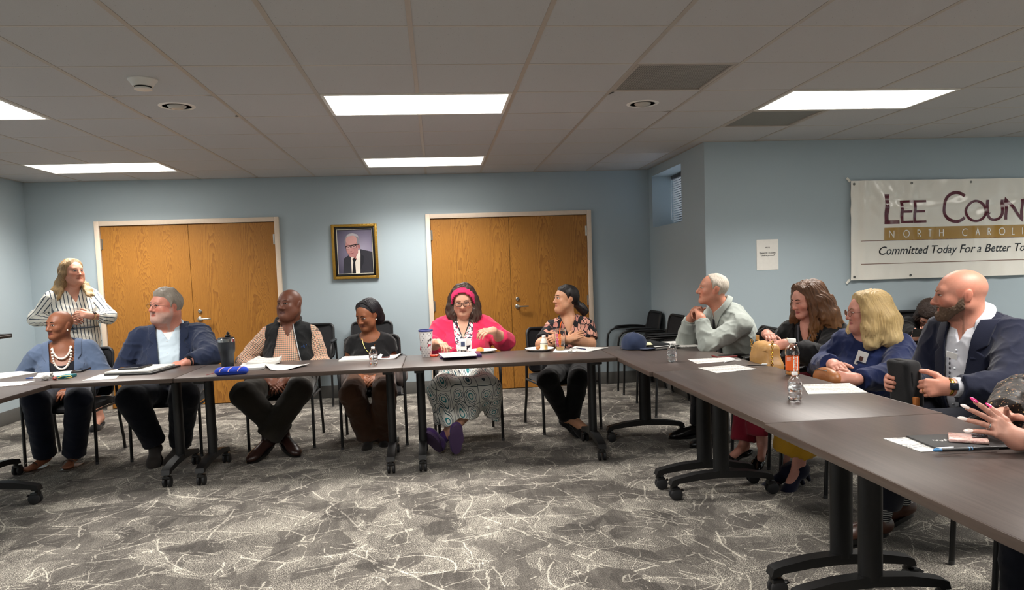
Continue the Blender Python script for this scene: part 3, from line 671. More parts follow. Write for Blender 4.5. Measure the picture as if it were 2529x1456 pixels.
class Field:
    def __init__(s,lo,hi,h):
        s.lo=A(lo);s.h=h;s.n=np.maximum(np.ceil((A(hi)-s.lo)/h).astype(int)+1,4); s.F=np.full(s.n,.25,f32)
    def _sl(s,lo,hi):
        a=np.clip(np.floor((lo-s.lo)/s.h).astype(int),0,s.n); b=np.clip(np.ceil((hi-s.lo)/s.h).astype(int)+1,0,s.n)
        return None if (b<=a).any() else tuple(slice(i,j) for i,j in zip(a,b))
    def add(s,prims):
        for p in prims:
            pad=p.k+3*s.h; sl=s._sl(p.lo-pad,p.hi+pad)
            if sl is None: continue
            g=[(s.lo[i]+s.h*np.arange(sl[i].start,sl[i].stop)).astype(f32) for i in range(3)]; d=p.fn(g[0][:,None,None],g[1][None,:,None],g[2][None,None,:]); V=s.F[sl]; kk=f32(p.k); h=np.maximum(kk-np.abs(V-d),0)*f32(1/p.k); s.F[sl]=np.minimum(V,d)-h*h*(kk*f32(.25))
        return s
    def band(s,lo,hi):
        i=np.nonzero((s.F>lo)&(s.F<hi)); return i,s.lo+s.h*np.stack(i,-1)
    def disp(s,fn,w=.05):
        i,P=s.band(-w,w); s.F[i]+=fn(P); return s
    def inter(s,fn,depth=.045):
        """keep only where fn<=0"""
        i,P=s.band(-depth,2.5*s.h); s.F[i]=np.maximum(s.F[i],fn(P)); return s
    def cut(s,fn,depth=.045): return s.inter(lambda P:-fn(P),depth)
    def union(s,fn,band=.06):
        i,P=s.band(-.2,.25); s.F[i]=np.minimum(s.F[i],fn(P)); return s
    def net(s):
        F=s.F; n=F.shape; neg=F<0
        c=np.zeros(tuple(x-1 for x in n),np.uint8)
        for d in np.ndindex(2,2,2): c+=neg[d[0]:n[0]-1+d[0],d[1]:n[1]-1+d[1],d[2]:n[2]-1+d[2]]
        I=np.nonzero((c>0)&(c<8)); N=len(I[0])
        if N==0: return np.zeros((0,3)),np.zeros((0,4),int)
        idm=np.full(c.shape,-1,np.int64); idm[I]=np.arange(N)
        S=np.zeros((N,3)); cnt=np.zeros(N)
        for ax in range(3):
            for a in (0,1):
                for b in (0,1):
                    o=[0,0,0]; oth=[q for q in range(3) if q!=ax]; o[oth[0]]=a;o[oth[1]]=b
                    i0=tuple(I[q]+o[q] for q in range(3)); o2=o[:];o2[ax]+=1; i1=tuple(I[q]+o2[q] for q in range(3))
                    f0=F[i0];f1=F[i1]; m=(f0<0)!=(f1<0); t=np.where(m,f0/np.where(m,f0-f1,1),0)
                    for q in range(3): S[:,q]+=np.where(m,o[q]+(t if q==ax else 0),0)
                    cnt+=m
        V=s.lo+s.h*(np.stack(I,-1)+S/cnt[:,None]); Q=[]
        for ax in range(3):
            b,d=[q for q in range(3) if q!=ax]
            sl0=[slice(1,-1)]*3; sl0[ax]=slice(0,n[ax]-1); sl1=list(sl0); sl1[ax]=slice(1,n[ax])
            A0=neg[tuple(sl0)];A1=neg[tuple(sl1)]; E=np.nonzero(A0!=A1)
            base=[E[q]+(0 if q==ax else 1) for q in range(3)]
            def cid(db,dd):
                q=[x.copy() for x in base]; q[b]=q[b]-db; q[d]=q[d]-dd; return idm[tuple(q)]
            q4=np.stack([cid(1,1),cid(0,1),cid(0,0),cid(1,0)],-1); fl=A0[E]
            if ax==1: fl=~fl
            q4[~fl]=q4[~fl][:,::-1]; Q.append(q4)
        Q=np.concatenate(Q); Q=Q[(Q>=0).all(1)]; return V,Q
def np_mesh(name,V,Q,mats,cols=None,pat=None,midx=None):
    me=bpy.data.meshes.new(name); me.vertices.add(len(V)); me.vertices.foreach_set('co',V.astype(f32).ravel())
    me.loops.add(len(Q)*4); me.loops.foreach_set('vertex_index',Q.astype(np.int32).ravel())
    me.polygons.add(len(Q)); me.polygons.foreach_set('loop_start',np.arange(0,len(Q)*4,4,dtype=np.int32))
    me.update(calc_edges=True)
    for m in (mats if isinstance(mats,(list,tuple)) else [mats]): me.materials.append(m)
    if midx is not None: me.polygons.foreach_set('material_index',midx.astype(np.int32))
    if cols is not None:
        a=me.attributes.new('Col','FLOAT_COLOR','POINT'); a.data.foreach_set('color',np.c_[cols,np.ones(len(cols))].astype(f32).ravel())
    if pat is not None:
        a=me.attributes.new('pat','FLOAT_VECTOR','POINT'); a.data.foreach_set('vector',pat.astype(f32).ravel())
    me.validate(); me.shade_smooth(); return me
def bounds(prims,pad): return np.min([p.lo for p in prims],0)-pad, np.max([p.hi for p in prims],0)+pad
def wob(P,s,seed=0.):
    """cheap smooth noise -1..1"""
    x,y,z=(P*s).T+seed
    return (np.sin(x*1.3+1.7*np.sin(y*.9+.5*z))+np.sin(y*1.7+1.3*np.sin(z*1.1+.6*x))+np.sin(z*1.5+1.9*np.sin(x*1.2-.4*y)))/3
def smooth01(x): x=np.clip(x,0,1); return x*x*(3-2*x)
def seg(x,xs,ys): return np.interp(x,xs,ys)
def skin_mat(name,rough=.5):
    k=NT(name); a=k.n('Attribute',attribute_name='Col'); v=k.co(); f=k.noise(v,90.,3.); g=k.noise(v,18.,2.)
    c=k.mix(k.math('MULTIPLY',f,.22),a.outputs['Color'],(.0,.0,.0)); c=k.mix(k.math('MULTIPLY',g,.12),c,(.8,.25,.15),'SOFT_LIGHT')
    k.set(Base_Color=c,Roughness=rough,Specular_IOR_Level=.42,Subsurface_Weight=.08,Subsurface_Radius=(.6,.25,.15),Subsurface_Scale=.01); k.bump(k.noise(v,700.,2.),.06,.001); return k.m
M_SKIN=skin_mat('skin',.47)
def vcol_mat(name,rough=.4):
    k=NT(name); a=k.n('Attribute',attribute_name='Col'); f=k.noise(k.co(),50.,2.)
    k.set(Base_Color=k.mix(k.math('MULTIPLY',f,.1),a.outputs['Color'],(0,0,0)),Roughness=rough); return k.m
M_VCOL=vcol_mat('eye_surface',.2)
def hair_mat(name,dark,light,tip=None,scale=(9.,1.2,1.),rough=.42):
    k=NT(name); v=k.attr('pat',scale); f=k.noise(v,6.,5.,.7); g=k.noise(k.attr('pat',(2.,.5,1.)),3.,2.)
    c=k.ramp(f,[(.30,lin(dark)),(.52,lin(light)),(.72,lin(light)),(.8,tuple(min(1,x*1.35) for x in lin(light)))])
    if tip:
        s=k.n('SeparateXYZ'); k.put(s.inputs[0],k.attr('pat')); c=k.mix(k.math('MULTIPLY_ADD',s.outputs[1],-4.5,-.25,clamp=True),c,k.mix(f,lin(light),lin(tip)))
    c=k.mix(k.math('MULTIPLY',g,.5),c,lin(dark)); k.set(Base_Color=c,Roughness=rough,Specular_IOR_Level=.45); k.bump(f,.55,.006); return k.m
# ---- hands
def hand(wr,D,N,side,curl=(25,30,20),spread=4.,s=1.,curls=None,thumb=(35,25),thumb_out=.75):
    """wr wrist, D towards knuckles, N back of the hand, side +1: thumb along N x D, -1 the other way. Returns prims, fingertips"""
    wr=A(wr);D=unit(D);N=unit(A(N)-D*(A(N)@D));Tv=np.cross(N,D)*side; out=[];tips=[]
    o=(.027,.009,-.010,-.027);L=(.088,.092,.087,.078);fl=(.95,1.05,1.,.8)
    for i in range(4):
        K=wr+(D*L[i]+Tv*o[i])*s
        out.append(cap(wr+(D*.012+Tv*o[i]*.55)*s,K,.0155*s,.0125*s,.012,tagn='hand'))
        a=math.radians(spread*(1.5-i)/1.5); dd=unit(D*math.cos(a)+Tv*math.sin(a)); cu=curls[i] if curls else curl
        p=K;ang=0.
        for j,(ln,r0,r1) in enumerate(((.044,.0100,.0090),(.027,.0090,.0082),(.022,.0082,.0070))):
            ang+=math.radians(cu[j]); q=p+(dd*math.cos(ang)-N*math.sin(ang))*ln*fl[i]*s
            out.append(cap(p,q,r0*s*(.9 if i==3 else 1),r1*s*(.9 if i==3 else 1),.0025,tagn='hand')); p0=p;p=q
            if j==0: rp=((p0+q)/2,unit(q-p0))
        tips.append((p,unit(p-p0),dd,N,rp))
    out.append(cap(wr,wr+D*.03*s,.023*s,.02*s,.02,tagn='hand'))
    p=wr+(D*.022+Tv*.022-N*.006)*s; t1=unit(D*.65+Tv*thumb_out-N*.35); q=p+t1*.044*s; out.append(cap(p,q,.0155*s,.0125*s,.012,tagn='hand'))
    t2=unit(t1*math.cos(math.radians(thumb[0]))+D*math.sin(math.radians(thumb[0]))*.8-N*.25); p=q;q=p+t2*.033*s; out.append(cap(p,q,.0122*s,.0105*s,.006,tagn='hand'))
    t3=unit(t2+D*.3-N*.15-Tv*math.sin(math.radians(thumb[1]))*.5); p=q;q=p+t3*.026*s; out.append(cap(p,q,.0105*s,.0085*s,.004,tagn='hand')); tips.append((q,t3,t3,N,None))
    return out,tips
def frame(fwd,up):
    Y=unit(fwd);Z=unit(A(up)-Y*(A(up)@Y));X=np.cross(Y,Z); return np.stack([X,Y,Z])       # rows: right, front, up
def look(pos,ang,pitch=0.):
    """facing direction; ang degrees: 0 = at the camera, + = turned to image right"""
    d=unit((CAM.x-pos[0],CAM.y-pos[1],0)); r=np.array([-d[1],d[0],0]); a=math.radians(ang);p=math.radians(pitch)
    h=d*math.cos(a)+r*math.sin(a); return h*math.cos(p)+np.array([0,0,math.sin(p)])
class Person:
    def __init__(s,name,label,base,scale=1.):
        s.root=thing(name,label,'person',base); s.base=A(base); s.s=scale; s.torso=[];s.arms=[[],[]];s.legs=[[],[]];s.headp=[];s.neck=[];s.hands=[];s.fine=[];s.skin=lin('c99a82');s.tips=[]
        s.lip=None;s.paint=[]
    def part(s,name,me,parent=None):
        o=link(name,me,parent or s.root)
        if parent is None: me.transform(Matrix.Translation(-Vector(s.base)))
        return o
    # --- skeleton
    def body(s,pelvis,neck,front,hw=.185,cd=.115,cw=.165,belly=(.155,.12,.0),hip=.165,bust=0.,shrug=0.,bustw=.075):
        pelvis=A(pelvis);neck=A(neck);Z=unit(neck-pelvis);Y=unit(A(front)-Z*(A(front)@Z));X=np.cross(Y,Z);M=np.stack([X,Y,Z]);s.TM=M;s.pel=pelvis;s.nk=neck;L=np.linalg.norm(neck-pelvis);s.TL=L
        k=.06;t=s.torso
        t.append(ell(neck-Z*.17+Y*.0,(cw,cd,.19),M,k)); t.append(ell(pelvis+Z*L*.33+Y*belly[2],(belly[0],belly[1],L*.36),M,k)); t.append(ell(pelvis+Z*.02,(hip,.125,.13),M,k))
        s.sh=[neck+X*hw-Z*(.088-shrug)-Y*.012,neck-X*hw-Z*(.088-shrug)-Y*.012]       # 0 = person's right
        for q in s.sh: t.append(cap(neck-Z*.058-Y*.015,q+Z*.022-(q-neck)*.10,.058,.040,.05)); 
        if bust:
            for e in (-1,1): t.append(ell(neck-Z*.235+Y*(cd*.72)+X*e*bustw,(.075,bust,.078),M,.05))
        s.M=M; return s
    def arm(s,i,el,wr,r=(.050,.043,.036,.026)):
        el=A(el);wr=A(wr);s.arms[i]=[cap(s.sh[i],el,r[0],r[1],.03,tagn='arm%d'%i),cap(el,wr,r[1],r[3],.03,tagn='arm%d'%i),cap(el,el+(wr-el)*.45,r[1],r[2]*1.08,.03,tagn='arm%d'%i)]
        s.el=getattr(s,'el',[None,None]);s.wr=getattr(s,'wr',[None,None]);s.el[i]=el;s.wr[i]=wr;return s
    def leg(s,i,kn,an,r=(.082,.058,.052,.036),hipoff=.085):
        hp=s.pel+s.M[0]*(hipoff if i==0 else -hipoff)+s.M[1]*.03; kn=A(kn);an=A(an)
        s.hp=getattr(s,'hp',[None,None]);s.kn=getattr(s,'kn',[None,None]);s.an=getattr(s,'an',[None,None]);s.hp[i]=hp;s.kn[i]=kn;s.an[i]=an;s.lr=r
        s.legs[i]=[cap(hp,kn,r[0],r[1],.05,tagn='leg%d'%i),cap(kn,kn+(an-kn)*.4,r[1],r[2],.03,tagn='leg%d'%i),cap(kn+(an-kn)*.4,an,r[2],r[3],.03,tagn='leg%d'%i)];return s
    def head(s,c,fwd,up=(0,0,1),sc=1.,jaw=1.,fat=0.,nose=1.,brow=1.,ear=1.,lips=1.,neckr=.056,chin=1.,neck=True,width=1.):
        c=A(c);M=frame(fwd,up);s.hc=c;s.HM=M;s.hs=sc;h=[]
        def W(x,y,z): return c+(x*M[0]*width+y*M[1]+z*M[2])*sc
        def E(x,y,z,rx,ry,rz,k=.02): h.append(ell(W(x,y,z),(rx*sc*width,ry*sc,rz*sc),M,k*sc))
        def C(a,b,ra,rb,k=.015): h.append(cap(W(*a),W(*b),ra*sc,rb*sc,k*sc))
        E(0,-.020,.030,.076,.094,.084,.02); E(0,.012,.012,.070,.078,.080,.04)
        E(0,.030,-.045,.056*jaw+fat*.3,.060,.068,.04)
        for e in (-1,1):
            C((e*.056*jaw,-.005,-.052),(e*.020*jaw,.069*chin,-.098),.019*jaw,.016*jaw,.04); E(e*.042,.058,-.026,.024+fat*.2,.024,.022,.025)
            if fat: E(e*.048,.035,-.068,.030+fat*.3,.034,.034,.03)
        E(0,.076*chin,-.098,.022*jaw,.018,.016,.02)
        C((-.036,.074,.024),(.036,.074,.024),.0135*brow,.0135*brow,.02)
        C((0,.087,.010),(0,.1065+.008*(nose-1),-.029),.0080*nose,.0120*nose,.012); E(0,.108+.010*(nose-1),-.034,.0120*nose,.0120,.0100,.008)
        for e in (-1,1): E(e*.0135*nose,.095,-.037,.0090*nose,.0115,.0085,.007)
        C((-.019,.078,-.0645),(.019,.078,-.0645),.0085,.0085,.012); 
        for e in (-1,1):
            C((0,.0885,-.0618),(e*.022,.0800,-.0645),.0053*lips,.0032*lips,.004); C((0,.0875,-.0718),(e*.019,.0805,-.0690),.0062*lips,.0034*lips,.004)
        if fat: E(0,.035,-.112,.045+fat*.3,.045,.022+fat*.3,.04)
        s.headcore=h[:]
        for e in (-1,1):
            a=.25; EM=np.stack([M[0],M[1]*math.cos(a)+M[2]*math.sin(a),-M[1]*math.sin(a)+M[2]*math.cos(a)])
            h.append(ell(W(e*(.077 if width==1 else .077),-.010,-.010),(.008*sc,.017*sc*ear,.030*sc*ear),EM,.006*sc)); h.append(ell(W(e*.084,-.016,-.004),(.0045*sc,.017*sc*ear,.027*sc*ear),EM,.004*sc))
        s.headp=h; s.HW=W
        if neck and hasattr(s,'nk'): s.neck=[cap(W(0,-.030,-.055),s.nk+s.M[1]*.005-s.M[2]*.02,neckr*sc,neckr*1.08,.03),cap(W(0,.01,-.085),s.nk+s.M[1]*.03-s.M[2]*.03,neckr*.62,neckr*.7,.03)]
        return s
    def hl(s,P): return ((P-s.hc)@s.HM.T)/s.hs            # head-local coordinates
    def tl(s,P): return (P-s.nk)@s.TM.T                   # torso-local, origin at neck base
    def surf(s,x,z,prims=None):
        """front surface y at head-local x,z"""
        ys=np.arange(.13,.02,-.001); P=s.HW(x,0,z)+ys[:,None]*s.HM[1]*s.hs; F=evalp(prims or s.headcore,P); i=np.nonzero(F<0)[0]; return ys[i[0]] if len(i) else .08
    # --- skin mesh
    def skinmesh(s,hres=.0037,handres=.0039,coarse=.019,extra=(),drop=.26,bare=(),lipcol=None,scalp=None,beard=None,cheek=.25,hide_torso=False):
        allp=s.torso+s.neck+s.arms[0]+s.arms[1]+s.legs[0]+s.legs[1]
        if hide_torso: allp=s.neck
        blocks=[]; hl_,hh=bounds(s.headp,.02); tp=s.headp+s.neck+([] if hide_torso else s.torso)
        blocks.append((hl_,hh,hres,tp)); lo,hi=hl_.copy(),hh.copy(); hi[2]=hl_[2]+.012; lo[2]-=drop-.02; lo[:2]-=.06;hi[:2]+=.06; blocks.append((lo,hi,.008,tp))
        l3,h3=hl_.copy(),hh.copy()
        for hp,i in s.hands:
            lo,hi=bounds(hp,.012); blocks.append((lo,hi,handres,hp+(s.arms[i] if i is not None else [])))
        for lo,hi,r,pr in bare: blocks.append((A(lo),A(hi),r,pr))
        Vs=[];Qs=[];off=0; Cs=[]
        base=A(s.skin)
        for bi,(lo,hi,r,pr) in enumerate(blocks):
            F=Field(lo,hi,r).add(pr); V,Q=F.net()
            col=np.tile(base,(len(V),1)); 
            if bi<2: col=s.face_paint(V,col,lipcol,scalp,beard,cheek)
            Vs.append(V);Qs.append(Q+off);Cs.append(col);off+=len(V)
        cp=[infl(p,-.005) for p in allp]
        lo,hi=bounds(cp,.03); F=Field(lo,hi,coarse).add(cp); V,Q=F.net()
        for (lo2,hi2,r2,_) in blocks:
            if len(Q)==0: continue
            ctr=V[Q].mean(1); inside=((ctr>lo2+.012)&(ctr<hi2-.012)).all(1); Q=Q[~inside]
        Vs.append(V);Qs.append(Q+off);Cs.append(np.tile(base,(len(V),1)))
        V=np.concatenate(Vs);Q=np.concatenate(Qs);C=np.concatenate(Cs)
        used=np.zeros(len(V),bool);used[Q.ravel()]=True; mp=np.cumsum(used)-1; V=V[used];C=C[used];Q=mp[Q]
        s.skinobj=s.part('body',np_mesh('body',V,Q,M_SKIN,C)); return s
    def face_paint(s,V,col,lipcol,scalp,beard,cheek):
        q=s.hl(V);x,y,z=q.T
        def blend(m,c): 
            nonlocal col; col=col*(1-m[:,None])+A(c)*m[:,None]
        red=A(s.skin)*A((1.12,.72,.66))
        g=np.exp(-(((np.abs(x)-.045)/.022)**2+((z+.030)/.022)**2))*(y>.02)+np.exp(-((x/.016)**2+((z+.034)/.014)**2))*(y>.07)*.8+(np.abs(x)>.076)*(np.abs(z+.005)<.035)*.6
        blend(np.clip(g*cheek,0,1),red)
        if scalp is not None:
            c,zh=scalp; m=smooth01((z-seg(y,*zh))/.012); blend(m*.75,c)
        if beard is not None:
            c,am=beard; m=smooth01((-.035-z)/.02)*smooth01((y+.005)/.03)*(1-np.exp(-((x/.02)**2+((z+.066)/.010)**2)))*smooth01((z+.135)/.02)
            m=m*(z>-.125); m=np.maximum(m,smooth01((.018-np.abs(y-.012))/.01)*smooth01((-.0-z)/.02)*(np.abs(x)>.05)); blend(np.clip(m*am,0,1),c)
        lc=lipcol if lipcol is not None else A(s.skin)*A((.86,.52,.50))
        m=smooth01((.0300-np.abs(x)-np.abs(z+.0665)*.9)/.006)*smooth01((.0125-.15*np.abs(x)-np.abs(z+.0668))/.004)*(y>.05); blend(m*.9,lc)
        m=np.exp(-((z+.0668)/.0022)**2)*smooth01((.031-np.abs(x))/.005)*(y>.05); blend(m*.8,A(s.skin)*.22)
        m=np.exp(-(((np.abs(x)-.085)/.012)**2+((y+.010)/.0075)**2+((z+.006)/.014)**2)); blend(m*.75,A(s.skin)*A((.5,.32,.28)))  # shade of the uncarved ear hollow, painted into the skin colour
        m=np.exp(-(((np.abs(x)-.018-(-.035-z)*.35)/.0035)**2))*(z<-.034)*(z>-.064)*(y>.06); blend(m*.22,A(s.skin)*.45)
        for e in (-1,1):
            m=np.exp(-(((x-e*.007)/.0042)**2+((z+.0435)/.0035)**2))*(y>.08); blend(m*.6,A(s.skin)*.2)  # nostrils have no holes; their dark is painted into the skin colour
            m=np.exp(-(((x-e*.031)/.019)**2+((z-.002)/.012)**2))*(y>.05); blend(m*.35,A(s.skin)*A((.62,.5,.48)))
        return col
    def eyes(s,open_=1.,iris='4a3526',gaze=(0,0),lash='1a1412',browc=None,browr=.0032,browlift=0.,browlen=1.):
        for e in (-1,1):
            x0,z0=e*.031,.002; y0=s.surf(x0,z0); V=[];F=[];C=[]; n,mm=20,10; rx,rz,ry=.0160,.0074*open_,.0088
            white=A(lin('d9d2ca'));ir=A(lin(iris))
            for i in range(mm+1):
                th=math.pi/2*i/mm
                for k in range(n):
                    a=2*math.pi*k/n; u,w_=rx*math.sin(th)*math.cos(a),rz*math.sin(th)*math.sin(a)
                    V.append(s.HW(x0+u,y0-.0048+ry*math.cos(th)-.10*abs(u)*(u*e>0)*1.2,z0+w_+.0009*(u*e>0)))
                    d=math.hypot(u-gaze[0]*.006,(w_-gaze[1]*.003)); C.append(white if d>.0068 else (ir if d>.0030 else ir*.15))
            for i in range(mm):
                for k in range(n): F.append((i*n+k,(i+1)*n+k,(i+1)*n+(k+1)%n,i*n+(k+1)%n))
            s.part('eye',np_mesh('eye',A(V),A(F).astype(int),M_VCOL,A(C)))
            m=MB(); pts=[]
            for k in range(7):
                t=k/6*2-1; xx=x0+t*.0182; zz=z0+.0070*open_*(1-t*t)+.0008; pts.append(s.HW(xx,max(s.surf(xx,zz),y0-.006*(1 if t*e<0 else 1.6))+.0022*(1-t*t),zz))
            m.tube(pts,[.0007,.0017,.0021,.0022,.0021,.0017,.0007],6); s.part('eyelash',m.mesh('eyelash',mat('eyelash_'+lash,lash,.6)))
            if browc:
                m=MB();pts=[]
                for k in range(8):
                    t=k/7; xx=e*(.012+.037*t*browlen); zz=.0225+browlift+.006*math.sin(t*2.2)-.004*t*t; pts.append(s.HW(xx,s.surf(xx,zz)+.0005,zz))
                m.tube(pts,[browr*.8,browr*1.1,browr*1.15,browr*1.1,browr,browr*.85,browr*.6,browr*.25],7); s.part('eyebrow',m.mesh('eyebrow',mat('eyebrow_'+browc,browc,.85,0,.2,(300,.3))))
        return s
    # --- hair as a shell over the skull plus extra masses
    def hair(s,name,m,keep,off=.010,extra=(),res=.0049,rough=.003,strand=48.,groove=.002,cuts=(),taper=.03,wave=2.2):
        base=list(s.headcore); lo,hi=bounds(base,off+.03)
        if extra: l2,h2=bounds(list(extra),.03); lo=np.minimum(lo,l2);hi=np.maximum(hi,h2)
        F=Field(lo,hi,res).add(base); i,P=F.band(-.05,off+.02); kk=keep(*s.hl(P).T)*s.hs
        F.F[i]=np.maximum(F.F[i]-(.0015+off*s.hs*smooth01(-kk/taper)),kk)
        if extra: F.add(list(extra))
        for c in cuts: F.inter(c,.06)
        def dsp(P):
            x,y,z=s.hl(P).T; a=np.arctan2(x,-y+.02); n=wob(P,55.,1.); kk=keep(x,y,z); fac=np.where(kk<0,.12+.88*smooth01(-kk/.035),np.where(kk<.02,.12+.88*smooth01(kk/.02),1.))
            return fac*(groove*np.sin(a*strand+wave*np.sin(z*22)+min(1.5,wave)*n)+rough*n)
        if groove or rough: F.disp(dsp,.03)
        V,Q=F.net(); x,y,z=s.hl(V).T; a=np.arctan2(x,-y+.02); pat=np.stack([a,z,x],-1)
        return s.part(name,np_mesh(name,V,Q,m,None,pat))
    # --- clothing layer
    def layer(s,name,m,which='TAB',off=.012,res=.0076,sleeve=(1.,1.),extra=(),cuts=(),keeps=(),fold=.004,foldscale=26.,add=(),hem=None,legend=(1.,1.),pants_flare=0.,under=.0,depth=.05,front=False):
        pr=[]
        if 'T' in which: pr+=[infl(p,off) for p in s.torso]
        for i,ch in ((0,'A'),(1,'B')):
            if ch in which and s.arms[i]:
                sh,el,wr=s.sh[i],s.el[i],s.wr[i]
                if sleeve[i]<=.5:
                    e=sh+(el-sh)*sleeve[i]*2; n=unit(el-sh); pr.append(cap(sh,e,.052+off*1.3,.050+off*1.3,.03,clip=(e-n*.03,n),tagn='arm%d'%i))
                else:
                    e=el+(wr-el)*(sleeve[i]-.5)*2; n=unit(wr-el); q=s.arms[i]; pr.append(infl(q[0],off)); r0=.043+off; 
                    pr.append(cap(el,e+n*.03,r0,.030+off*1.15,.03,clip=(e,n),tagn='arm%d'%i)); pr.append(cap(el,el+(wr-el)*min(.45,(sleeve[i]-.5)*1.6),r0,.040+off,.03,tagn='arm%d'%i))
        if 'P' in which: pr.append(infl(s.torso[2],off)); 
        for i,ch in ((0,'L'),(1,'M')):
            if ch in which and s.legs[i]:
                hp,kn,an=s.hp[i],s.kn[i],s.an[i]; e=kn+(an-kn)*legend[i]; n=unit(an-kn); r=s.lr
                pr.append(infl(s.legs[i][0],off)); pr.append(cap(kn,e+n*.03,r[1]+off,r[3]+off*1.3+.008+pants_flare,.03,clip=(e,n),tagn='leg%d'%i)); pr.append(infl(s.legs[i][1],off*.8))
        pr+=list(extra)
        lo,hi=bounds(pr,.03); F=Field(lo,hi,res).add(pr)
        if fold:
            def dsp(P):
                n=wob(P,foldscale,len(name)); r=1-np.abs(wob(P*A((.7,.7,1.25)),foldscale*1.35,5.)); r2=1-np.abs(wob(P*A((1.2,1.2,.8)),foldscale*2.2,9.)); return fold*(.55*n-1.1*r**4-.6*r2**5+.3)
            F.disp(dsp,.04)
        for fn in keeps: F.inter(fn,depth)
        for fn in cuts: F.cut(fn,depth)
        for fn in add: F.union(fn)
        V,Q=F.net()
        if front:
            Q=Q[(s.tl(V)[:,1]>-.03)[Q].any(1)]; used=np.zeros(len(V),bool); used[Q.ravel()]=True; mp=np.cumsum(used)-1; V=V[used]; Q=mp[Q]
        return s.part(name,np_mesh(name,V,Q,m,None,s.pattern(V)))
    def pattern(s,V):
        q=s.tl(V); pat=np.stack([q[:,0],q[:,2],q[:,1]],-1); best=evalp(s.torso,V)-.004
        for i in (0,1):
            if s.arms[i]:
                for a,b,o in ((s.sh[i],s.el[i],0.),(s.el[i],s.wr[i],np.linalg.norm(s.el[i]-s.sh[i]))):
                    ba=b-a;L=np.linalg.norm(ba);n=ba/L;t=(V-a)@n; tt=np.clip(t,0,L); rad=V-a-tt[:,None]*n; d=np.linalg.norm(rad,axis=1)-.046
                    ref=unit(s.M[1]-n*(s.M[1]@n)); r2=np.cross(n,ref); an=np.arctan2(rad@r2,rad@ref); m=d<best
                    pat[m]=np.stack([an*.055,-(tt+o),np.zeros(len(V))],-1)[m]; best=np.where(m,d,best)
            if s.legs[i]:
                a,b=s.hp[i],s.kn[i]
                for a,b,o in ((s.hp[i],s.kn[i],0.),(s.kn[i],s.an[i],.42)):
                    ba=b-a;L=np.linalg.norm(ba);n=ba/L;t=(V-a)@n;tt=np.clip(t,0,L);rad=V-a-tt[:,None]*n;d=np.linalg.norm(rad,axis=1)-.07
                    ref=unit(s.M[1]+s.M[2]*.3-n*((s.M[1]+s.M[2]*.3)@n));r2=np.cross(n,ref);an=np.arctan2(rad@r2,rad@ref);m=d<best
                    pat[m]=np.stack([an*.075,-(tt+o)-.6,np.zeros(len(V))],-1)[m];best=np.where(m,d,best)
        return pat
    # cutters (negative inside), torso-local: x to the person's right, y front, z up from the neck base
    def vcut(s,zb,zt,half,power=1.,xoff=0.,front=0.0):
        def fn(P):
            x,y,z=s.tl(P).T; t=np.clip((z-zb)/(zt-zb),0,1.6); hw=half*t**power; return np.maximum(np.maximum((np.abs(x-xoff)-hw)*.85,zb-z),front-y)
        return fn
    def scoop(s,depth,r=.085,y0=.06):
        """round neck opening"""
        def fn(P):
            x,y,z=s.tl(P).T; e=(np.hypot(x/r,np.minimum(z+.0,0)/max(depth,.008))-1)*min(r,depth+.01); front=np.maximum(e,-.01-y); back=np.maximum(np.hypot(x,y*.9)-r*.95,-.004-z)
            return np.minimum(front,back)
        return fn
    def above(s,z0):
        return lambda P:(s.tl(P)[:,2]-z0)
    def below(s,z0):
        return lambda P:(z0-s.tl(P)[:,2])
    def collar(s,name,m,r0=.062,r1=.070,z0=-.03,z1=.035,gap=.03,thick=.0048,tilt=.25,flap=.03,spread=.05,front=.02,open_v=.05,res=.0042,cy=.0,point=.03):
        """shirt collar: a band round the neck with two turned-down points"""
        ax=unit((s.HW(0,-.02,-.06)-s.nk)); Y=unit(s.M[1]-ax*(s.M[1]@ax)); X=np.cross(Y,ax); c0=s.nk+Y*cy
        def loc(P): q=P-c0; return q@X,q@Y,q@ax
        def stand(P):
            x,y,z=loc(P); z=z-tilt*(-y+.02); rr=np.hypot(x,y*.95); t=np.clip((z-z0)/(z1-z0),0,1); rad=r0+(r1-r0)*(1-t)
            d=np.abs(rr-rad)-thick; d=np.maximum(d,np.maximum(z0-z,z-z1)); g=gap+open_v*np.clip((z-z0)/(z1-z0),0,1)
            return np.maximum(d,np.minimum(g-np.abs(x),10)*(y>0)-10*(y<=0))
        def leaf(P):
            x,y,z=loc(P); z=z-tilt*(-y+.02); rr=np.hypot(x,y*.95); low=z1-flap-point*smooth01((y-.0)/.06)*(1-np.clip((np.abs(x)-gap-.02)/.06,0,1)); t=np.clip((z1-z)/(.07),0,1.3)
            rad=r0+.006+spread*t; d=(np.abs(rr-rad)-thick)*.8; d=np.maximum(d,np.maximum(low-z,z-z1)); g=gap+open_v*np.clip((z-z0)/(z1-z0),0,1)+.3*np.clip(low+.01-z,0,1)
            return np.maximum(d,np.minimum(g-np.abs(x),10)*(y>0)-10*(y<=0))
        F=Field(c0-.15,c0+.15,res); F.F[:]=.2; i,P=F.band(-1,1); F.F[i]=np.minimum(stand(P),leaf(P)); V,Q=F.net(); return s.part(name,np_mesh(name,V,Q,m,None,s.pattern(V)))
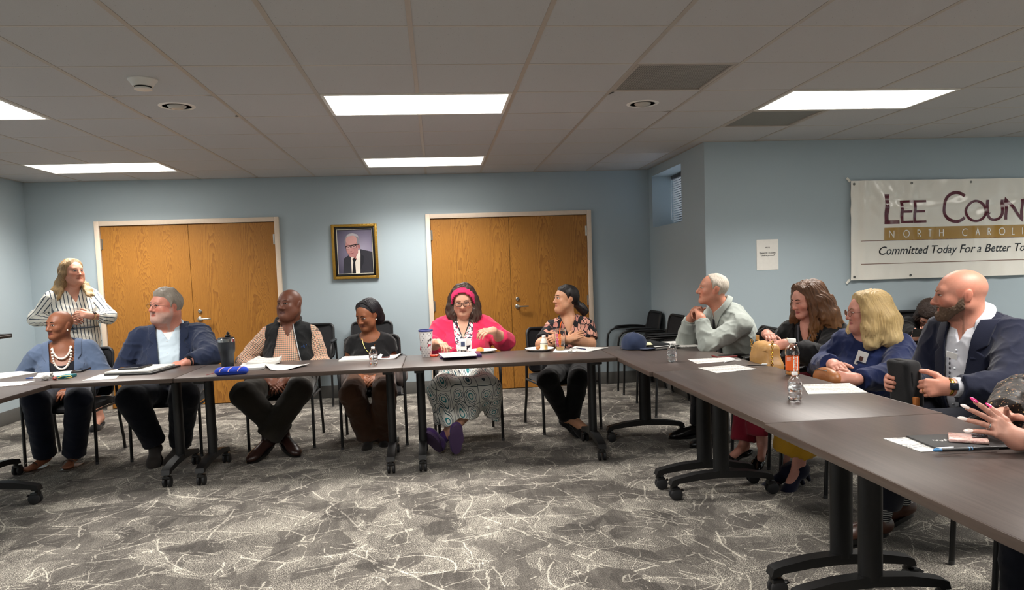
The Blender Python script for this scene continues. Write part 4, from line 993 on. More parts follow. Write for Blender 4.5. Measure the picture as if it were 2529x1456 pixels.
    def lapels(s,name,m,zb,zt,half,width=.06,off=.03,power=1.,res=.0055,notch=.62,collar_z=.02):
        """turned-back revers either side of the opening plus collar behind the neck"""
        base=[infl(p,off) for p in s.torso]
        out=[]
        for e,nm in ((1,'lapel'),(-1,'lapel')):
            def reg(P):
                x,y,z=s.tl(P).T; x=x*e; t=np.clip((z-zb)/(zt-zb),0,1.6); hw=half*t**power; wd=width*np.minimum(1.,t*1.5/.62*.62+.12); wd=np.where(t>notch,width*(.72+.0*t),wd*np.clip(t/notch,0.05,1)+.004)
                wd=wd*(1-.55*np.clip(1-np.abs(t-notch-.05)/.05,0,1))
                d=np.maximum(hw-.004-x,x-hw-wd); d=np.maximum(d,zb-z); d=np.maximum(d,z-collar_z-.05*smooth01(-y/.08)); return np.maximum(d,-y-.09)
            F=Field(*bounds(base,.02),res); F.add(base); F.inter(reg,.012)
            i=F.F<-.012; F.F[i]=.01
            V,Q=F.net(); out.append(s.part(nm,np_mesh(nm,V,Q,m,None,s.pattern(V))))
        return out
    # --- small things
    def shoe(s,i,m,toe,name='shoe',L=.26,wd=.045,hgt=.055,heel=0.,sole=None,an=None,open_=False):
        an=A(s.an[i] if an is None else an); d=unit(A(toe)); Z=unit(A((0,0,1))-d*d[2]) ; X=np.cross(d,Z); M=np.stack([X,d,Z])
        b=an-Z*(.075)  # heel point below the ankle
        pr=[ell(b-d*.012+Z*.035,(wd*.80,.05,.045),M,.03),cap(b+d*.02+Z*.04,b+d*(L*.55)+Z*(.028),.040*wd/.045,.030*wd/.045,.03),ell(b+d*(L*.60)+Z*.022,(wd,.075,.030),M,.03),ell(b+d*(L*.71)+Z*.018,(wd*.8,.05,.024),M,.02)]
        if hgt>.06: pr.append(cap(b+Z*.04,b+Z*(.03+hgt),.042,.044,.03,clip=(b+Z*(.02+hgt),Z)))
        lo,hi=bounds(pr,.02); F=Field(lo,hi,.0068).add(pr); F.inter(lambda P:-(P-b)@Z+.002,.3)
        if open_: F.cut(lambda P:np.maximum(-((P-b)@Z-.030),((P-b)@d)-L*.52),.2)
        V,Q=F.net(); o=s.part(name,np_mesh(name,V,Q,m,None,s.pattern(V)))
        if sole is not None:
            MBs=MB(); 
            P=[]; n=26
            outl=[]
            for k in range(n):
                a=2*math.pi*k/n; yy=math.cos(a); xx=math.sin(a)*(wd+.003)*(1.02 if yy>-.2 else .85); outl.append((xx,(L*.40)+yy*(L*.52)))
            Mx=Matrix(((X[0],d[0],Z[0],b[0]-Z[0]*.016),(X[1],d[1],Z[1],b[1]-Z[1]*.016),(X[2],d[2],Z[2],b[2]-Z[2]*.016),(0,0,0,1)))
            MBs.prism(outl,.022,Mx); me=MBs.mesh('sole',sole); s.part('sole',me)
        if heel:
            m2=MB().cyl(Vector(b-d*.02-Z*heel),Vector(b-d*.02+Z*.02),.011,.024,12); s.part('heel',m2.mesh('heel',m))
        return o
    def glasses(s,m,w=.0245,h=.0185,r=.0014,lens=None,y=.012,drop=0.,rnd=2.6):
        """frame: two rims, bridge, temples; lens sub-parts"""
        mb=MB(); yy=max(s.surf(0,.006),s.surf(.03,.0)+.006)+y-.006; zc=.000+drop; ls=[]
        for e in (-1,1):
            P=[]
            for k in range(24):
                a=2*math.pi*k/24; c,sn=math.cos(a),math.sin(a); q=(abs(c)**rnd+abs(sn)**rnd)**(-1/rnd); x=e*.0325+w*c*q; P.append((x,yy-.10*max(0,abs(x)-.02)*.9,zc+h*sn*q+.002*(c*e>0)))
            mb.tube([s.HW(*p) for p in P],r,6,closed=True); ls.append([s.HW(*p) for p in P])
            xo=e*(.0325+w); yo=yy-.10*(abs(xo)-.02)*.9
            mb.tube([s.HW(xo,yo,zc+.006),s.HW(e*.074,yo-.028,zc+.006),s.HW(e*.0805,.01,zc+.004),s.HW(e*.083,-.018,zc-.002),s.HW(e*.080,-.032,zc-.02)],r*1.05,6)
        mb.tube([s.HW(-.0325+w,yy-.001,zc+.005),s.HW(0,yy+.002,zc+.008),s.HW(.0325-w,yy-.001,zc+.005)],r,6)
        g=s.part('glasses',mb.mesh('glasses',m))
        if lens:
            for P in ls:
                q=MB(); q._add(P,[tuple(range(len(P)))]); me=q.mesh('lens',lens); me.transform(Matrix.Translation(-Vector(s.base))); link('lens',me,g)
        return g
    def beads(s,name,m,pts,r): 
        b=MB()
        for p in pts: b.ellip(Vector(p),(r,r,r),10,6)
        return s.part(name,b.mesh(name,m))
    def chest(s,x,z,off=.03,extra=None):
        """point on the front of the torso at torso-local x,z"""
        ys=np.arange(.34,-.05,-.002); P=s.nk+x*s.TM[0]+ys[:,None]*s.TM[1]+z*s.TM[2]; F=evalp(extra or s.torso,P)-off; i=np.nonzero(F<0)[0]; return P[i[0]] if len(i) else P[-1]
def card(p,name,m,c,n,up,w,h,t=.002):
    """small flat rectangular item worn on a person (badge, pocket ...)"""
    n=unit(n);u=unit(A(up)-n*(A(up)@n));x=np.cross(u,n); Mx=Matrix(((x[0],u[0],n[0],c[0]),(x[1],u[1],n[1],c[1]),(x[2],u[2],n[2],c[2]),(0,0,0,1)))
    mb=MB().prism([(-w/2,-h/2),(w/2,-h/2),(w/2,h/2),(-w/2,h/2)],t,Mx); return p.part(name,mb.mesh(name,m,0))
import time as _t
# ------------------------------------------------------------------ clothing materials
def pat_mat(name,build,rough=.85,bs=.2):
    k=NT(name); s=k.n('SeparateXYZ'); k.put(s.inputs[0],k.attr('pat')); c=build(k,s.outputs[0],s.outputs[1],s.outputs[2])
    k.set(Base_Color=c,Roughness=rough,Specular_IOR_Level=.25,Sheen_Weight=.1); k.bump(k.noise(k.co(),380.,2.),bs,.002); return k.m
def band(k,x,per,w,ph=0.):
    f=k.math('FRACT',k.math('ADD',k.math('DIVIDE',x,per),ph+.5)); return k.math('LESS_THAN',k.math('ABSOLUTE',k.math('SUBTRACT',f,.5)),w/per/2)
def _striped(k,x,y,z):
    n=k.noise(k.co(),14.,2.); xx=k.math('ADD',x,k.math('MULTIPLY',k.math('SUBTRACT',n,.5),.010)); return k.mix(band(k,xx,.030,.0075),lin('e9e6dc'),lin('4b5560'))
def _plaid(k,x,y,z):
    c=lin('ecd9c0'); P=.0158
    c=k.mix(k.math('MULTIPLY',band(k,x,P,.0042),.85),c,lin('231c20')); c=k.mix(k.math('MULTIPLY',band(k,x,P,.0038,.5),.75),c,lin('c0603a'))
    c=k.mix(k.math('MULTIPLY',band(k,y,P,.0042),.8),c,lin('2a1f22')); return k.mix(k.math('MULTIPLY',band(k,y,P,.0038,.5),.6),c,lin('c0663f'))
def _leaf(k,x,y,z):
    v=k.n('CombineXYZ'); nz=k.noise(k.co(),9.,2.); k.put(v.inputs[0],k.math('ADD',k.math('MULTIPLY',x,1.),k.math('MULTIPLY',nz,.09))); k.put(v.inputs[1],k.math('ADD',k.math('MULTIPLY',y,.55),k.math('MULTIPLY',nz,-.05)))
    n=k.n('TexVoronoi',feature='DISTANCE_TO_EDGE',voronoi_dimensions='2D'); k.put(n.inputs['Vector'],v.outputs[0]); n.inputs['Scale'].default_value=34.
    n2=k.n('TexVoronoi',voronoi_dimensions='2D'); k.put(n2.inputs['Vector'],v.outputs[0]); n2.inputs['Scale'].default_value=34.
    sp=k.n('SeparateColor'); k.put(sp.inputs[0],n2.outputs['Color'])
    on=k.math('MULTIPLY',k.math('GREATER_THAN',n.outputs['Distance'],.085),k.math('GREATER_THAN',sp.outputs[0],.42))
    return k.mix(on,lin('18161a'),k.mix(sp.outputs[1],lin('a86a62'),lin('d09a86')))
def _skirt(k,x,y,z):
    v=k.n('CombineXYZ'); k.put(v.inputs[0],x); k.put(v.inputs[1],y)
    n=k.n('TexVoronoi',voronoi_dimensions='2D'); k.put(n.inputs['Vector'],v.outputs[0]); n.inputs['Scale'].default_value=9.5; n.inputs['Randomness'].default_value=.25; d=n.outputs['Distance']
    e=k.n('TexVoronoi',feature='DISTANCE_TO_EDGE',voronoi_dimensions='2D'); k.put(e.inputs['Vector'],v.outputs[0]); e.inputs['Scale'].default_value=9.5; e.inputs['Randomness'].default_value=.25
    c=lin('e3e2da')
    c=k.mix(k.math('LESS_THAN',k.math('ABSOLUTE',k.math('SUBTRACT',d,.30)),.022),c,lin('2f5560')); c=k.mix(k.math('LESS_THAN',k.math('ABSOLUTE',k.math('SUBTRACT',d,.40)),.016),c,lin('3d4650'))
    c=k.mix(k.math('LESS_THAN',k.math('ABSOLUTE',k.math('SUBTRACT',d,.14)),.03),c,lin('2b7f86')); c=k.mix(k.math('LESS_THAN',e.outputs['Distance'],.02),c,lin('4f5a5c'))
    return c
def _gold(k,x,y,z):
    n=k.noise(k.co(),60.,2.); m=k.noise(k.co(),140.,1.); c=k.mix(k.math('GREATER_THAN',n,.62),lin('1c1613'),lin('6b4b38')); return k.mix(k.math('GREATER_THAN',m,.70),c,lin('c2a06a'))
def _print(k,x,y,z):
    n=k.noise(k.co(),45.,2.); m=k.noise(k.co(),80.,1.); c=k.mix(k.math('GREATER_THAN',n,.55),lin('e4e2dd'),lin('3b4150')); return k.mix(k.math('GREATER_THAN',m,.63),c,lin('c03a5a'))
FM={}
def fab(n,c,**kw):
    if n not in FM: FM[n]=fabric(n,c,**kw)
    return FM[n]
M_STRIPE=pat_mat('striped_cotton',_striped); M_PLAID=pat_mat('checked_cotton',_plaid); M_LEAF=pat_mat('leaf_print_cotton',_leaf); M_SKIRT=pat_mat('medallion_print_cotton',_skirt); M_GOLDP=pat_mat('dark_gold_flecked_chiffon',_gold,.5); M_FLORAL=pat_mat('floral_print_cotton',_print)
M_GOLDM=mat('gold_metal','c9a24a',.25,1.); M_SILV=mat('silver_metal','c4c3c0',.2,1.); M_PEARL=mat('pearl_bead','f1e8dc',.22,0,.6); M_WATCH=mat('watch_face','0b0d12',.12); M_STRAP=mat('watch_strap','15151a',.5); M_BADGE=mat('badge_card','e9e9e6',.35)
M_BLUEP=mat('badge_photo','3f4a66',.4); M_BUTTON=mat('shirt_button','d9dde2',.35); M_LENSG=glassy('spectacle_lens',(1,1,1),.0,1.02)
M_TORT=mat('tortoise_frame','2c1715',.3); M_WIRE=mat('dark_wire_frame','3a2622',.3,.4); M_ROSE=mat('rose_gold_frame','8a5a4c',.3,.6)
K_DARK='1d1512'
def chain(pts,rs,k=.03): return [cap(a,b,ra,rb,k) for a,b,ra,rb in zip(pts[:-1],pts[1:],rs[:-1],rs[1:])]
def strip(P,n=6):
    """smooth polyline through points"""
    P=[A(p) for p in P]; out=[]
    for i in range(len(P)-1):
        p0=P[max(i-1,0)];p1=P[i];p2=P[i+1];p3=P[min(i+2,len(P)-1)]
        for k in range(n):
            t=k/n; out.append(.5*((2*p1)+(p2-p0)*t+(2*p0-5*p1+4*p2-p3)*t*t+(3*p1-p0-3*p2+p3)*t**3))
    return out+[P[-1]]
def watch(p,i,back,wstrap=M_STRAP,face=M_WATCH,at=.02,r=.031):
    w=p.wr[i];e=p.el[i];n=unit(w-e);c=w-n*at;N=unit(A(back)-n*(A(back)@n));B=np.cross(n,N); m=MB()
    m.tube([Vector(c+(N*math.cos(a)+B*math.sin(a))*r) for a in np.linspace(0,2*math.pi,20,endpoint=False)],.006,8,closed=True,flat=1.6); g=p.part('watch',m.mesh('watch',wstrap))
    card_m=MB().box(Vector(c+N*(r+.004)),(.036,.032,.010),.004,Matrix((n,B,N)).transposed()); me=card_m.mesh('watch_face',face); me.transform(Matrix.Translation(-Vector(p.base))); link('watch_face',me,g)
def ring(p,c,ax,m=M_GOLDM,r=.0105):
    ax=unit(ax);u=unit(np.cross(ax,(0.3,.5,.8)));v=np.cross(ax,u); b=MB().tube([Vector(A(c)+(u*math.cos(a)+v*math.sin(a))*r) for a in np.linspace(0,2*math.pi,16,endpoint=False)],.0018,6,closed=True); p.part('ring',b.mesh('ring',m))
def pant(p,m,**kw): return p.layer('trousers',m,'PLM',off=kw.pop('off',.012),res=.0125,fold=kw.pop('fold',.004),foldscale=20.,**kw)
MALE_LINE=([-.2,-.07,-.035,-.022,-.005,.012,.022,.045,.075,.12],[-.085,-.08,-.06,.0,.022,-.025,.028,.055,.064,.066])
LONGK=lambda x,y,z:(y-(.070-(.086-z)*.52-.012*np.clip(1-np.abs(x)/.04,0,1)))*.85
def keep_line(line): return lambda x,y,z:(seg(y,*line)-z)*.8
def seat(p,x,y,z=.545): return A((x,y,z))
PEOPLE=[]
# 1 ---- standing woman in the striped shirt dress
def person_standing():
    Y=7.12; b=PY(178,715,Y); p=Person('person','standing woman in a white shirt dress with dark stripes, hands at her waist',(b.x,7.14,0)); p.skin=lin('d29a83')
    hc=PY(179,671,Y-.02); nk=A(PY(176,713,Y)); fr=look(nk,12)
    p.body((nk[0],Y+.03,.86),nk,fr,hw=.168,cd=.125,cw=.165,belly=(.17,.14,.03),hip=.185,bust=.07)
    p.head(hc,look(hc,33,3),(.03,0,1),sc=1.0,fat=.015,neckr=.050,jaw=.92,brow=.8,nose=.92,lips=1.1)
    p.arm(0,PY(90,786,Y-.03),PY(160,790,Y-.17),r=(.055,.047,.038,.026)).arm(1,PY(268,782,Y-.02),PY(226,779,Y-.23),r=(.055,.047,.038,.026))
    for i,(w,d,cu) in enumerate(((p.wr[0],PY(196,786,Y-.25),(35,30,20)),(p.wr[1],PY(196,775,Y-.26),(30,25,20)))):
        h,t=hand(w,A(d)-w,unit((.0,-.75,.45)),1 if i==0 else -1,curl=cu,s=.98); p.hands.append((h,i))
    p.leg(0,(nk[0]-.06,Y+.0,.47),(nk[0]-.05,Y+.08,.09),r=(.09,.06,.055,.037)).leg(1,(nk[0]+.10,Y-.02,.47),(nk[0]+.14,Y+.06,.09),r=(.09,.06,.055,.037))
    legp=p.legs[0]+p.legs[1]; lo,hi=bounds(legp,.03); lo[2]=.0; hi[2]=.55
    feet=[cap(p.an[i],p.an[i]+unit(A((.1,-1,0)))*.15-A((0,0,.06)),.034,.024,.03) for i in (0,1)]
    p.skinmesh(bare=[(lo-A((.05,.2,0)),hi+A((.05,.05,0)),.008,legp+feet)],cheek=.5); p.eyes(.55,'5a6a72',(.6,0),browc='8a6a4a',browr=.0022)
    for i in (0,1): p.shoe(i,fab('black_flat','151414'),(.1 if i else -.05,-1,-.1),'shoe',L=.24,open_=True)
    M=p.TM; Zp=-.47
    sk=[ell(p.nk-A((0,0,.50)),(.19,.165,.20),None,.08),cap((nk[0]+.01,Y,.80),(nk[0]+.02,Y,.40),.175,.21,.06,clip=(A((0,0,.46)),A((0,0,-1))))]
    p.layer('shirt_dress',M_STRIPE,'TAB',off=.016,sleeve=(.66,.66),extra=sk,cuts=[p.vcut(-.125,.05,.075,.9),p.scoop(.02,.07)],fold=.006,foldscale=16.)
    for i in (0,1): # rolled cuffs
        a=p.el[i]+(p.wr[i]-p.el[i])*.32; n=unit(p.wr[i]-p.el[i]); F=[cap(a-n*.03,a+n*.02,.064,.060,.02)]; q=Field(*bounds(F,.02),.005).add(F); q.disp(lambda P:.004*np.sin((P@n)*160)+.004*wob(P,40.)); V,Q=q.net(); p.part('rolled_cuff',np_mesh('rolled_cuff',V,Q,M_STRIPE,None,p.pattern(V)))
    bz=nk[2]-.36; pts=[p.nk*A((1,1,0))+A((.19*math.cos(a),.165*math.sin(a)+.01,bz)) for a in np.linspace(0,2*math.pi,28,endpoint=False)]
    mb=MB().tube([Vector(q) for q in pts],.016,8,closed=True,flat=.5); c=Vector((nk[0]+.03,Y-.175,bz)); 
    for s_ in (-1,1): mb.tube([c,c+Vector((s_*.05,-.02,.03)),c+Vector((s_*.08,-.02,-.005)),c+Vector((s_*.03,-.015,-.01))],.009,6).tube([c,c+Vector((s_*.02,-.02,-.07)),c+Vector((s_*.05,-.02,-.16))],.010,6,flat=.4)
    me=mb.mesh('tie_belt',M_STRIPE); p.part('tie_belt',me)
    mb=MB()
    for k in range(4): q=p.chest(.0,-.12-k*.075,.018); mb.ellip(Vector(q),(.006,.004,.006),8,6)
    p.part('button',mb.mesh('button',M_BUTTON))
    watch(p,1,(.1,-.8,.5),mat('gold_strap','caa070',.4),M_WATCH,.012)
    H=hair_mat('dark_blond_hair','5f4a33','a88a62','e0bd84')
    W=p.HW
    ex=[]
    for dx,dy,end in ((0,0,748),(9,-.02,742),(-9,.02,738)): ex+=chain([W(.060,.0,.05),W(.080,-.01,-.02),A(PY(147+dx*.4,700,Y-.06+dy)),A(PY(141+dx,718,Y-.10+dy)),A(PY(136+dx,735,Y-.125+dy)),A(PY(133+dx,end,Y-.13+dy))],[.028,.028,.026,.021,.012,.002],.02)
    for dx,dy,end in ((0,0,738),(7,.02,729),(-6,-.01,731)): ex+=chain([W(-.060,-.02,.05),W(-.074,-.05,-.01),W(-.078,-.055,-.07),A(PY(211+dx*.4,703,Y+.0+dy)),A(PY(217+dx,716,Y-.06+dy)),A(PY(222+dx,727,Y-.10+dy)),A(PY(226+dx,end,Y-.12+dy))],[.026,.026,.024,.020,.015,.010,.002],.02)
    ex+=chain([W(0,-.08,0),W(0,-.09,-.12),W(0,-.10,-.24)],[.07,.075,.05],.05)
    p.hair('hair',H,LONGK,.013,ex,groove=.0022,strand=70.,wave=.3)
person_standing()
# 2 ---- bald woman, blue chambray blazer, pearls
def person_blazer_w():
    Y=6.05; nk=A(PY(155,846,Y)); p=Person('person','seated bald woman in a chambray blue blazer with a white bead necklace',(nk[0],Y,0)); p.skin=lin('8d5a40')
    fr=look(nk,-8); p.body((nk[0]+.02,Y+.0,.53),nk,fr,hw=.17,cd=.12,cw=.16,belly=(.175,.15,.04),hip=.19,bust=.075)
    hc=A(PY(147,802,Y-.03)); p.head(hc,look(hc,-52,0),(0,0,1),sc=.95,jaw=.90,lips=1.4,nose=1.12,neckr=.048,brow=.85)
    p.arm(0,PY(52,938,Y-.02),PY(100,962,Y-.22),r=(.06,.05,.04,.027)).arm(1,PY(256,930,Y-.0),PY(180,962,Y-.22),r=(.06,.05,.04,.027))
    h,_=hand(p.wr[0],A(PY(135,968,Y-.33))-p.wr[0],(0,-.5,.8),1,s=.92);p.hands.append((h,0)); h,_=hand(p.wr[1],A(PY(140,972,Y-.34))-p.wr[1],(0,-.5,.8),-1,s=.92);p.hands.append((h,1))
    fx,fy=PY(112,1125,5.70),PY(183,1125,5.70); p.leg(0,PY(88,990,5.56),(fx.x,5.70,.088),r=(.10,.07,.062,.04)).leg(1,PY(195,988,5.56),(fy.x,5.70,.088),r=(.10,.07,.062,.04))
    feet=[]
    for i,tx in ((0,-.05),(1,.02)): feet+=[cap(p.an[i]-A((0,0,.02)),p.an[i]+A((tx*.6,-.10,-.055)),.034,.026,.03),ell(p.an[i]+A((tx,-.14,-.062)),(.040,.045,.018),None,.03)]
    ankl=p.legs[0][2:]+p.legs[1][2:]; lo,hi=bounds(feet,.03)
    p.skinmesh(bare=[(lo,hi+A((0,0,.05)),.006,ankl+feet)],lipcol=lin('7d3a33'),cheek=.1); p.eyes(.95,'22130d',(-.5,.1),browc='1d120e',browr=.0026,browlift=.002)
    SL=mat('clear_sandal','5a524c',.25)
    for i,tx in ((0,-.05),(1,.02)): 
        m=MB().box(Vector(p.an[i]+A((tx*.6,-.08,-.083))),(.085,.23,.010),.004); c=p.an[i]+A((tx*.9,-.115,-.05)); m.tube([Vector(c+A((.045*math.cos(a),0,.034*math.sin(a)))) for a in np.linspace(.1,3.04,10)],.007,6,flat=.4); p.part('sandal',m.mesh('sandal',SL))
    pant(p,fab('dark_indigo_denim','141a2b'),off=.014,pants_flare=.012)
    p.layer('camisole',fab('black_camisole','12141c'),'T',off=.010,cuts=[p.scoop(.17,.13)],fold=.0,front=True)
    B=fab('chambray_blue','55647e',am=.22); p.layer('blazer',B,'TAB',off=.022,sleeve=(.92,.92),cuts=[p.vcut(-.75,.02,.098,.25)],fold=.006,foldscale=17.)
    p.lapels('lapel',B,-.62,.03,.094,.06,.028,.25,notch=.70)
    for i in (0,1): pass
    pts=[];n=19
    for k in range(n):
        t=k/(n-1)*math.pi; x=.062*math.cos(t); z=-.012-.085*math.sin(t)**1.2; pts.append(p.chest(x,z-.02,.014))
    p.beads('bead_necklace',M_PEARL,pts,.0088)
    pts=[]; n=23
    for k in range(n):
        t=k/(n-1)*math.pi; x=.066*math.cos(t); z=-.02-.155*math.sin(t)**.9; pts.append(p.chest(x,z-.02,.016))
    p.beads('bead_necklace',M_PEARL,pts,.0092)
    [p.beads('earring',M_PEARL,[p.HW(e*.082,-.004,-.043)],.006) for e in (-1,1)]
person_blazer_w()
# 3 ---- heavy man, navy blazer, pale shirt, glasses
def person_navy():
    Y=6.06; nk=A(PY(418,806,Y)); p=Person('person','heavy-set gray-haired man with glasses in a navy blazer and open pale blue shirt',(nk[0],Y,0)); p.skin=lin('cf8e7a')
    fr=look(nk,-6); p.body((nk[0]+.02,Y+.0,.53),nk,fr,hw=.215,cd=.15,cw=.20,belly=(.225,.20,.06),hip=.21,shrug=-.005)
    hc=A(PY(409,755,Y-.06)); p.head(hc,look(hc,-58,4),(.05,0,1),sc=1.12,jaw=1.08,fat=.05,nose=1.15,neckr=.078,lips=.7,width=1.03)
    p.arm(0,PY(310,915,Y-.05),PY(335,962,Y-.3),r=(.075,.062,.05,.032)).arm(1,A(PY(519,878,Y-.24)),A(PY(466,893,Y-.44)),r=(.075,.062,.05,.032))
    h,_=hand(p.wr[0],A(PY(375,966,Y-.36))-p.wr[0],(0,-.6,.7),1,s=1.05);p.hands.append((h,0)); h,T3=hand(p.wr[1],A(PY(425,903,Y-.49))-p.wr[1],(.1,-.35,.9),-1,curl=(22,18,12),spread=5,s=1.08);p.hands.append((h,1))
    p.leg(0,PY(325,985,5.55),PY(383,1095,5.66),r=(.11,.085,.07,.05)).leg(1,PY(455,978,5.56),PY(445,1095,5.75),r=(.11,.085,.07,.05))
    p.skinmesh(cheek=.7,beard=(lin('b3a59c'),.55)); p.eyes(.45,'5a5048',(-.5,0),browc='8a7263',browr=.0028,browlift=-.003)
    p.glasses(M_WIRE,.024,.0145,.0012,M_LENSG,.012,-.003)
    H=hair_mat('short_grey_hair','6d655c','a79d90',scale=(14.,3.,1.)); W=p.HW
    p.hair('hair',H,keep_line(([-.2,-.07,-.035,-.022,-.005,.012,.022,.045,.070,.12],[-.075,-.07,-.05,.0,.024,-.012,.026,.056,.068,.070])),.009,chain([W(.04,.050,.088),W(0,.058,.094),W(-.04,.050,.090)],[.016,.018,.016],.03)+chain([W(.02,.02,.112),W(-.02,-.03,.112)],[.02,.02],.04),groove=.0015,rough=.0025)
    pant(p,fab('dark_navy_trousers','12151f'),off=.016)
    for i,t in ((0,(.25,-1,-.35)),(1,(-.1,-1,-.2))): p.shoe(i,fab('dark_brown_leather_shoe','2a2522'),t,L=.29,wd=.052,sole=M_RUB)
    S=fab('pale_blue_shirting','c3d3de',am=.04,bs=.1); p.layer('undershirt',fab('white_tee','e6e6e6'),'T',off=.008,cuts=[p.scoop(.012,.088)],fold=0,front=True)
    p.layer('dress_shirt',S,'T',off=.016,cuts=[p.vcut(-.10,.05,.075,.8)],fold=.004,foldscale=18.,front=True)
    p.collar('collar',S,r0=.088,r1=.096,z0=-.035,z1=.034,gap=.032,flap=.034,spread=.045,open_v=.045,cy=.012,point=.05)
    for k in range(4): q=p.chest(.012,-.11-k*.085,.018); p.part('button',MB().ellip(Vector(q),(.006,.004,.006),8,6).mesh('button',M_BUTTON))
    B=fab('navy_wool','1d2740',am=.12); p.layer('blazer',B,'TAB',off=.028,sleeve=(.95,.965),cuts=[p.vcut(-.62,.03,.115,.28,-.01)],fold=.008,foldscale=13.)
    p.lapels('lapel',B,-.52,.03,.095,.075,.034,.30,notch=.68)
    watch(p,1,(.1,-.6,.8),M_STRAP,M_WATCH,-.008,.036); ring(p,T3[2][4][0],T3[2][4][1],M_SILV,.0112)
person_navy()
# 4 ---- bald man, black fleece vest over checked shirt
def person_vest():
    Y=6.14; nk=A(PY(713,803,Y)); p=Person('person','bald man in a black fleece vest over an orange and black checked shirt',(nk[0],Y,0)); p.skin=lin('6d4433')
    fr=look(nk,-6); p.body((nk[0],Y+.0,.53),nk,fr,hw=.18,cd=.135,cw=.175,belly=(.19,.17,.05),hip=.19)
    hc=A(PY(715,751,Y-.03)); p.head(hc,look(hc,-38,4),(-.04,0,1),sc=1.06,jaw=1.0,nose=1.3,lips=1.2,neckr=.066,fat=.01)
    p.arm(0,PY(604,893,Y-.06),PY(660,935,Y-.34),r=(.062,.054,.045,.03)).arm(1,PY(793,893,Y-.05),PY(710,935,Y-.34),r=(.062,.054,.045,.03))
    h,_=hand(p.wr[0],A(PY(694,955,Y-.42))-p.wr[0],(.1,-.7,.6),1,s=1.08);p.hands.append((h,0)); h,_=hand(p.wr[1],A(PY(676,955,Y-.40))-p.wr[1],(-.1,-.7,.6),-1,s=1.08);p.hands.append((h,1))
    p.leg(0,PY(602,975,5.62),PY(700,1068,5.70),r=(.10,.075,.062,.046)).leg(1,PY(740,962,5.64),PY(662,1078,5.62),r=(.10,.075,.062,.046))
    p.skinmesh(cheek=.1,lipcol=lin('5b3530')); p.eyes(.5,'1a0f0b',(-.6,-.3),browc='2a1a15',browr=.0022)
    pant(p,fab('dark_olive_trousers','2c2822'),off=.018,pants_flare=.014)
    SH=mat('dark_brown_leather','2b1712',.35); p.shoe(0,SH,(.62,-.75,-.35),L=.29,wd=.05,hgt=.09,sole=M_RUB); p.shoe(1,SH,(-.45,-.85,-.30),L=.29,wd=.05,hgt=.08,sole=M_RUB)
    p.layer('checked_shirt',M_PLAID,'TAB',off=.014,sleeve=(.96,.96),cuts=[p.vcut(-.085,.05,.06,.8)],fold=.006,foldscale=18.)
    p.collar('collar',M_PLAID,r0=.074,r1=.082,z0=-.035,z1=.03,gap=.022,flap=.03,spread=.045,open_v=.04,point=.05,cy=.01)
    V=fab('black_fleece','0f1113',fine=200.,am=.25,bs=.5)
    def arms_off(P):
        x,y,z=p.tl(P).T; return np.abs(x)-seg(z,[-.6,-.25,-.06,.1],[.26,.225,.185,.16])
    def stand(P):
        x,y,z=p.tl(P).T; zz=z+.30*(y-.0); rr=np.hypot(x,(y-.0)*.95); d=np.abs(rr-.100-.10*np.clip(zz-.02,-.1,.1))-.008; return np.maximum(np.maximum(d,np.maximum(-.06-zz,zz-.058)),np.where(y>0,.062-np.abs(x+.0),-1))
    def gap(P):
        x,y,z=p.tl(P).T; return np.maximum(np.abs(x-.012)-seg(z,[-.6,-.33,-.15,.02,.1],[.15,.125,.085,.052,.07]),-y)*.9
    p.layer('fleece_vest',V,'T',off=.030,cuts=[gap],keeps=[arms_off],add=[stand],fold=.005,foldscale=15.)
    pts=[]
    for k in range(16):
        z=.02-k*.034; pts.append(Vector(p.chest(.012-seg(z,[-.6,-.33,-.15,.02,.1],[.15,.125,.085,.052,.07])-.002,z,.030)))
    p.part('zip',MB().tube(pts,.0042,6).mesh('zip',mat('grey_zip_tape','a9abad',.4)))
    q=p.chest(-.105,-.33,.036); card(p,'name_sticker',mat('sticker_white','d9d4d2',.5),q,p.TM[1]*.9-p.TM[0]*.3,p.TM[2]+p.TM[0]*.25,.03,.055)
    mb=MB()
    for k,(x,z,rx,rz) in enumerate(((-.125,-.165,.018,.006),(-.142,-.158,.010,.004),(-.112,-.170,.009,.004),(-.128,-.178,.014,.003),(-.122,-.152,.006,.004))): mb.ellip(Vector(p.chest(x,z,.031)),(rx*.55,.003,rz),10,6)
    p.part('embroidered_emblem',mb.mesh('embroidered_emblem',mat('blue_thread','2f5fa8',.7)))
person_vest()
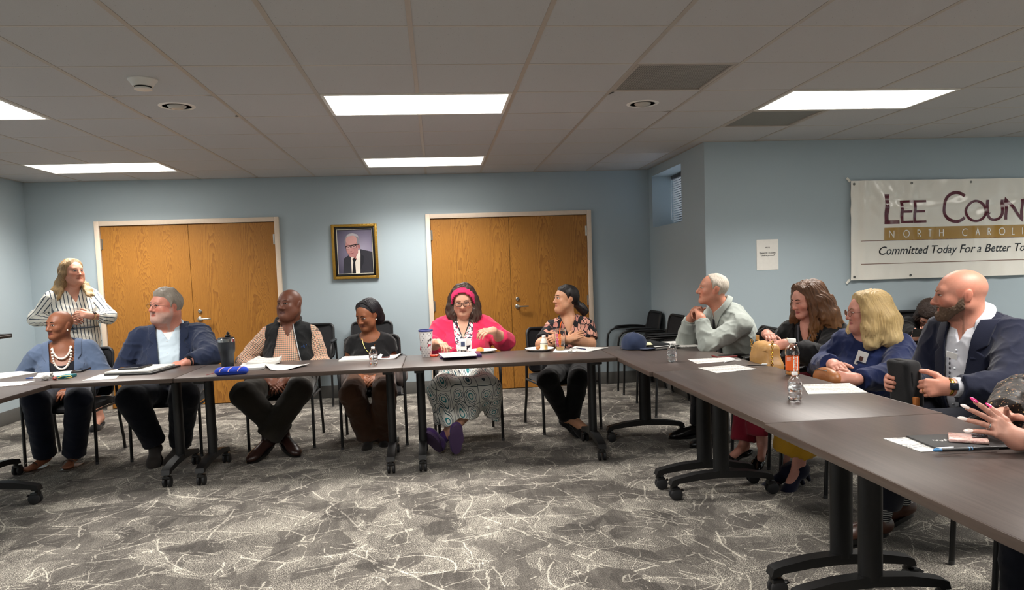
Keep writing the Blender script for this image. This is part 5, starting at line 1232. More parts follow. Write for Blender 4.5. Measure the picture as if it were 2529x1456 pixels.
# 5 ---- woman, black tee, brown trousers
def person_tee():
    Y=6.02; nk=A(PY(914,824,Y)); p=Person('person','woman in a plain black t-shirt with a gold cross pendant, looking down',(nk[0],Y,0)); p.skin=lin('8a583c')
    fr=look(nk,-6); p.body((nk[0]+.0,Y+.0,.53),nk,fr,hw=.142,cd=.105,cw=.145,belly=(.145,.12,.02),hip=.17,bust=.06)
    hc=A(PY(906,777,Y-.05)); p.head(hc,look(hc,-40,-20),(0,0,1),sc=.95,nose=1.08,lips=1.35,neckr=.044,fat=.006,jaw=.9,brow=.8)
    p.arm(0,PY(861,908,Y+.0),PY(885,930,Y-.24),r=(.052,.043,.036,.025)).arm(1,PY(973,906,Y+.0),PY(935,930,Y-.24),r=(.052,.043,.036,.025))
    h,_=hand(p.wr[0],A(PY(905,940,Y-.36))-p.wr[0],(-.3,-.5,.8),1,s=.9);p.hands.append((h,0)); h,_=hand(p.wr[1],A(PY(912,940,Y-.36))-p.wr[1],(.3,-.5,.8),-1,s=.9);p.hands.append((h,1))
    p.leg(0,PY(868,972,5.58),PY(912,1072,5.80),r=(.09,.066,.058,.038)).leg(1,PY(950,966,5.58),PY(945,1070,5.86),r=(.09,.066,.058,.038))
    ar=p.arms[0]+p.arms[1]; lo,hi=bounds(ar,.02); p.skinmesh(drop=.20,bare=[(lo,hi,.006,ar+p.torso)],lipcol=lin('7a3f38'),cheek=.12); p.eyes(.3,'20130e',(0,-.6),browc='1f1410',browr=.0022)
    W=p.HW; H=hair_mat('black_braided_hair','09080a','1c1820',scale=(20.,14.,1.),rough=.5)
    bun=[ell(W(.0,-.075,.045),(.075,.062,.065),p.HM,.04),ell(W(0,-.115,-.025),(.068,.050,.065),p.HM,.04),ell(W(.0,-.125,-.085),(.062,.048,.055),p.HM,.03)]
    p.hair('hair',H,lambda x,y,z:np.maximum((y-(.052-(.088-z)*.42))*.9,seg(y,[-.2,-.03,-.02,.01],[-.3,-.06,.0,.022])-z),.016,bun,groove=.0028,strand=44.)
    mb=MB(); 
    for off in (.0,.012,.024):
        pts=[]
        for a in np.linspace(-1.45,1.45,16): x=.087*math.sin(a);z=.016+.108*math.cos(a); y=.030-off-.02*(1-math.cos(a)); pts.append(Vector(W(x,y,z)))
        mb.tube(pts,.0085,8)
    p.part('headband',mb.mesh('headband',fab('black_wrap','0e0c10')))
    [p.beads('earring',M_PEARL,[W(e*.083,-.004,-.044)],.0055) for e in (-1,1)]
    T_=fab('black_jersey','0f0f11',fine=500.); p.layer('t_shirt',T_,'TAB',off=.012,sleeve=(.26,.26),cuts=[p.scoop(.065,.085)],fold=.004,foldscale=20.)
    pts=[]
    for k in range(25):
        t=k/24*math.pi; pts.append(Vector(p.chest(.058*math.cos(t),-.018-.105*math.sin(t)**1.6-.012,.0145)))
    p.part('necklace',MB().tube(pts,.0016,6).mesh('necklace',M_GOLDM)); c=Vector(p.chest(0,-.15,.016)); p.part('cross_pendant',MB().box(c,(.006,.005,.032),.001).box(c+Vector((0,0,.005)),(.020,.005,.006),.001).mesh('cross_pendant',M_GOLDM))
    pant(p,fab('brown_trousers','4a3020'),off=.02,pants_flare=.03,fold=.008)
    for i in (0,1): p.shoe(i,fab('dark_flat_shoe','17120f'),(-.1 if i==0 else .15,-1,-.25),L=.23,wd=.04)
    # coat folded over the chair
    pr=[ell((nk[0]+.03,Y+.16,.50),(.25,.17,.08),None,.05),ell((nk[0]+.22,Y+.02,.52),(.05,.17,.11),None,.05),ell((nk[0]-.21,Y+.02,.52),(.05,.16,.10),None,.05)]
    F=Field(*bounds(pr,.03),.009).add(pr); F.disp(lambda P:.012*wob(P,22.)); V,Q=F.net(); t=thing('folded_coat','crumpled taupe coat on the chair seat around the woman in the black t-shirt','coat',(nk[0],Y,.45)); me=np_mesh('folded_coat',V,Q,fab('taupe_coat','5a4f4b')); me.transform(Matrix.Translation((-nk[0],-Y,-.45))); link('coat_cloth',me,t)
person_tee()
# 6 ---- woman in pink cardigan
def person_pink():
    Y=6.0; nk=A(PY(1143,783,Y)); p=Person('person','woman in a bright pink cardigan and pink headband, wearing dark-framed glasses, looking down',(nk[0],Y,0)); p.skin=lin('d3a288')
    fr=look(nk,0); p.body((nk[0],Y+.0,.53),nk,fr,hw=.182,cd=.13,cw=.175,belly=(.20,.17,.05),hip=.21,bust=.095,bustw=.085)
    hc=A(PY(1144,741,Y-.07)); p.head(hc,look(hc,-5,-16),(0,0,1),sc=.98,fat=.012,neckr=.050,lips=1.0,jaw=.92,brow=.8,nose=.95)
    p.arm(0,PY(1064,856,Y-.10),PY(1082,846,Y-.32),r=(.066,.054,.044,.027)).arm(1,PY(1246,843,Y-.12),PY(1219,816,Y-.32),r=(.066,.054,.044,.027))
    h,_=hand(p.wr[0],A(PY(1101,851,Y-.42))-p.wr[0],(.35,-.55,.75),-1 if False else 1,curl=(38,35,20),s=.92,thumb=(50,30));p.hands.append((h,0))
    h,_=hand(p.wr[1],A(PY(1200,817,Y-.36))-p.wr[1],(.1,-.5,.85),-1,curl=(40,28,18),s=.92,spread=3);p.hands.append((h,1))
    p.leg(0,PY(1095,965,5.53),(.085,5.31,.090),r=(.10,.07,.058,.037)).leg(1,PY(1200,962,5.53),(-.015,5.38,.105),r=(.10,.07,.058,.037))
    ar=p.arms[0]+p.arms[1]; lo,hi=bounds([p.arms[0][1],p.arms[1][1]],.02); lg=p.legs[0][1:]+p.legs[1][1:]; l2,h2=bounds(lg,.02)
    p.skinmesh(drop=.27,bare=[(lo,hi,.006,ar),(l2,h2,.007,lg)],cheek=.35); p.eyes(.35,'4a3526',(0,-.7),browc='3a2a22',browr=.0024)
    p.glasses(M_TORT,.0265,.0185,.0021,M_LENSG,.012,-.002,3.2)
    W=p.HW; H=hair_mat('dark_brown_wavy_hair','1f1613','4a372d','7a6152')
    ex=[]
    for e in (-1,1):
        ex+=chain([W(e*.055,-.01,.06),W(e*.086,-.01,.01),W(e*.102,.0,-.06),W(e*.098,.02,-.125),W(e*.080,.035,-.175),W(e*.055,.03,-.20)],[.035,.036,.040,.042,.034,.012],.03)+chain([W(e*.085,.02,-.03),W(e*.080,.045,-.11),W(e*.05,.055,-.17)],[.02,.024,.008],.02)
    ex+=chain([W(0,-.06,.04),W(0,-.085,-.08),W(0,-.08,-.18)],[.08,.085,.06],.05)
    p.hair('hair',H,LONGK,.016,ex,groove=.004,strand=40.,rough=.006)
    # headband
    base=[infl(q,.0225) for q in p.headcore]; F=Field(*bounds(base,.02),.0035).add(base)
    def bandk(P):
        x,y,z=p.hl(P).T; return np.maximum(np.abs(y-(.056+.32*(z-.08)))-.023,-.02-z)
    F.inter(bandk,.012); F.F[F.F<-.012]=.01; F.disp(lambda P:.0022*np.sin((p.hl(P)[:,1]*.8+p.hl(P)[:,2]*.6)*330+3*wob(P,30.)),.02); V,Q=F.net(); p.part('headband',np_mesh('headband',V,Q,fab('pink_headband','c42a5c')))
    D=M_FLORAL; p.layer('print_top',D,'T',off=.012,cuts=[p.vcut(-.165,.04,.062,.85)],fold=.003,front=True)
    C=fab('hot_pink_knit','cf2c55',fine=300.,am=.12); p.layer('cardigan',C,'TAB',off=.026,sleeve=(.72,.72),cuts=[p.vcut(-.42,.03,.088,.42)],fold=.007,foldscale=16.)
    # lanyard and badges
    q0=p.chest(.0,-.21,.034); pts=[Vector(p.chest(x,z,.030)) for x,z in ((.06,-.0),(.045,-.06),(.025,-.11),(.005,-.16),(-.02,-.11),(-.04,-.06),(-.058,.0))]; p.part('lanyard',MB().tube(pts,.004,6).mesh('lanyard',fab('black_lanyard','17151a')))
    b=p.chest(.008,-.205,.044); card(p,'id_badge',M_BADGE,b,p.TM[1]+A((0,0,.1)),p.TM[2],.056,.085); card(p,'badge_photo',M_BLUEP,b+p.TM[1]*.0022+p.TM[2]*.006,p.TM[1]+A((0,0,.1)),p.TM[2],.032,.036,.0016)
    b2=p.chest(-.032,-.185,.040); card(p,'id_badge',M_BADGE,b2,p.TM[1]-p.TM[0]*.3,p.TM[2],.045,.055)
    hgt=.33; c0=A(PY(1150,965,5.60)); pr=[infl(p.legs[0][0],.035),infl(p.legs[1][0],.035),infl(p.torso[2],.03),cap(p.kn[0],p.kn[1],.095,.095,.06),cap(p.kn[0]-A((.02,.02,.0)),A(PY(1090,1040,5.56)),.085,.065,.06),cap(p.kn[1]+A((.02,0,0)),A(PY(1215,1040,5.58)),.085,.06,.06),cap(A(PY(1150,960,5.52)),A(PY(1150,1030,5.50)),.09,.08,.06),cap(p.kn[0],p.kn[0]+(p.an[0]-p.kn[0])*.62,.088,.092,.06),cap(p.kn[1],p.kn[1]+(p.an[1]-p.kn[1])*.62,.088,.092,.06),cap(p.pel+A((.0,-.1,0)),A(PY(1225,1030,5.75)),.12,.06,.06),cap(p.pel+A((0,-.1,0)),A(PY(1095,1030,5.72)),.12,.05,.06)]
    F=Field(*bounds(pr,.03),.009).add(pr)
    def hem(P): return (seg(P[:,0],[-.3,-.04,.07,.175,.30,.40,.6],[.20,.205,.240,.262,.235,.19,.18])-P[:,2])
    F.inter(hem,.3); F.disp(lambda P:.012*np.sin(P[:,0]*34+3*wob(P,7.)+P[:,2]*4)*smooth01((.52-P[:,2])/.2),.05); V,Q=F.net(); q=V-p.nk; pat=np.stack([V[:,0]+V[:,1]*.35,V[:,2]-V[:,1]*.7,V[:,1]],-1); p.part('skirt',np_mesh('skirt',V,Q,M_SKIRT,None,pat))
    SH=fab('purple_running_shoe','4a3068'); SO=mat('purple_sole','4e3a5e',.7)
    p.shoe(0,SH,(.03,-.42,.85),L=.26,wd=.047,hgt=.06,sole=SO); p.shoe(1,SH,(-.28,-.55,.62),L=.26,wd=.047,hgt=.06,sole=SO)
    for i in (0,1): 
        a=p.an[i]; n=unit(p.kn[i]-a); F=[cap(a-n*.02,a+n*.075,.042,.045,.02,clip=(a+n*.06,n))]; q=Field(*bounds(F,.02),.006).add(F); V,Q=q.net(); p.part('sock',np_mesh('sock',V,Q,fab('purple_sock','3c2560')))
person_pink()
# 7 ---- woman, leaf print shirt, arms crossed
def person_leaf():
    Y=6.08; nk=A(PY(1404,786,Y)); p=Person('person','dark-haired woman in a black and pink leaf-print shirt with her arms crossed',(nk[0],Y,0)); p.skin=lin('cf9a78')
    fr=look(nk,-2); p.body((nk[0]+.02,Y+.0,.53),nk,fr,hw=.148,cd=.115,cw=.155,belly=(.155,.13,.02),hip=.18,bust=.075)
    hc=A(PY(1397,737,Y-.02)); p.head(hc,look(hc,-66,4),(.0,0,1),sc=.96,fat=.008,neckr=.045,lips=1.3,jaw=.86,brow=.75,nose=.9,chin=.98)
    p.arm(0,PY(1338,850,Y-.12),PY(1402,840,Y-.27),r=(.055,.045,.038,.025)).arm(1,PY(1456,848,Y-.10),PY(1388,838,Y-.30),r=(.055,.046,.040,.026))
    h,_=hand(p.wr[0],A(PY(1432,824,Y-.26))-p.wr[0],(.1,-.8,.55),1,curl=(12,18,14),s=.9);p.hands.append((h,0)); h,_=hand(p.wr[1],A(PY(1358,832,Y-.34))-p.wr[1],(-.1,-.8,.5),-1,curl=(55,60,35),s=.92,thumb=(30,20));p.hands.append((h,1))
    p.leg(0,PY(1352,938,5.60),PY(1398,1032,5.74),r=(.092,.066,.055,.034)).leg(1,PY(1428,936,5.62),PY(1414,1030,5.70),r=(.092,.066,.055,.034))
    ar=p.arms[0]+p.arms[1]; lo,hi=bounds(ar,.02); feet=[]
    for i,t in ((0,(.12,-.12,-.075)),(1,(.10,-.14,-.085))): feet+=[cap(p.an[i],p.an[i]+A(t),.030,.024,.03)]
    l2,h2=bounds(feet,.04); p.skinmesh(drop=.2,bare=[(lo,hi,.006,ar+p.torso),(l2,h2,.006,feet+p.legs[0][2:]+p.legs[1][2:])],lipcol=lin('b06a62'),cheek=.2); p.eyes(.75,'2a1a12',(-.5,0),browc='1d1512',browr=.0026)
    W=p.HW; H=hair_mat('black_sleek_hair','0c0a0a','221b1b',scale=(12.,1.5,1.),rough=.3)
    ex=[ell(W(0,-.095,-.035),(.035,.032,.03),p.HM,.03)]+chain([W(0,-.10,-.045),W(-.005,-.150,-.075),W(-.01,-.18,-.105),W(-.02,-.17,-.14)],[.026,.034,.032,.01],.03)
    p.hair('hair',H,keep_line(([-.2,-.07,-.035,-.022,-.005,.012,.03,.05,.075,.12],[-.085,-.08,-.05,.0,.024,.0,.035,.055,.070,.072])),.011,ex,groove=.0012,strand=80.)
    for q in (p.wr,): pass
    p.layer('leaf_print_shirt',M_LEAF,'TAB',off=.018,sleeve=(.47,.47),cuts=[p.vcut(-.135,.04,.075,.9)],fold=.006,foldscale=17.)
    p.lapels('collar',M_LEAF,-.135,.04,.075,.055,.026,.9,notch=3.)
    pant(p,fab('black_trousers','0c0c0e'),off=.010)
    FL=fab('black_flat_shoe','0d0c0d')
    for i,t in ((0,(.55,-.7,-.42)),(1,(.40,-.75,-.45))): p.shoe(i,FL,t,L=.23,wd=.038,open_=True)
    bag=None
person_leaf()
# 8 ---- elderly man, grey-green shirt, hands under the chin
def person_grey():
    hc=A(PX(1760,713,2.03)); nk=A(PX(1788,764,2.11)); yc=hc[1]; p=Person('person','white-haired man in a gray-green dress shirt resting his chin on clasped hands',(2.35,yc+.1,0)); p.skin=lin('d2957c')
    p.body((2.42,yc+.14,.52),nk,(-1,-.10,0),hw=.185,cd=.125,cw=.17,belly=(.17,.15,.03),hip=.18)
    p.head(hc,look(hc,-80,6),(.06,0,1),sc=.97,nose=1.25,lips=.75,neckr=.056,ear=1.15,jaw=.95)
    hz=A(PX(1722,764,1.915)); eN=A(PX(1748,852,1.92)); eF=A(PX(1692,846,1.90)); wN=A(PX(1731,785,1.905)); wF=A(PX(1706,786,1.90))
    p.arm(1,eN,wN,r=(.056,.047,.042,.029)).arm(0,eF,wF,r=(.056,.047,.042,.029))
    h,_=hand(wN,A(PX(1722,756,1.915))-wN+A((0,.02,0)),(.25,-.93,.0),-1,curl=(70,75,35),s=1.0,thumb=(30,30));p.hands.append((h,1)); h,_=hand(wF,A(PX(1716,758,1.915))-wF,(-.6,.75,.1),1,curl=(60,70,35),s=1.0,thumb=(30,30));p.hands.append((h,0))
    p.leg(0,(2.02,yc+.22,.52),(2.0,yc+.25,.10),r=(.095,.068,.06,.042)).leg(1,(2.02,yc-.02,.50),(2.06,yc-.05,.10),r=(.095,.068,.06,.042))
    p.skinmesh(cheek=.55,scalp=None); p.eyes(.6,'4a5560',(-.3,.2),browc='a08a78',browr=.0022)
    H=hair_mat('cropped_white_hair','9c8f80','d6ccbd',scale=(16.,8.,1.),rough=.6)
    p.hair('hair',H,lambda x,y,z:(seg(y,[-.2,-.07,-.035,-.022,-.005,.012,.02,.035,.05,.075],[-.085,-.08,-.055,.0,.024,-.005,.03,.072,.105,.2])-z)*.8,.0045,(),groove=.0006,rough=.0022,res=.003)
    S=fab('grey_green_shirting','9aa09a',am=.05,bs=.12); p.layer('dress_shirt',S,'TAB',off=.016,sleeve=(.94,.94),cuts=[p.vcut(-.02,.06,.05,.8)],fold=.009,foldscale=15.)
    p.collar('collar',S,r0=.070,r1=.074,z0=-.045,z1=.048,gap=.006,flap=.040,spread=.035,open_v=.010,point=.05)
    q=[p.chest(0,z,.022) for z in (-.02,-.08,-.16,-.26,-.36)]; m=MB().tube([Vector(v) for v in q],[.016,.020,.028,.034,.036],8,flat=.25); p.part('necktie',m.mesh('necktie',fab('dark_tie','1b1d24')))
    for i in (0,1):
        n=unit(p.wr[i]-p.el[i]); a=p.wr[i]-n*.012; F=[cap(a-n*.055,a,.043,.041,.01,clip=(a,n))]; z=Field(*bounds(F,.02),.005).add(F); V,Q=z.net(); p.part('cuff',np_mesh('cuff',V,Q,S))
    pant(p,fab('charcoal_trousers','1b1d22'),off=.014)
    for i in (0,1): p.shoe(i,mat('black_leather_shoe%d'%i,'121112',.3),(-1,0,-.1),L=.28,wd=.048,sole=M_RUB)
person_grey()
# 9 ---- brunette in black, tan handbag
def person_brunette():
    hc=A(PX(1990,741,2.42)); nk=A(PX(2006,795,2.47)); p=Person('person','woman with long wavy brown hair in a black cardigan reaching into a handbag',(nk[0],nk[1],0)); p.skin=lin('cf9583')
    fr=A((-.80,-.60,0)); p.body((nk[0]+.06,nk[1]+.05,.53),nk,fr,hw=.165,cd=.115,cw=.155,belly=(.16,.135,.03),hip=.18,bust=.075)
    p.head(hc,look(hc,-52,-12),(.0,0,1),sc=.92,neckr=.044,lips=1.25,jaw=.84,brow=.75,nose=.88)
    p.arm(0,PX(1895,862,2.30),PX(1893,824,2.16),r=(.054,.046,.038,.025)).arm(1,PX(2030,885,2.40),PX(1940,849,2.13),r=(.054,.046,.038,.025))
    h,_=hand(p.wr[0],A(PX(1922,836,2.10))-p.wr[0],(-.2,-.75,.6),1,curl=(30,30,18),s=.9);p.hands.append((h,0)); h,_=hand(p.wr[1],A(PX(1912,856,2.06))-p.wr[1],(-.1,-.7,.7),-1,curl=(30,30,18),s=.9);p.hands.append((h,1))
    p.leg(0,(2.10,nk[1]+.16,.52),(2.05,nk[1]+.14,.10),r=(.09,.063,.052,.034)).leg(1,(2.05,nk[1]-.02,.58),PX(1884,1098,2.13),r=(.09,.063,.052,.034))
    an=p.an[1]; feet=[cap(an,an+A((-.06,-.10,-.06)),.030,.026,.03),cap(p.an[0],p.an[0]+A((-.1,-.05,-.05)),.03,.026,.03)]; l2,h2=bounds(feet,.04)
    p.skinmesh(drop=.22,bare=[(l2,h2,.006,feet+p.legs[1][2:]+p.legs[0][2:])],lipcol=lin('a84b50'),cheek=.4); p.eyes(.35,'3a2a20',(-.2,-.7),browc='2e1f18',browr=.0024)
    W=p.HW; H=hair_mat('brown_wavy_hair','2c1c13','6a4527','b07a42',scale=(7.,1.6,1.))
    ex=chain([W(.05,-.02,.07),W(.09,-.03,.0),W(.110,-.03,-.10),W(.120,-.05,-.20),W(.13,-.06,-.28)],[.05,.055,.062,.058,.02],.04)
    ex+=chain([W(-.06,-.02,.06),W(-.095,-.05,-.02),W(-.115,-.07,-.12),W(-.135,-.09,-.23),W(-.165,-.10,-.31)],[.045,.055,.065,.055,.012],.04)+chain([W(-.075,.02,.02),W(-.085,.012,-.08),W(-.075,.02,-.19),W(-.06,.05,-.27),W(-.055,.045,-.33)],[.022,.030,.034,.028,.006],.025)+chain([W(.07,.03,-.04),W(.09,.05,-.13),W(.10,.08,-.17)],[.02,.03,.008],.03)+chain([W(0,-.09,.05),W(0,-.13,-.08),W(-.02,-.15,-.20)],[.07,.075,.05],.05)
    p.hair('hair',H,LONGK,.020,ex,groove=.005,strand=34.,rough=.006)
    p.layer('black_top',fab('black_top','101013'),'T',off=.010,cuts=[p.vcut(-.15,.03,.07,.9)],fold=.002,front=True)
    p.layer('cardigan',fab('black_cardigan','0d0d0f',fine=260.),'TAB',off=.024,sleeve=(.93,.93),cuts=[p.vcut(-.40,.03,.105,.5)],fold=.008,foldscale=15.)
    b=p.chest(.02,-.19,.034); card(p,'id_badge',M_BADGE,b,p.TM[1],p.TM[2]+p.TM[0]*.8,.05,.075); pts=[Vector(p.chest(x,z,.028)) for x,z in ((.06,.0),(.045,-.08),(.02,-.16),(-.02,-.10),(-.055,.0))]; p.part('lanyard',MB().tube(pts,.003,6).mesh('lanyard',fab('grey_lanyard','55565e')))
    pant(p,fab('crimson_trousers','8e1f33'),off=.016,pants_flare=.03,legend=(.9,.8))
    SH=mat('black_patent','0e0d0e',.12); p.shoe(1,SH,(-.62,-.62,-.42),L=.24,wd=.04,open_=True); p.shoe(0,SH,(-.9,-.3,-.2),L=.24,wd=.04,open_=True)
    watch(p,1,(-.2,-.5,.8),mat('gold_watch_strap','c7b27a',.3,.8),mat('watch_dial_cream','e6dcc0',.3),.005,.029)
    # sunglasses on the neckline
    c=p.chest(.01,-.115,.030); m=MB(); u=p.TM[0];v=p.TM[2];n=p.TM[1]
    m.ellip(Vector(c+u*.03),(.024,.006,.019),14,8).ellip(Vector(c-u*.02-v*.008),(.024,.006,.019),14,8).tube([Vector(c+u*.05),Vector(c+u*.05+n*.03+v*.02),Vector(c+u*.075+n*.06+v*.03)],.002,6); p.part('sunglasses',m.mesh('sunglasses',mat('dark_lens','10162a',.08)))
person_brunette()
# 10 ---- blond woman, navy sweater, mustard trousers
def person_blond():
    hc=A(PX(2136,769,2.47)); nk=A(PX(2150,822,2.51)); p=Person('person','blond woman with glasses in a navy sweater with hands folded over a clutch',(nk[0],nk[1],0)); p.skin=lin('cf9583')
    fr=A((-.82,-.57,0)); p.body((nk[0]+.05,nk[1]+.05,.53),nk,fr,hw=.170,cd=.12,cw=.16,belly=(.175,.16,.04),hip=.19,bust=.085)
    p.head(hc,look(hc,-70,-3),(.0,0,1),sc=.92,neckr=.044,lips=1.1,jaw=.88,brow=.75,nose=.88,fat=.004)
    p.arm(0,PX(2022,900,2.37),PX(2056,899,2.17),r=(.056,.048,.040,.026)).arm(1,PX(2205,930,2.42),PX(2112,937,2.14),r=(.058,.050,.042,.026))
    h,_=hand(p.wr[0],A(PX(2088,906,2.12))-p.wr[0],(-.4,-.6,.7),1,curl=(30,30,20),s=.9);p.hands.append((h,0)); h,_=hand(p.wr[1],A(PX(2072,930,2.08))-p.wr[1],(-.35,-.75,.6),-1,curl=(35,35,20),s=.92);p.hands.append((h,1))
    p.leg(0,(2.10,nk[1]+.10,.52),(2.06,nk[1]+.12,.12),r=(.095,.068,.056,.036)).leg(1,(2.08,nk[1]-.06,.53),PX(1972,1150,2.10),r=(.095,.068,.056,.036))
    an=p.an[1]; feet=[cap(an,an+A((-.07,-.03,-.09)),.030,.026,.03)]; l2,h2=bounds(feet,.05); p.skinmesh(drop=.2,bare=[(l2,h2+A((0,0,.12)),.006,feet+p.legs[1][1:])],lipcol=lin('b35f5e'),cheek=.5); p.eyes(.75,'4a5258',(-.4,0),browc='7a5b40',browr=.0022)
    p.glasses(M_ROSE,.0255,.020,.0014,M_LENSG,.012,-.003,2.4)
    W=p.HW; H=hair_mat('golden_blond_hair','8f7446','cfb27a','ecdcae',scale=(9.,1.0,1.))
    ex=chain([W(-.055,-.02,.07),W(-.092,-.015,.0),W(-.100,.0,-.10),W(-.098,.01,-.19),W(-.085,.02,-.215)],[.045,.050,.052,.040,.010],.04)+chain([W(-.06,-.05,.05),W(-.10,-.075,-.05),W(-.115,-.11,-.17),W(-.125,-.17,-.26)],[.05,.056,.050,.008],.04)
    ex+=chain([W(.06,.0,.06),W(.085,.01,-.02),W(.085,.04,-.13),W(.075,.065,-.175),W(.05,.07,-.185)],[.04,.038,.036,.026,.008],.04)+chain([W(0,-.09,.05),W(0,-.125,-.08),W(0,-.14,-.2)],[.07,.075,.05],.05)
    p.hair('hair',H,LONGK,.020,ex,groove=.0026,strand=80.,rough=.003,wave=.7)
    N=fab('navy_knit','14214a',fine=280.,am=.14); p.layer('sweater',N,'TAB',off=.020,sleeve=(.93,.93),cuts=[p.scoop(.03,.075)],fold=.007,foldscale=17.)
    b=p.chest(-.015,-.105,.041); up=p.TM[2]+p.TM[0]*-.35; card(p,'id_badge',M_BADGE,b,p.TM[1]-p.TM[0]*.2,up,.058,.088); card(p,'badge_photo',mat('badge_portrait','5a3a34',.4),b+p.TM[1]*.0025,p.TM[1]-p.TM[0]*.2,up,.02,.026,.0016); card(p,'badge_band',mat('badge_band','1c2a4c',.4),b+p.TM[1]*.0025-p.TM[2]*.028,p.TM[1]-p.TM[0]*.2,up,.054,.016,.0016)
    pant(p,fab('mustard_trousers','b98a1e'),off=.020,pants_flare=.035,legend=(.74,.74),fold=.008)
    SH=fab('navy_suede_pump','10142a'); p.shoe(1,SH,(-.80,-.35,-.62),L=.24,wd=.04,hgt=.07,heel=.065); p.shoe(0,SH,(-.8,.35,-.5),L=.24,wd=.04,hgt=.07,heel=.06)
person_blond()
# 11/13 ---- people on the wall chairs by the banner
def person_phone():
    Y=6.02; nk=A(PY(2290,800,Y)); p=Person('person','person in black bent over a phone on a chair below the banner',(nk[0],Y+.1,0)); p.skin=lin('cf9a86')
    p.body((nk[0]-.02,Y+.17,.52),nk,(-.35,-1,0),hw=.15,cd=.11,cw=.145,belly=(.15,.13,.02),hip=.17,bust=.05)
    hc=A(PY(2294,776,Y-.12)); p.head(hc,look(hc,-15,-58),(0,-.2,1),sc=.92,neckr=.046)
    p.arm(0,PY(2240,822,Y-.06),PY(2261,832,Y-.24),r=(.052,.044,.036,.025)).arm(1,PY(2326,835,Y-.06),PY(2292,834,Y-.24),r=(.052,.044,.036,.025))
    h,_=hand(p.wr[0],A(PY(2276,828,Y-.32))-p.wr[0],(-.2,-.8,-.4),1,curl=(45,50,30),s=.9);p.hands.append((h,0)); h,_=hand(p.wr[1],A(PY(2278,826,Y-.32))-p.wr[1],(.2,-.8,-.4),-1,curl=(45,50,30),s=.9);p.hands.append((h,1))
    p.leg(0,(nk[0]-.10,Y-.25,.50),(nk[0]-.10,Y-.22,.10)).leg(1,(nk[0]+.12,Y-.25,.50),(nk[0]+.12,Y-.22,.10)); p.skinmesh(hres=.005,handres=.0042); p.eyes(.3,'2a1a12',(0,-.8),browc='1d1512')
    W=p.HW; H=hair_mat('dark_brown_bob','150f0d','3a2a22'); ex=chain([W(.06,0,.05),W(.085,.03,-.03),W(.08,.06,-.10)],[.035,.036,.012],.03)+chain([W(-.06,0,.05),W(-.085,.03,-.03),W(-.08,.06,-.10)],[.035,.036,.012],.03)+chain([W(0,-.05,.05),W(0,-.08,-.06)],[.08,.06],.05)
    p.hair('hair',H,lambda x,y,z:(seg(y,[-.2,.02,.045,.07,.09,.12],[-.3,-.15,.03,.058,.062,.064])-z)*.8,.016,ex,groove=.003,strand=50.,rough=.004)
    p.layer('black_sweater',fab('black_sweater','08080a'),'TAB',off=.022,sleeve=(.95,.95),cuts=[p.scoop(.02,.07)],fold=.006,foldscale=16.); pant(p,fab('black_leggings','0b0b0d'))
    for i in (0,1): p.shoe(i,fab('black_wall_shoe','0f0e0f'),(0,-1,-.1),L=.24,wd=.04)
    c=Vector(PY(2274,821,Y-.34)); t=thing('smartphone','dark smartphone held low in both hands by the person in black','phone',c); R=Matrix.Rotation(.25,3,'X'); m=MB().box((0,0,0),(.15,.009,.074),.004,R); m.build('phone_case',mat('phone_black','0c0c0e',.25),t); MB().box(R@Vector((0,.0047,0)),(.14,.0008,.066),0,R).build('screen',mat('phone_glass','161a22',.08),t)
person_phone()
def person_hidden():
    Y=6.22; hc=A(PY(2352,710,Y)); nk=A(PY(2362,755,Y+.02)); p=Person('person','dark-haired person seated behind the bearded bald man, mostly hidden by his head',(nk[0]+.02,Y+.05,0)); p.skin=lin('c99a86')
    p.body((nk[0]+.08,Y+.08,.52),nk,(-.15,-1,0),hw=.135,cd=.10,cw=.135,belly=(.14,.12,.02),hip=.16); p.head(hc,look(hc,-5,-5),sc=.92,neckr=.046)
    p.arm(0,PY(2345,855,Y-.05),(nk[0]-.02,Y-.28,.60),r=(.05,.042,.035,.025)).arm(1,PY(2420,850,Y-.05),(nk[0]+.10,Y-.28,.60),r=(.05,.042,.035,.025))
    h,_=hand(p.wr[0],(.04,-.06,-.01),(0,-.3,.9),1,s=.9);p.hands.append((h,0)); h,_=hand(p.wr[1],(-.04,-.06,-.01),(0,-.3,.9),-1,s=.9);p.hands.append((h,1))
    p.leg(0,(nk[0]-.05,Y-.36,.50),(nk[0]-.05,Y-.33,.10)).leg(1,(nk[0]+.16,Y-.36,.50),(nk[0]+.16,Y-.33,.10)); p.skinmesh(hres=.006,handres=.005); p.eyes(.8,'2a1a12',(0,0),browc='1d1512')
    p.hair('hair',hair_mat('black_cropped_hair','0b0a0b','1e1a1c'),keep_line(MALE_LINE),.016,(),groove=.001,rough=.003,res=.0045)
    p.layer('black_jacket',fab('black_jacket','0e0f12'),'TAB',off=.02,sleeve=(.96,.96),cuts=[p.scoop(.02,.07)],fold=.005,res=.008); pant(p,fab('black_slacks','0c0d10'))
    for i in (0,1): p.shoe(i,fab('black_wall_shoe','0f0e0f'),(0,-1,-.1),L=.25,wd=.042)
person_hidden()
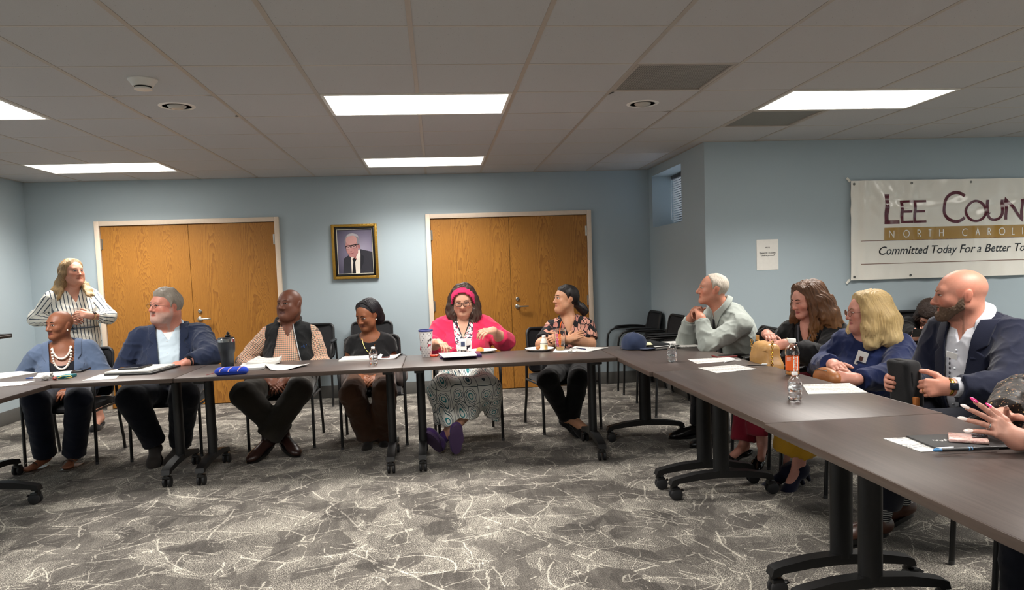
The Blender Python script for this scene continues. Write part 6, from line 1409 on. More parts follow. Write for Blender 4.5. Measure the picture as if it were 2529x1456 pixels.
# 12 ---- bald bearded man, navy suit
def person_suit():
    hc=A(PX(2371,727,2.50)); nk=A(PX(2410,790,2.57)); p=Person('person','bald man with a short brown beard in a dark navy suit and open white shirt',(nk[0],nk[1],0)); p.skin=lin('d0917b')
    fr=A((-.96,-.28,0)); p.body((nk[0]+.06,nk[1]+.03,.53),nk,fr,hw=.182,cd=.13,cw=.168,belly=(.16,.15,.02),hip=.175)
    p.head(hc,look(hc,-78,-2),(.03,0,1),sc=1.03,nose=1.2,lips=.85,neckr=.066,ear=1.05,chin=1.05,brow=1.15)
    PC=A(PX(2236,945,2.12)); p.arm(0,PX(2275,945,2.42),PC+A((.050,.085,-.015)),r=(.066,.054,.045,.030)).arm(1,PX(2495,962,2.46),PX(2352,955,2.22),r=(.068,.056,.048,.031))
    h,_=hand(p.wr[0],(-1,-.12,.12),(-.12,.95,.1),1,curl=(50,70,30),s=1.05,spread=7);p.hands.append((h,0))
    h,TT_=hand(p.wr[1],A(PX(2296,957,2.14))-p.wr[1],(-.35,-.9,.25),-1,curl=(68,75,40),s=1.08,thumb=(35,25));p.hands.append((h,1))
    p.leg(0,(2.16,nk[1]+.16,.54),(2.30,nk[1]+.16,.12),r=(.10,.075,.065,.045)).leg(1,(2.13,nk[1]-.10,.54),(2.06,nk[1]-.04,.12),r=(.10,.075,.065,.045))
    p.skinmesh(hres=.0029,handres=.0030,cheek=.55,beard=(lin('6a5140'),.7)); p.eyes(.6,'5a5a4a',(-.3,0),browc='7d5a42',browr=.0026,browlift=-.002)
    # beard
    base=[infl(q,.0038) for q in p.headcore]; F=Field(*bounds(base,.02),.0028).add(base)
    def br(P):
        x,y,z=p.hl(P).T; top=seg(y,[-.02,.0,.02,.04,.06,.08,.12],[-.005,-.005,-.022,-.050,-.057,-.054,-.053]); d=z-top; d=np.maximum(d,.002-y); d=np.maximum(d,seg(y,[0,.03,.06,.1],[-.065,-.088,-.122,-.125])-z)
        mouth=np.maximum(np.abs(x)-.024,np.abs(z+.0655)-.0085); return np.maximum(d,-mouth)*.9
    F.inter(br,.010); F.F[F.F<-.010]=.008; F.disp(lambda P:.0022*wob(P,260.)+.0012*wob(P,90.),.02); V,Q=F.net(); pat=p.hl(V); p.part('beard',np_mesh('beard',V,Q,hair_mat('brown_beard','3a2a20','7a614c',scale=(120.,120.,120.),rough=.7),None,pat))
    S=fab('white_shirting','cccdd4',am=.03,bs=.08); p.layer('dress_shirt',S,'T',off=.014,cuts=[p.vcut(-.085,.05,.050,.9)],fold=.004,foldscale=17.,res=.0055,front=True)
    p.collar('collar',S,r0=.076,r1=.084,z0=-.05,z1=.040,gap=.012,flap=.040,spread=.036,open_v=.045,cy=.010,point=.06,tilt=.14,res=.0036,thick=.0042)
    N=fab('dark_navy_suiting','10152a',am=.1); p.layer('suit_jacket',N,'TAB',off=.026,sleeve=(.93,.94),cuts=[p.vcut(-.50,.03,.080,.45)],res=.0062,fold=.007,foldscale=14.)
    p.lapels('lapel',N,-.47,.03,.076,.085,.033,.45,notch=.66,res=.0036)
    for i in (0,1):
        n=unit(p.wr[i]-p.el[i]); a=p.wr[i]-n*.004; F=[cap(a-n*.05,a,.045,.043,.01,clip=(a,n))]; z=Field(*bounds(F,.02),.005).add(F); V,Q=z.net(); p.part('shirt_cuff',np_mesh('shirt_cuff',V,Q,S))
    watch(p,1,(-.3,-.9,.2),M_GOLDM,mat('watch_dial','20242c',.2),-.012,.033)
    for k in range(4): q=p.chest(.004,-.12-k*.085,.018); p.part('button',MB().ellip(Vector(q),(.006,.006,.006),8,6).mesh('button',M_BUTTON))
    b=p.chest(.02,-.135,.022); m=MB(); 
    for k in range(9): q=p.chest(.035-.002*k,-.14-k*.022,.020); m.ellip(Vector(q),(.005,.004,.008),6,5)
    p.part('lanyard',m.mesh('lanyard',mat('lanyard_print','43434c',.6))); card(p,'name_tag',M_BADGE,p.chest(.02,-.145,.024),p.TM[1],p.TM[2]-p.TM[0]*.2,.055,.03)
    ring(p,TT_[2][4][0],TT_[2][4][1],M_GOLDM,.0112)
    pant(p,fab('dark_navy_suit_trousers','10131e'),off=.014,legend=(.86,.86))
    SH=mat('brown_leather_shoe','4a2a1c',.35); k=NT('striped_sock'); z=k.n('SeparateXYZ'); k.put(z.inputs[0],k.co()); k.set(Base_Color=k.mix(band(k,z.outputs[2],.011,.003),lin('14161c'),lin('c9c9c4')),Roughness=.9)
    for i in (0,1): a=p.an[i]; n=unit(p.kn[i]-a); F=[cap(a-n*.02,a+n*.10,.043,.047,.02)]; z=Field(*bounds(F,.02),.006).add(F); V,Q=z.net(); p.part('sock',np_mesh('sock',V,Q,k.m))
    for i,t in ((0,(-.9,.1,-.35)),(1,(-1,-.1,-.05))): p.shoe(i,SH,t,L=.29,wd=.05,sole=M_RUB)
person_suit()
# 14 ---- hands and sleeves of the person at the picture's right edge
def person_nails():
    p=Person('person','person in a dark gold-flecked blouse with interlaced fingers and pink painted nails',(2.42,2.30,0)); p.skin=lin('d09a86')
    nk=A((2.36,2.20,.97)); p.body((2.44,2.24,.53),nk,(-1,-.1,0),hw=.16,cd=.115,cw=.155,belly=(.17,.15,.03),hip=.18,bust=.08)
    hc=A((2.30,2.19,1.16)); p.head(hc,(-.95,.3,0),sc=.93,neckr=.048)
    wN=A(PZ(2514,1086,.778)); wF=A(PZ(2508,1040,.80))+A((.0,.06,.0))
    p.arm(1,(2.13,1.93,.80),wN,r=(.056,.048,.040,.027)).arm(0,(2.12,2.42,.82),wF,r=(.056,.048,.040,.027))
    h,t1=hand(wN,A(PZ(2452,1046,.83))-wN,(-.25,-.75,.62),-1,curls=[(4,6,4),(10,8,6),(18,14,8),(26,20,12)],spread=13,s=.90,thumb=(10,10),thumb_out=.9);p.hands.append((h,1))
    h,t2=hand(wF,A(PZ(2452,1030,.845))-wF,(-.1,.55,.8),1,curls=[(-14,5,4),(45,62,30),(50,66,32),(55,66,35)],spread=11,s=.90,thumb=(10,5));p.hands.append((h,0))
    p.leg(0,(2.05,2.34,.52),(2.08,2.36,.10)).leg(1,(2.05,2.14,.52),(2.14,2.10,.10)); p.skinmesh(handres=.0027,hres=.006); p.eyes(.8,'2a1a12',(0,0),browc='1d1512')
    pk=mat('pink_nail','ef3f86',.15); wh=mat('white_nail','f2dfd6',.15)
    for k,(q,d,dd,N,_r) in enumerate(t1+t2):
        up=unit(np.cross(np.cross(d,N),d)); m=pk if k in (0,4,6,8) else wh; c=q+d*.007+up*.0052; M=Matrix((unit(np.cross(d,up)),d,up)).transposed(); p.part('fingernail',MB().ellip(Vector(c),(.0068,.0145,.0022),10,6,M).mesh('fingernail',m))
    W=p.HW; p.hair('hair',hair_mat('brown_long_hair','2a1c14','5a3f2a'),LONGK,.016,chain([W(.06,0,.05),W(.09,0,-.05),W(.09,.0,-.2)],[.03,.035,.02],.03)+chain([W(-.06,0,.05),W(-.09,0,-.05),W(-.09,.0,-.2)],[.03,.035,.02],.03),res=.0055)
    p.layer('blouse',M_GOLDP,'TAB',off=.022,sleeve=(.93,.93),cuts=[p.scoop(.04,.08)],fold=.009,foldscale=18.); pant(p,fab('dark_navy_trousers','12151f'),off=.016)
    for i in (0,1): p.shoe(i,fab('black_wall_shoe','0f0e0f'),(-1,0,-.1),L=.25,wd=.042)
    ring(p,t1[2][4][0],t1[2][4][1],M_SILV,.0106)
person_nails()
# ------------------------------------------------------------------ things on the tables
TZ=.7345
def paper_mat(name,lines=True,col='d3d1cc'):
    k=NT(name); c=lin(col); s=k.n('SeparateXYZ'); k.put(s.inputs[0],k.co('Object',(1,1,1)))
    if lines:
        row=k.math('LESS_THAN',k.math('FRACT',k.math('MULTIPLY',s.outputs[1],78.)),.34); wd=k.math('GREATER_THAN',k.noise(k.co('Object',(95,78,1)),1.,1.),.44)
        blk=k.math('GREATER_THAN',k.noise(k.co('Object',(3,16,1)),1.,1.),.46)
        c=k.mix(k.math('MULTIPLY',k.math('MULTIPLY',row,wd),k.math('MULTIPLY',blk,.9)),c,lin('4a4a4c'))
    k.set(Base_Color=c,Roughness=.7,Specular_IOR_Level=.3); return k.m
M_PRINT=paper_mat('printed_paper'); M_BLANK=paper_mat('blank_paper',False)
def sheet(name,label,px,cat='paper',m=None,th=.0012,z=TZ,curl=0.,group=None,part='sheet',n=8):
    """a sheet lying on a table; px = 4 pixel corners (in order)"""
    P=[PZ(x,y,z) for x,y in px]; c=sum(P,Vector())/4; e=(P[1]-P[0]); a=math.atan2(e.y,e.x); t=thing(name,label,cat,(c.x,c.y,z),a,group); R=Matrix.Rotation(-a,3,'Z'); Q=[R@(p-c) for p in P]
    def q(u,v,dz): 
        b=(Q[0]*(1-u)+Q[1]*u)*(1-v)+(Q[3]*(1-u)+Q[2]*u)*v; return (b.x,b.y,dz+curl*(2*abs(u-.5))**3*(.6+.4*v))
    mb=MB().quadgrid([[q(i/n,j/n,th) for j in range(n+1)] for i in range(n+1)]).quadgrid([[q(i/n,j/n,0) for j in range(n+1)] for i in range(n,-1,-1)])
    for us,vs in (([i/n for i in range(n+1)],[0]*(n+1)),([1]*(n+1),[i/n for i in range(n+1)]),([1-i/n for i in range(n+1)],[1]*(n+1)),([0]*(n+1),[1-i/n for i in range(n+1)])): mb.quadgrid([[q(u,v,0) for u,v in zip(us,vs)],[q(u,v,th) for u,v in zip(us,vs)]])
    mb.build(part,m or M_PRINT,t,0); return t
def slab(name,label,cat,px,m,th,z=TZ,bev=.004,part='body',group=None):
    """box-like item given by 4 pixel corners of its base"""
    P=[PZ(x,y,z) for x,y in px]; c=sum(P,Vector())/4; e=(P[1]-P[0]+P[2]-P[3]); a=math.atan2(e.y,e.x); L=((P[1]-P[0]).length+(P[2]-P[3]).length)/2; W_=((P[3]-P[0]).length+(P[2]-P[1]).length)/2
    t=thing(name,label,cat,(c.x,c.y,z),a,group); MB().box((0,0,th/2),(L,W_,th),bev).build(part,m,t); return t,L,W_
def pen(label,p0,p1,col,z=TZ+.0045,cap_col=None,name='ballpoint_pen',r=.0042):
    a,b=PZ(*p0,z),PZ(*p1,z); d=(b-a).normalized(); L=(b-a).length; t=thing(name,label,'pen',a); q=lambda s:d*(s*L)
    MB().tube([q(.1),q(.85)],[r,r],10).build('barrel',mat('pen_'+col,col,.3),t); MB().tube([q(.0),q(.06),q(.1)],[.0008,r*.6,r],10).build('tip',M_SILV,t); MB().tube([q(.85),q(1.)],[r,r*.8],10).build('cap',mat('pen_cap_'+(cap_col or col),cap_col or col,.3),t)
    MB().tube([q(.97)+Vector((0,0,r*1.5)),q(.72)+Vector((0,0,r*1.5))],.0011,6).build('clip',M_SILV,t); return t
def sdf_obj(name,prims,m,parent,origin,res=.004,disp=None,keeps=(),cuts=(),depth=.02):
    F=Field(*bounds(prims,.02),res).add(prims)
    if disp: F.disp(disp,.03)
    for f in keeps: F.inter(f,depth)
    for f in cuts: F.cut(f,depth)
    V,Q=F.net(); return link(name,np_mesh(name,V-A(origin),Q,m,None,V),parent)
M_PHONE=mat('phone_dark_glass','0d0d10',.12); M_BLKC=mat('black_cover','121214',.45)
def phone(label,px,col='101013',z=TZ,th=.009,name='smartphone'):
    t,L,W_=slab(name,label,'phone',px,mat('phone_case_'+col,col,.35),th,z,.003,'case'); MB().box((0,0,th+.0003),(L*.94,W_*.9,.0008)).build('screen',M_PHONE,t); return t
# --- bottles
M_PET=glassy('clear_plastic',(1,1,1),.03,1.38); M_WATER=glassy('water',(.97,.99,1),.0,1.33); M_CAPW=mat('white_cap','efeeea',.4)
def water_bottle(x,y,label,h=.128,r=.0305):
    t=thing('water_bottle',label,'bottle',(x,y,TZ),.4,'small water bottles'); s=h/.128
    prof=[(.0,.004),(.020,.0),(.027,.003),(r,.012),(r-.0015,.030),(r-.003,.036),(r-.0008,.042),(r,.050),(r,.064),(r-.002,.070),(r,.076),(r-.002,.084),(.024,.096),(.016,.106),(.0115,.111),(.0115,.116)]
    inn=[(max(a-.0011,0),b+.0008) for a,b in prof[::-1]]
    MB().lathe([(a,b*s) for a,b in prof]+[(a,b*s) for a,b in inn[:-1]]+[(0,.005)],28).build('bottle',M_PET,t,60)
    lv=.076; MB().lathe([(0,.0055)]+[(max(a-.0018,0),max(b,.0055)*s) for a,b in prof[1:] if b<lv]+[(r-.0032,lv*s),(0,lv*s)],24).build('water',M_WATER,t,60)
    MB().lathe([(0,.126*s),(.0125,.1255*s),(.0132,.123*s),(.0132,.113*s),(.012,.112*s)][::-1],24).build('cap',M_CAPW,t)
    MB().lathe([(r+.0004,.048*s),(r+.0005,.066*s)],24).build('label',glassy('clear_label',(.93,.96,1),.25,1.1),t)
    return t
b=PZ(923,900,TZ); water_bottle(b.x,b.y,'small clear water bottle in front of the woman in the black t-shirt')
b=PZ(1660,893,TZ); water_bottle(b.x,b.y,'small clear water bottle beside the black planner')
b=PZ(1963,987,TZ); water_bottle(b.x,b.y,'small clear water bottle next to the orange-labelled bottle')
b=PZ(1957,927,TZ); t=thing('drink_bottle','orange-labelled drink bottle with a white cap, mostly empty','bottle',(b.x,b.y,TZ),math.radians(-25))
r=.037; prof=[(0,.004),(.026,0),(.033,.002),(r,.010),(r,.020),(r-.003,.026),(r-.003,.110),(r,.116),(r+.001,.128),(r-.002,.142),(.028,.158),(.019,.170),(.0155,.174),(.0155,.182)]
MB().lathe(prof+[(max(a-.0012,0),q+.0008) for a,q in prof[::-1]][:-1]+[(0,.005)],32).build('bottle',M_PET,t,60)
MB().lathe([(0,.006),(.030,.006),(r-.002,.012),(r-.002,.020),(r-.0048,.026),(0,.026)],28).build('drink',mat('orange_drink','d98a2b',.1),t,60)
MB().lathe([(.016,.178),(.0195,.180),(.0195,.198),(.018,.2),(0,.2)],28).build('cap',M_CAPW,t)
def cyl_patch(name,r,a0,a1,z0,z1,m,par,n=14): MB().quadgrid([[(r*math.cos(a0+(a1-a0)*i/n),r*math.sin(a0+(a1-a0)*i/n),z) for z in (z0,z1)] for i in range(n+1)]).build(name,m,par,180)
fa=math.atan2(-b.y,-b.x)-t.rotation_euler.z     # towards the viewer
M_ORL=mat('orange_label','f0641e',.4); M_WHL=mat('white_label','efece6',.4)
cyl_patch('orange_label',r-.0018,fa-1.5,fa+.12,.030,.108,M_ORL,t); cyl_patch('white_label',r-.0018,fa+.12,fa+.95,.030,.108,M_WHL,t); cyl_patch('orange_label',r-.0018,fa+.95,fa+4.75,.030,.108,M_ORL,t,20)
me=text_mesh('vitamin',.030,'brand_lettering',M_ORL,0.,0.,'CENTER',.0011)
for v in me.vertices: q=fa+.12+.30-(v.co.y-.009)/(r-.001)*-1; v.co=Vector(((r-.0009)*math.cos(fa+.46-(v.co.y-.009)/(r)),(r-.0009)*math.sin(fa+.46-(v.co.y-.009)/(r)),.069+v.co.x*.92))
link('brand_lettering',me,t)
for k in range(5): cyl_patch('small_print',r-.0008,fa-.85,fa-.15-.1*(k%2),.100-k*.004,.1015-k*.004,M_WHL,t,6)
# --- left end of the back row
sheet('paper_stack','white paper booklet lying at the left end of the table row, beside the blue pen',[(-35,926),(49,918),(92,921),(2,936)],'paper',M_BLANK,.006,part='pages')
sheet('paper_sheet','loose white sheet under the keys in front of the bald woman',[(85,933),(172,926),(179,915),(94,921)])
sheet('paper_sheet','white sheet on the crosswise table by the left wall',[(-40,957),(49,951),(87,940),(-25,945)])
pen('blue and white pen on the table near the bald woman',(62,934),(86,932),'2f62c4',cap_col='e8e6e0')
phone('black phone lying flat by the bald woman\'s elbow',[(186,920),(212,918),(214,911),(190,912)],th=.012)
k0=PZ(128,938,TZ); t=thing('key_bunch','bunch of keys with a white tag and yellow cord beside the bald woman','keys',k0)
for i,(dx,dy,a) in enumerate(((-.03,.0,.4),(-.015,.02,1.1),(.02,-.01,2.4))):
    m=MB().box((dx,dy,.006+.004*i),(.05,.009,.0025),.0006,Matrix.Rotation(a,3,'Z')).lathe([(.003,0),(.011,0),(.011,.003),(.003,.003)],14,(dx-.03*math.cos(a),dy-.03*math.sin(a),.005+.004*i)); m.build('key',M_SILV,t)
MB().tube([(.0+.016*math.cos(a),.01+.016*math.sin(a),.012) for a in np.linspace(0,6.28,18,endpoint=False)],.0012,6,closed=True).build('key_ring',M_SILV,t)
sdf_obj('cloth_tag',[ell((-.045,.01,.016),(.024,.012,.018),None,.006),ell((-.015,.03,.024),(.014,.008,.026),None,.006)],mat('crumpled_grey_tag','8f8c88',.6,0,.5,(60,.5)),t,(0,0,0),.004,lambda P:.005*wob(P,160.))
MB().ellip((.025,-.012,.012),(.014,.012,.012),12,8).build('red_charm',mat('red_charm','8e2f26',.4),t)
MB().tube([(.03,.0,.01),(.06,.03,.022),(.10,.04,.02),(.12,.02,.012),(.08,.0,.008)],.0022,6).build('cord',mat('yellow_cord','d9b53c',.6),t)
t,L,W_=slab('key_fob','small teal plastic box next to the keys','key fob',[(154,935),(178,934),(179,929),(155,930)],mat('teal_plastic','157a84',.3),.02,TZ,.005); MB().box((0,-W_/2,.012),(L*.7,.001,.006)).build('groove',mat('dark_teal','0c4a52',.4),t)
# --- portfolio in front of the navy blazer
t,L,W_=slab('portfolio','open black portfolio with white pages in front of the man in the navy blazer','folder',[(290,928),(404,921),(418,907),(310,908)],M_BLKC,.012,TZ,.003,'cover'); MB().box((-.02,.0,.019),(L*.92,W_*.9,.012),.002).build('pages',M_BLANK,t)
phone('thick black phone on the white pages of the portfolio',[(302,913),(352,911),(368,902),(318,904)],'1a1a1c',TZ+.0255,.013)
sheet('paper_sheet','white sheet sticking out beside the black portfolio',[(202,940),(285,935),(300,921),(245,925)])
# --- tumbler, glasses case
b=PZ(563,907,TZ); t=thing('travel_tumbler','tall dark gray steel tumbler with a black flip lid','tumbler',(b.x,b.y,TZ)); M_TUM=mat('gunmetal_coating','3b3f44',.35,.5)
MB().lathe([(0,0),(.041,0),(.043,.004),(.045,.06),(.048,.098),(.055,.118),(.0575,.135),(.0590,.185)],32).build('body',M_TUM,t); MB().lathe([(.0592,.185),(.0595,.206),(.057,.209)],32).build('steel_rim',mat('polished_steel','cfd0d0',.12,1.),t)
MB().lathe([(.057,.205),(.056,.214),(.050,.218),(0,.219)],32).build('lid',mat('smoke_lid','2a2b2e',.2),t); MB().box((.012,0,.226),(.035,.022,.014),.004).tube([(.012,0,.225),(.014,0,.245),(.02,0,.25)],[.010,.011,.012],10).build('flip_spout',M_RUB,t)
c=PZ(572,917,TZ+.02); t=thing('glasses_case','royal blue zip case with pale pink motifs and a red strap','case',(c.x,c.y,TZ),.05); M_BLU=fab('royal_blue_nylon','1f3fae',am=.1)
sdf_obj('case_body',[cap((-.075,0,.024),(.075,0,.024),.026,.026,.01),ell((0,0,.024),(.105,.036,.024),None,.02)],M_BLU,t,(0,0,0),.004)
for x in (-.055,.0,.06): MB().tube([(x-.014,-.036,.024),(x-.010,-.033,.036),(x+.0,-.022,.046),(x+.014,-.004,.050)],.0065,6,flat=.5).build('pale_motif',mat('pale_pink_print','e8b9b4',.6),t)
MB().tube([(-.105,-.033,.020),(0,-.041,.023),(.105,-.033,.020)],.0016,6).build('zip',mat('blue_zip','16307f',.5),t); MB().tube([(-.10,0,.02),(-.135,-.01,.012),(-.155,-.005,.008)],.006,6,flat=.4).build('wrist_strap',mat('maroon_strap','7d2f33',.6),t)
# --- papers of the man in the vest
sheet('notebook','open notebook with curled white pages in front of the man in the vest',[(610,904),(690,899),(697,889),(640,890)],'notebook',M_PRINT,.020,TZ,.018,part='pages')
sheet('folded_papers','folded white sheets with dark binder beside the blue case',[(590,914),(652,912),(660,899),(600,902)],'paper',M_BLANK,.014,TZ,.006)
sheet('paper_sheet','large curled white sheet in front of the man in the vest',[(668,915),(718,913),(765,902),(650,899)],'paper',M_PRINT,.0015,TZ,.014)
# --- woman in black tee
sheet('paper_stack','thick white stack of paper beside the water bottle',[(836,893),(915,889),(925,880),(850,883)],'paper',M_PRINT,.011,part='pages')
sheet('paper_sheet','curled white sheets under the dark red phone',[(928,888),(978,886),(990,877),(940,879)],'paper',M_BLANK,.006,TZ,.012)
phone('dark red phone lying on the curled sheets',[(938,884),(958,883),(968,877),(948,878)],'6a2a26',TZ+.0075,.008)
# --- woman in pink: cup, plate, binder
b=PZ(1054,881,TZ); t=thing('party_cup','tall white cup with dark star dots and a blue rim','cup',(b.x,b.y,TZ)); n=28
MB().lathe([(0,0),(.034,0),(.036,.003),(.052,.196)],32).build('cup',mat('white_cup','eeeceb',.35),t); MB().lathe([(.0525,.192),(.0545,.194),(.0545,.204),(.050,.206),(.049,.196)],32).build('rim',mat('navy_rim','27306e',.35),t)
fa=math.atan2(-b.y,-b.x); M_DOT=mat('dark_star','2a2f45',.5)
def on_cup(a,z,off=.0006): r=.036+(.052-.036)*z/.196+off; return Vector((r*math.cos(a),r*math.sin(a),z))
star=0
for i in range(12):
    for j in range(11):
        a=i*.55+(.27 if j%2 else 0); z=.012+j*.0165; 
        if -.2<((a-fa+math.pi)%(2*math.pi)-math.pi)<1.2 and .085<z<.16: continue
        q=.0048 if (i*7+j*3)%5<2 else .0030; c=on_cup(a,z); tx=Vector((-math.sin(a),math.cos(a),0)); P=[]
        for k in range(10): rr=q if k%2==0 else q*.5; P.append(c+tx*rr*math.cos(k*math.pi/5)+Vector((0,0,1))*rr*math.sin(k*math.pi/5))
        m=MB(); m._add(P,[tuple(range(10))]); m.build('printed_star',M_DOT,t,0)
for w_,zz,sz,col in (("ye",.118,.036,'3a2326'),("Bo",.082,.026,'b0243c')):
    me=text_mesh(w_,sz,'printed_word',mat('cup_print_'+col,col,.5),0.,.2,'CENTER',.0012)
    for v in me.vertices: v.co=on_cup(fa+.55+v.co.x/.046,zz+v.co.y+v.co.x*.35,.001)
    link('printed_word',me,t)
t,L,W_=slab('binder','dark purple plastic binder under papers in front of the woman in pink','binder',[(1088,888),(1184,881),(1188,874),(1086,877)],mat('purple_plastic','3a2350',.3),.022,TZ,.004,'case'); 
sheet('paper_sheet','white pages lying on the purple binder',[(1096,883),(1178,878),(1172,868),(1082,872)],'paper',M_PRINT,.003,TZ+.0225)
b=PZ(1192,869,TZ); t=thing('paper_plate','white paper plate holding a pastry','plate',(b.x,b.y,TZ)); M_PLT=mat('paper_plate_white','eceae4',.5); PLP=[(0,.004),(.075,.004),(.085,.008),(.108,.018),(.112,.019),(.111,.0165),(.086,.004),(.074,.0),(0,.0)]
MB().lathe(PLP,40).build('plate',M_PLT,t)
t=thing('pastry','small round orange-brown pastry on the white plate','pastry',(b.x-.02,b.y-.01,TZ+.0045)); sdf_obj('pastry_body',[ell((0,0,.012),(.030,.026,.014),None,.01),ell((0,0,.024),(.027,.023,.012),None,.008)],mat('baked_crust','d08a3c',.6,0,.4,(90,.35)),t,(0,0,0),.003,lambda P:.002*wob(P,170.))
a,b2=PY(1104,854,5.57),PY(1119,858,5.62); t=thing('plastic_knife','white plastic knife in the hand of the woman in pink','cutlery',a); d=b2-a; MB().tube([(0,0,0),d*.5,d*1.6],[.004,.0045,.003],8,flat=.4).build('handle',M_CAPW,t); MB().tube([d*1.6,d*2.1],[.005,.002],8,flat=.3).build('blade',M_CAPW,t)
b=PZ(1072,881,TZ); t=thing('candy_wrapper','crumpled orange-red wrapper beside the dotted cup','wrapper',(b.x,b.y,TZ)); sdf_obj('wrapper_body',[ell((0,0,.009),(.026,.014,.009),None,.01),ell((.024,.005,.011),(.012,.016,.008),None,.006)],mat('red_orange_foil','e8482a',.3),t,(0,0,0),.003,lambda P:.003*wob(P,260.))
# --- woman in leaf print
b=PZ(1333,865,TZ); t=thing('paper_plate','white paper plate with the small milk bottle on it','plate',(b.x,b.y,TZ)); MB().lathe(PLP,40).build('plate',M_PLT,t)
t=thing('pastry_piece','bitten brown pastry piece beside the milk bottle','pastry',(b.x-.01,b.y+.03,TZ+.0045)); sdf_obj('pastry_body',[ell((0,0,.012),(.018,.016,.012),None,.01),ell((.01,.004,.02),(.012,.012,.01),None,.006)],mat('brown_crust','9a6236',.7,0,.4,(90,.35)),t,(0,0,0),.003,lambda P:.002*wob(P,200.))
b=PZ(1344,866,TZ); t=thing('milk_bottle','small drink bottle with pale label and white cap on the plate','bottle',(b.x,b.y,TZ+.0045)); r=.0285
MB().lathe([(0,0),(.026,0),(r,.004),(r,.060),(r-.003,.068),(.016,.090),(.012,.094),(.012,.102)],28).build('bottle',mat('milky_plastic','d9d5c8',.2),t,60); MB().lathe([(.014,.098),(.0145,.100),(.0145,.114),(0,.115)],24).build('cap',M_CAPW,t)
MB().lathe([(r+.0004,.006),(r+.0005,.050)],28).build('label',paper_mat('bottle_label',False,'e6dfc6'),t); MB().lathe([(r+.0006,.053),(r+.0007,.056)],28).build('dark_band',INK,t)
fa=math.atan2(-b.y,-b.x); cyl_patch('label_picture',r+.001,fa+.1,fa+.8,.010,.042,mat('tan_picture','c9a35c',.5),t)
b=PZ(1384,865,TZ); t=thing('iced_coffee_cup','clear plastic iced coffee cup with an orange straw, nearly empty','cup',(b.x,b.y,TZ)); H=.158
pr=[(0,.003),(.030,0),(.0315,.003),(.046,H-.012),(.048,H)]
MB().lathe(pr+[(max(a-.0011,0),q+.0006) for a,q in pr[::-1]],32).build('cup',M_PET,t,60); MB().lathe([(0,.005),(.029,.005),(.034,.028),(0,.028)],28).build('coffee',mat('milky_coffee','cfa564',.2),t); MB().lathe([(.049,H-.004),(.050,H+.002),(.049,H+.008),(.036,H+.010),(0,H+.010)],32).build('lid',glassy('clear_lid',(.95,.95,.95),.2,1.3),t)
MB().tube([(0,.01,.02),(.0,0,H),(.01,-.004,H+.05),(.016,-.006,H+.062)],.004,8).build('straw',mat('orange_straw','f06a2a',.35),t)
fa=math.atan2(-b.y,-b.x)
def on_tum(a,z): r=.0315+(.046-.0315)*z/(H-.012)+.0012; return Vector((r*math.cos(a),r*math.sin(a),z))
for wd_,col,da in (('DUNKIN\'','e8731f',-.05),('DUNKIN\'','c2417a',-.55)):
    me=text_mesh(wd_,.026,'printed_brand',mat('cup_ink_'+col,col,.5),0.,0.,'CENTER',.0012)
    for v in me.vertices: v.co=on_tum(fa+da+(v.co.y-.009)/.040,.082-v.co.x*.95)
    link('printed_brand',me,t)
sheet('napkin','crumpled white napkin under the coffee cup',[(1365,870),(1422,869),(1420,863),(1372,862)],'napkin',M_BLANK,.002,TZ,.003); 
t=sheet('paper_sheet','white sheets with a dark pen at the corner of the leaf-print woman\'s table',[(1400,866),(1452,869),(1502,859),(1420,856)],'paper',M_PRINT,.003,TZ,.003)
pen('dark blue pen lying on the sheets by the leaf-print shirt',(1422,858),(1447,862),'1d2a55',TZ+.008)
t=thing('sugar_packets','twisted white paper scraps beside the coffee cup','wrapper',PZ(1408,869,TZ)); sdf_obj('paper_scrap',[cap((-.012,0,.008),(.016,.004,.008),.007,.006,.005),cap((.004,-.004,.008),(.006,.0,.024),.006,.005,.005)],M_BLANK,t,(0,0,0),.003,lambda P:.002*wob(P,240.))
# --- right-hand row
c=PZ(1566,862,TZ); t=thing('baseball_cap','navy blue baseball cap resting on the corner table','cap',(c.x,c.y,TZ)); M_CAPN=fab('navy_cotton_twill','25304a',am=.15)
sdf_obj('crown',[ell((0,0,.03),(.098,.088,.098),None,.02)],M_CAPN,t,(0,0,0),.0045,lambda P:.005*wob(P,34.)+.0015*np.cos(np.arctan2(P[:,1],P[:,0])*6),[lambda P:.004-P[:,2]],(),.3)
MB().quadgrid([[(.07+.115*i/8*math.cos(a),.0+(.085)*math.sin(a)*(1-.1*i/8)-.02*i/8,.012+.004*(1-(a/1.2)**2)) for a in np.linspace(-1.15,1.15,13)] for i in range(9)]).quadgrid([[(.07+.115*i/8*math.cos(a),(.085)*math.sin(a)*(1-.1*i/8)-.02*i/8,.009+.004*(1-(a/1.2)**2)) for a in np.linspace(-1.15,1.15,13)] for i in range(8,-1,-1)]).build('brim',M_CAPN,t,180); t.rotation_euler=(0,0,math.radians(-35))
MB().ellip((0,0,.128),(.007,.007,.004),10,6).build('top_button',M_CAPN,t); MB().tube([(-.095,-.03,.012),(-.105,0,.014),(-.095,.03,.012)],.008,6,flat=.4).build('strap',M_CAPN,t)
t,L,W_=slab('planner','closed black zip planner with loose papers inside, beside the cap','planner',[(1584,867),(1640,862),(1632,846),(1568,852)],M_BLKC,.006,TZ,.002,'cover'); MB().box((0,-.004,.016),(L*.92,W_*.9,.018),.002).build('pages',M_BLANK,t); MB().box((0,.004,.028),(L,W_*.96,.005),.002,Matrix.Rotation(.03,3,'X')).build('top_cover',M_BLKC,t)
sheet('paper_slip','small cream and yellow slips on top of the black planner',[(1583,853),(1612,851),(1606,845),(1578,848)],'paper',paper_mat('yellow_slip',False,'e6e2b8'),.002,TZ+.0335)
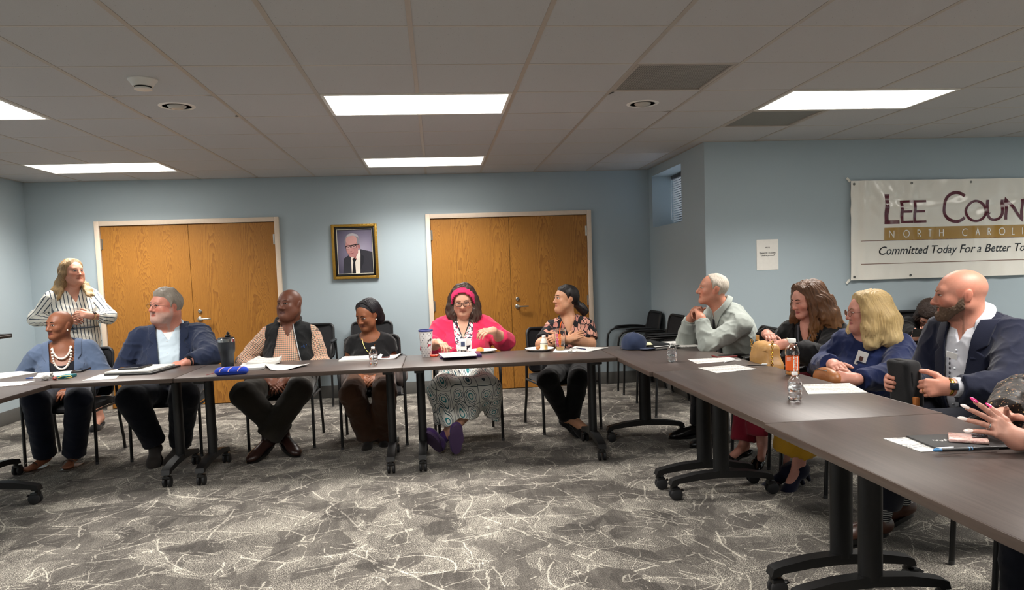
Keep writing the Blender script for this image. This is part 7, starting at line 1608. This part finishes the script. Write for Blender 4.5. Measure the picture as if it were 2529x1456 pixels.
t,L,W_=slab('spiral_notebook','white spiral notebook under the gray-shirted man\'s elbows','notebook',[(1662,860),(1728,856),(1690,843),(1628,845)],M_BLANK,.006,TZ,.001,'pages'); MB().box((0,0,-.0003),(L*1.02,W_*1.02,.0016)).build('cover',M_BLKC,t)
co=MB().tube([(.006*math.cos(a),0,.004+.006*math.sin(a)) for a in np.linspace(0,6.283,12,endpoint=False)],.0010,5,closed=True).mesh('spiral_ring',M_SILV)
for k in range(22): o=link('spiral_ring',co,t); o.location=(-L/2+.01+k*(L-.02)/21,-W_/2,.0); o.rotation_euler=(0,0,math.pi/2)
phone('dark red phone on the table beside the gray-shirted man',[(1762,884),(1812,881),(1816,877),(1766,879)],'7a2a2a',TZ,.009)
sheet('paper_sheet','printed sheet with a pen across it, nearer the red phone',[(1722,898),(1832,889),(1800,882),(1698,887)])
pen('silver pen lying across the printed sheet',(1788,894),(1826,886),'b9babd')
sheet('paper_sheet','printed sheet beside the black pencil, in front of the tan handbag',[(1770,921),(1870,911),(1818,900),(1724,908)])
pen('slim black pencil at the table edge by the tan handbag',(1842,902),(1896,900),'17171a',name='pencil',r=.0035)
sheet('document_stack','stapled printed pages in front of the blond woman',[(1996,974),(2142,970),(2098,947),(1982,951)],'paper',M_PRINT,.004,part='pages')
# tan handbag on the lap, leaning at the table edge
c=A(PX(1893,876,2.02)); t=thing('handbag','tan leather handbag with a chain strap held open on the lap','handbag',c); M_TAN=mat('tan_leather','b98d55',.42,0,.45,(14,.18),(40,.25,.01))
ux=unit(A(PX(1940,880,2.02))-A(PX(1850,870,2.02))); uz=A((0,0,1)); uy=np.cross(uz,ux)
def bagd(P):
    q=P@np.stack([ux,uy,uz]).T; x,y,z=q.T; z=z+.10*x+.012*np.cos(x*15); w=1+.25*np.clip(-z/.08,-1,1)
    return np.linalg.norm(np.stack([np.maximum(np.abs(x)-.088*w,0),np.maximum(np.abs(y)-.022*w,0),np.maximum(np.abs(z)-.052,0)]),axis=0)-.032
F=Field((-.25,-.25,-.18),(.25,.25,.18),.005); F.F[:]=.2; i,P=F.band(-1,1); F.F[i]=bagd(P)
F.disp(lambda P:.0055*np.sin((P@ux)*20-(P[:,2])*40+1.5*wob(P,9.))*smooth01((P[:,2]+.07)/.06)+.002*wob(P,30.),.05); V,Q=F.net(); link('bag_body',np_mesh('bag_body',V,Q,M_TAN,None,V),t)
xs=np.linspace(-.10,.10,11)
MB().tube([Vector(ux*x-uy*.006+uz*(.082-.10*x-.012*math.cos(x*15))) for x in xs],.004,6).build('zip',M_GOLDM,t); MB().tube([Vector(ux*x*1.05-uy*.053+uz*(.045-.10*x-.012*math.cos(x*15))) for x in xs],.0035,6).build('front_seam',M_TAN,t)
for e in (-1,1): 
    for k in range(14):
        p_=ux*(e*(.148-.012*math.sin(k/13*3)))+uz*(.085-k*.0135)-uy*.03; m=MB().tube([Vector(p_+(ux*math.cos(a)*.006+uz*math.sin(a)*.009) if k%2 else p_+(uy*math.cos(a)*.006+uz*math.sin(a)*.009)) for a in np.linspace(0,6.283,10,endpoint=False)],.0022,5,closed=True); m.build('chain_link',M_GOLDM,t)
MB().box(Vector(-ux*.125+uz*.105),(.02,.012,.035),.003).build('strap_tab',M_TAN,t)
# brown clutch
c=A(PX(2043,929,2.06)); t=thing('clutch_purse','brown leather clutch under the folded hands of the blond woman','purse',c); ux=unit(A(PX(2085,935,2.06))-A(PX(2018,925,2.06))); uy=np.cross((0,0,1),ux); M=np.stack([ux,uy,A((0,0,1))])
sdf_obj('purse_body',[ell((0,0,0),(.10,.035,.048),M,.01),cap(-ux*.07-A((0,0,.01)),ux*.07-A((0,0,.015)),.036,.036,.03)],mat('brown_leather','9a6238',.4,0,.45,(18,.2),(60,.2)),t,(0,0,0),.004); MB().tube([Vector(-ux*.10+uy*-.02+A((0,0,.025))),Vector(-ux*.03-uy*.036+A((0,0,.038))),Vector(ux*.06-uy*.036+A((0,0,.035)))],.002,6).build('zip',M_SILV,t)
# black pouch of the bearded man
c=A(PX(2236,945,2.12)); t=thing('zip_pouch','black soft zip pouch held upright by the bearded man','pouch',c); dx=unit(A(PX(2270,948,2.14))-A(PX(2204,940,2.12))); M=np.stack([dx,np.cross((0,0,1),dx),A((0,0,1))])
def pou(P):
    q=P@M.T; x,y,z=q.T; x=x+.25*(z)*.35; return np.linalg.norm(np.stack([np.maximum(np.abs(x)-.045,0),np.maximum(np.abs(y)-.022,0),np.maximum(np.abs(z)-.085,0)]),axis=0)-.022
F=Field((-.16,-.16,-.16),(.16,.16,.16),.0045); F.F[:]=.2; i,P=F.band(-1,1); F.F[i]=pou(P); F.disp(lambda P:.003*wob(P,30.),.03); V,Q=F.net(); link('pouch_body',np_mesh('pouch_body',V,Q,fab('black_ballistic_nylon','161618',fine=260.),None,V),t)
MB().tube([Vector(M[0]*.068-M[1]*.02-M[2]*.07),Vector(M[0]*.062-M[1]*.02+M[2]*.05),Vector(M[0]*.03-M[1]*.025+M[2]*.104),Vector(M[0]*-.06-M[1]*.025+M[2]*.106)],.0035,6).build('zip',mat('black_zip','0a0a0b',.3),t)
MB().box(Vector(M[0]*.085-M[1]*.02-M[2]*.085),(.02,.03,.06),.004).build('leather_tab',mat('tan_tab','a0602c',.5),t)
# folder, phone and pen at the near right corner
sheet('paper_sheet','white page with typed lines under the black folder by the pink nails',[(2275,1116),(2330,1113),(2360,1075),(2181,1083)],'paper',M_PRINT,.002,TZ)
t,L,W_=slab('folder','thin dark gray folder on the white page by the pink nails','folder',[(2310,1114),(2474,1105),(2440,1073),(2248,1078)],mat('charcoal_cover','2a2a2b',.5),.006,TZ+.0022,.002,'cover')
MB().tube([(-.075+.0022*i,.012+.010*math.sin(i*1.05)+.004*math.sin(i*.37),.0062) for i in range(48)],.0013,5,flat=.3).build('cover_script',mat('white_print','e4e4e2',.5),t)
p0,p1=(2305,1111),(2470,1104); a,b=PZ(*p0,TZ+.013),PZ(*p1,TZ+.013); t=thing('stylus_pen','thick dark pen with blue bands along the folder edge','pen',a); d=b-a; MB().tube([d*.12,d*.97],[.0055,.0055],12).build('barrel',mat('dark_pen_barrel','2c2d30',.35),t); MB().tube([d*0,d*.03,d*.12],[.003,.0058,.0056],12).build('blue_end',mat('blue_pen_end','4d86b8',.25),t)
for s_ in (.52,.56,.60): MB().tube([d*s_,d*(s_+.018)],.006,12).build('blue_band',mat('blue_band%d'%int(s_*100),'4d86b8' if s_<.6 else '101012',.25),t)
MB().tube([d*.04+Vector((0,0,.007)),d*.30+Vector((0,0,.007))],.0014,6).build('clip',M_SILV,t)
k=NT('marble_print_case'); v=k.co(); n1=k.noise(v,22.,4.,.6,1.5); k.set(Base_Color=k.ramp(n1,[(.3,lin('8a6a64')),(.45,lin('d9bcb2')),(.6,lin('b98e88')),(.75,lin('ecdcd4'))]),Roughness=.15)
t,L,W_=slab('smartphone','phone in a pinkish marbled case lying face down on the dark folder','phone',[(2362,1092),(2448,1098),(2434,1080),(2322,1072)],k.m,.010,TZ+.009,.004,'case'); MB().box((L*.30,W_*.12,.0115),(.045,.042,.003),.004).build('camera_bump',mat('dark_camera_glass','1a1518',.1),t)
for x,y in ((.018,.010),(.018,-.010),(-.004,.0)): MB().lathe([(0,.0022),(.007,.0022),(.008,0)],16,(L*.30+x-.008,W_*.12+y,.0128)).build('camera_lens',M_PHONE,t)
# projector poking in at the left edge
c=PY(-20,832,6.2); t=thing('projector','black projector corner standing beyond the left table end','projector',(c.x,c.y,0)); MB().box((-.09,0,c.z),(.36,.24,.034),.006).build('housing',mat('black_projector','101012',.4),t); MB().box((.089,0,c.z+.004),(.004,.2,.006)).build('vent_strip',mat('grey_strip','8a8a8a',.4),t); MB().cyl((-.18,0,.03),(-.18,0,c.z-.016),.02).build('stand_pole',M_BLK,t); MB().lathe([(.12,0),(.12,.02),(.02,.035)],24,(-.18,0,0)).build('stand_base',M_BLK,t)
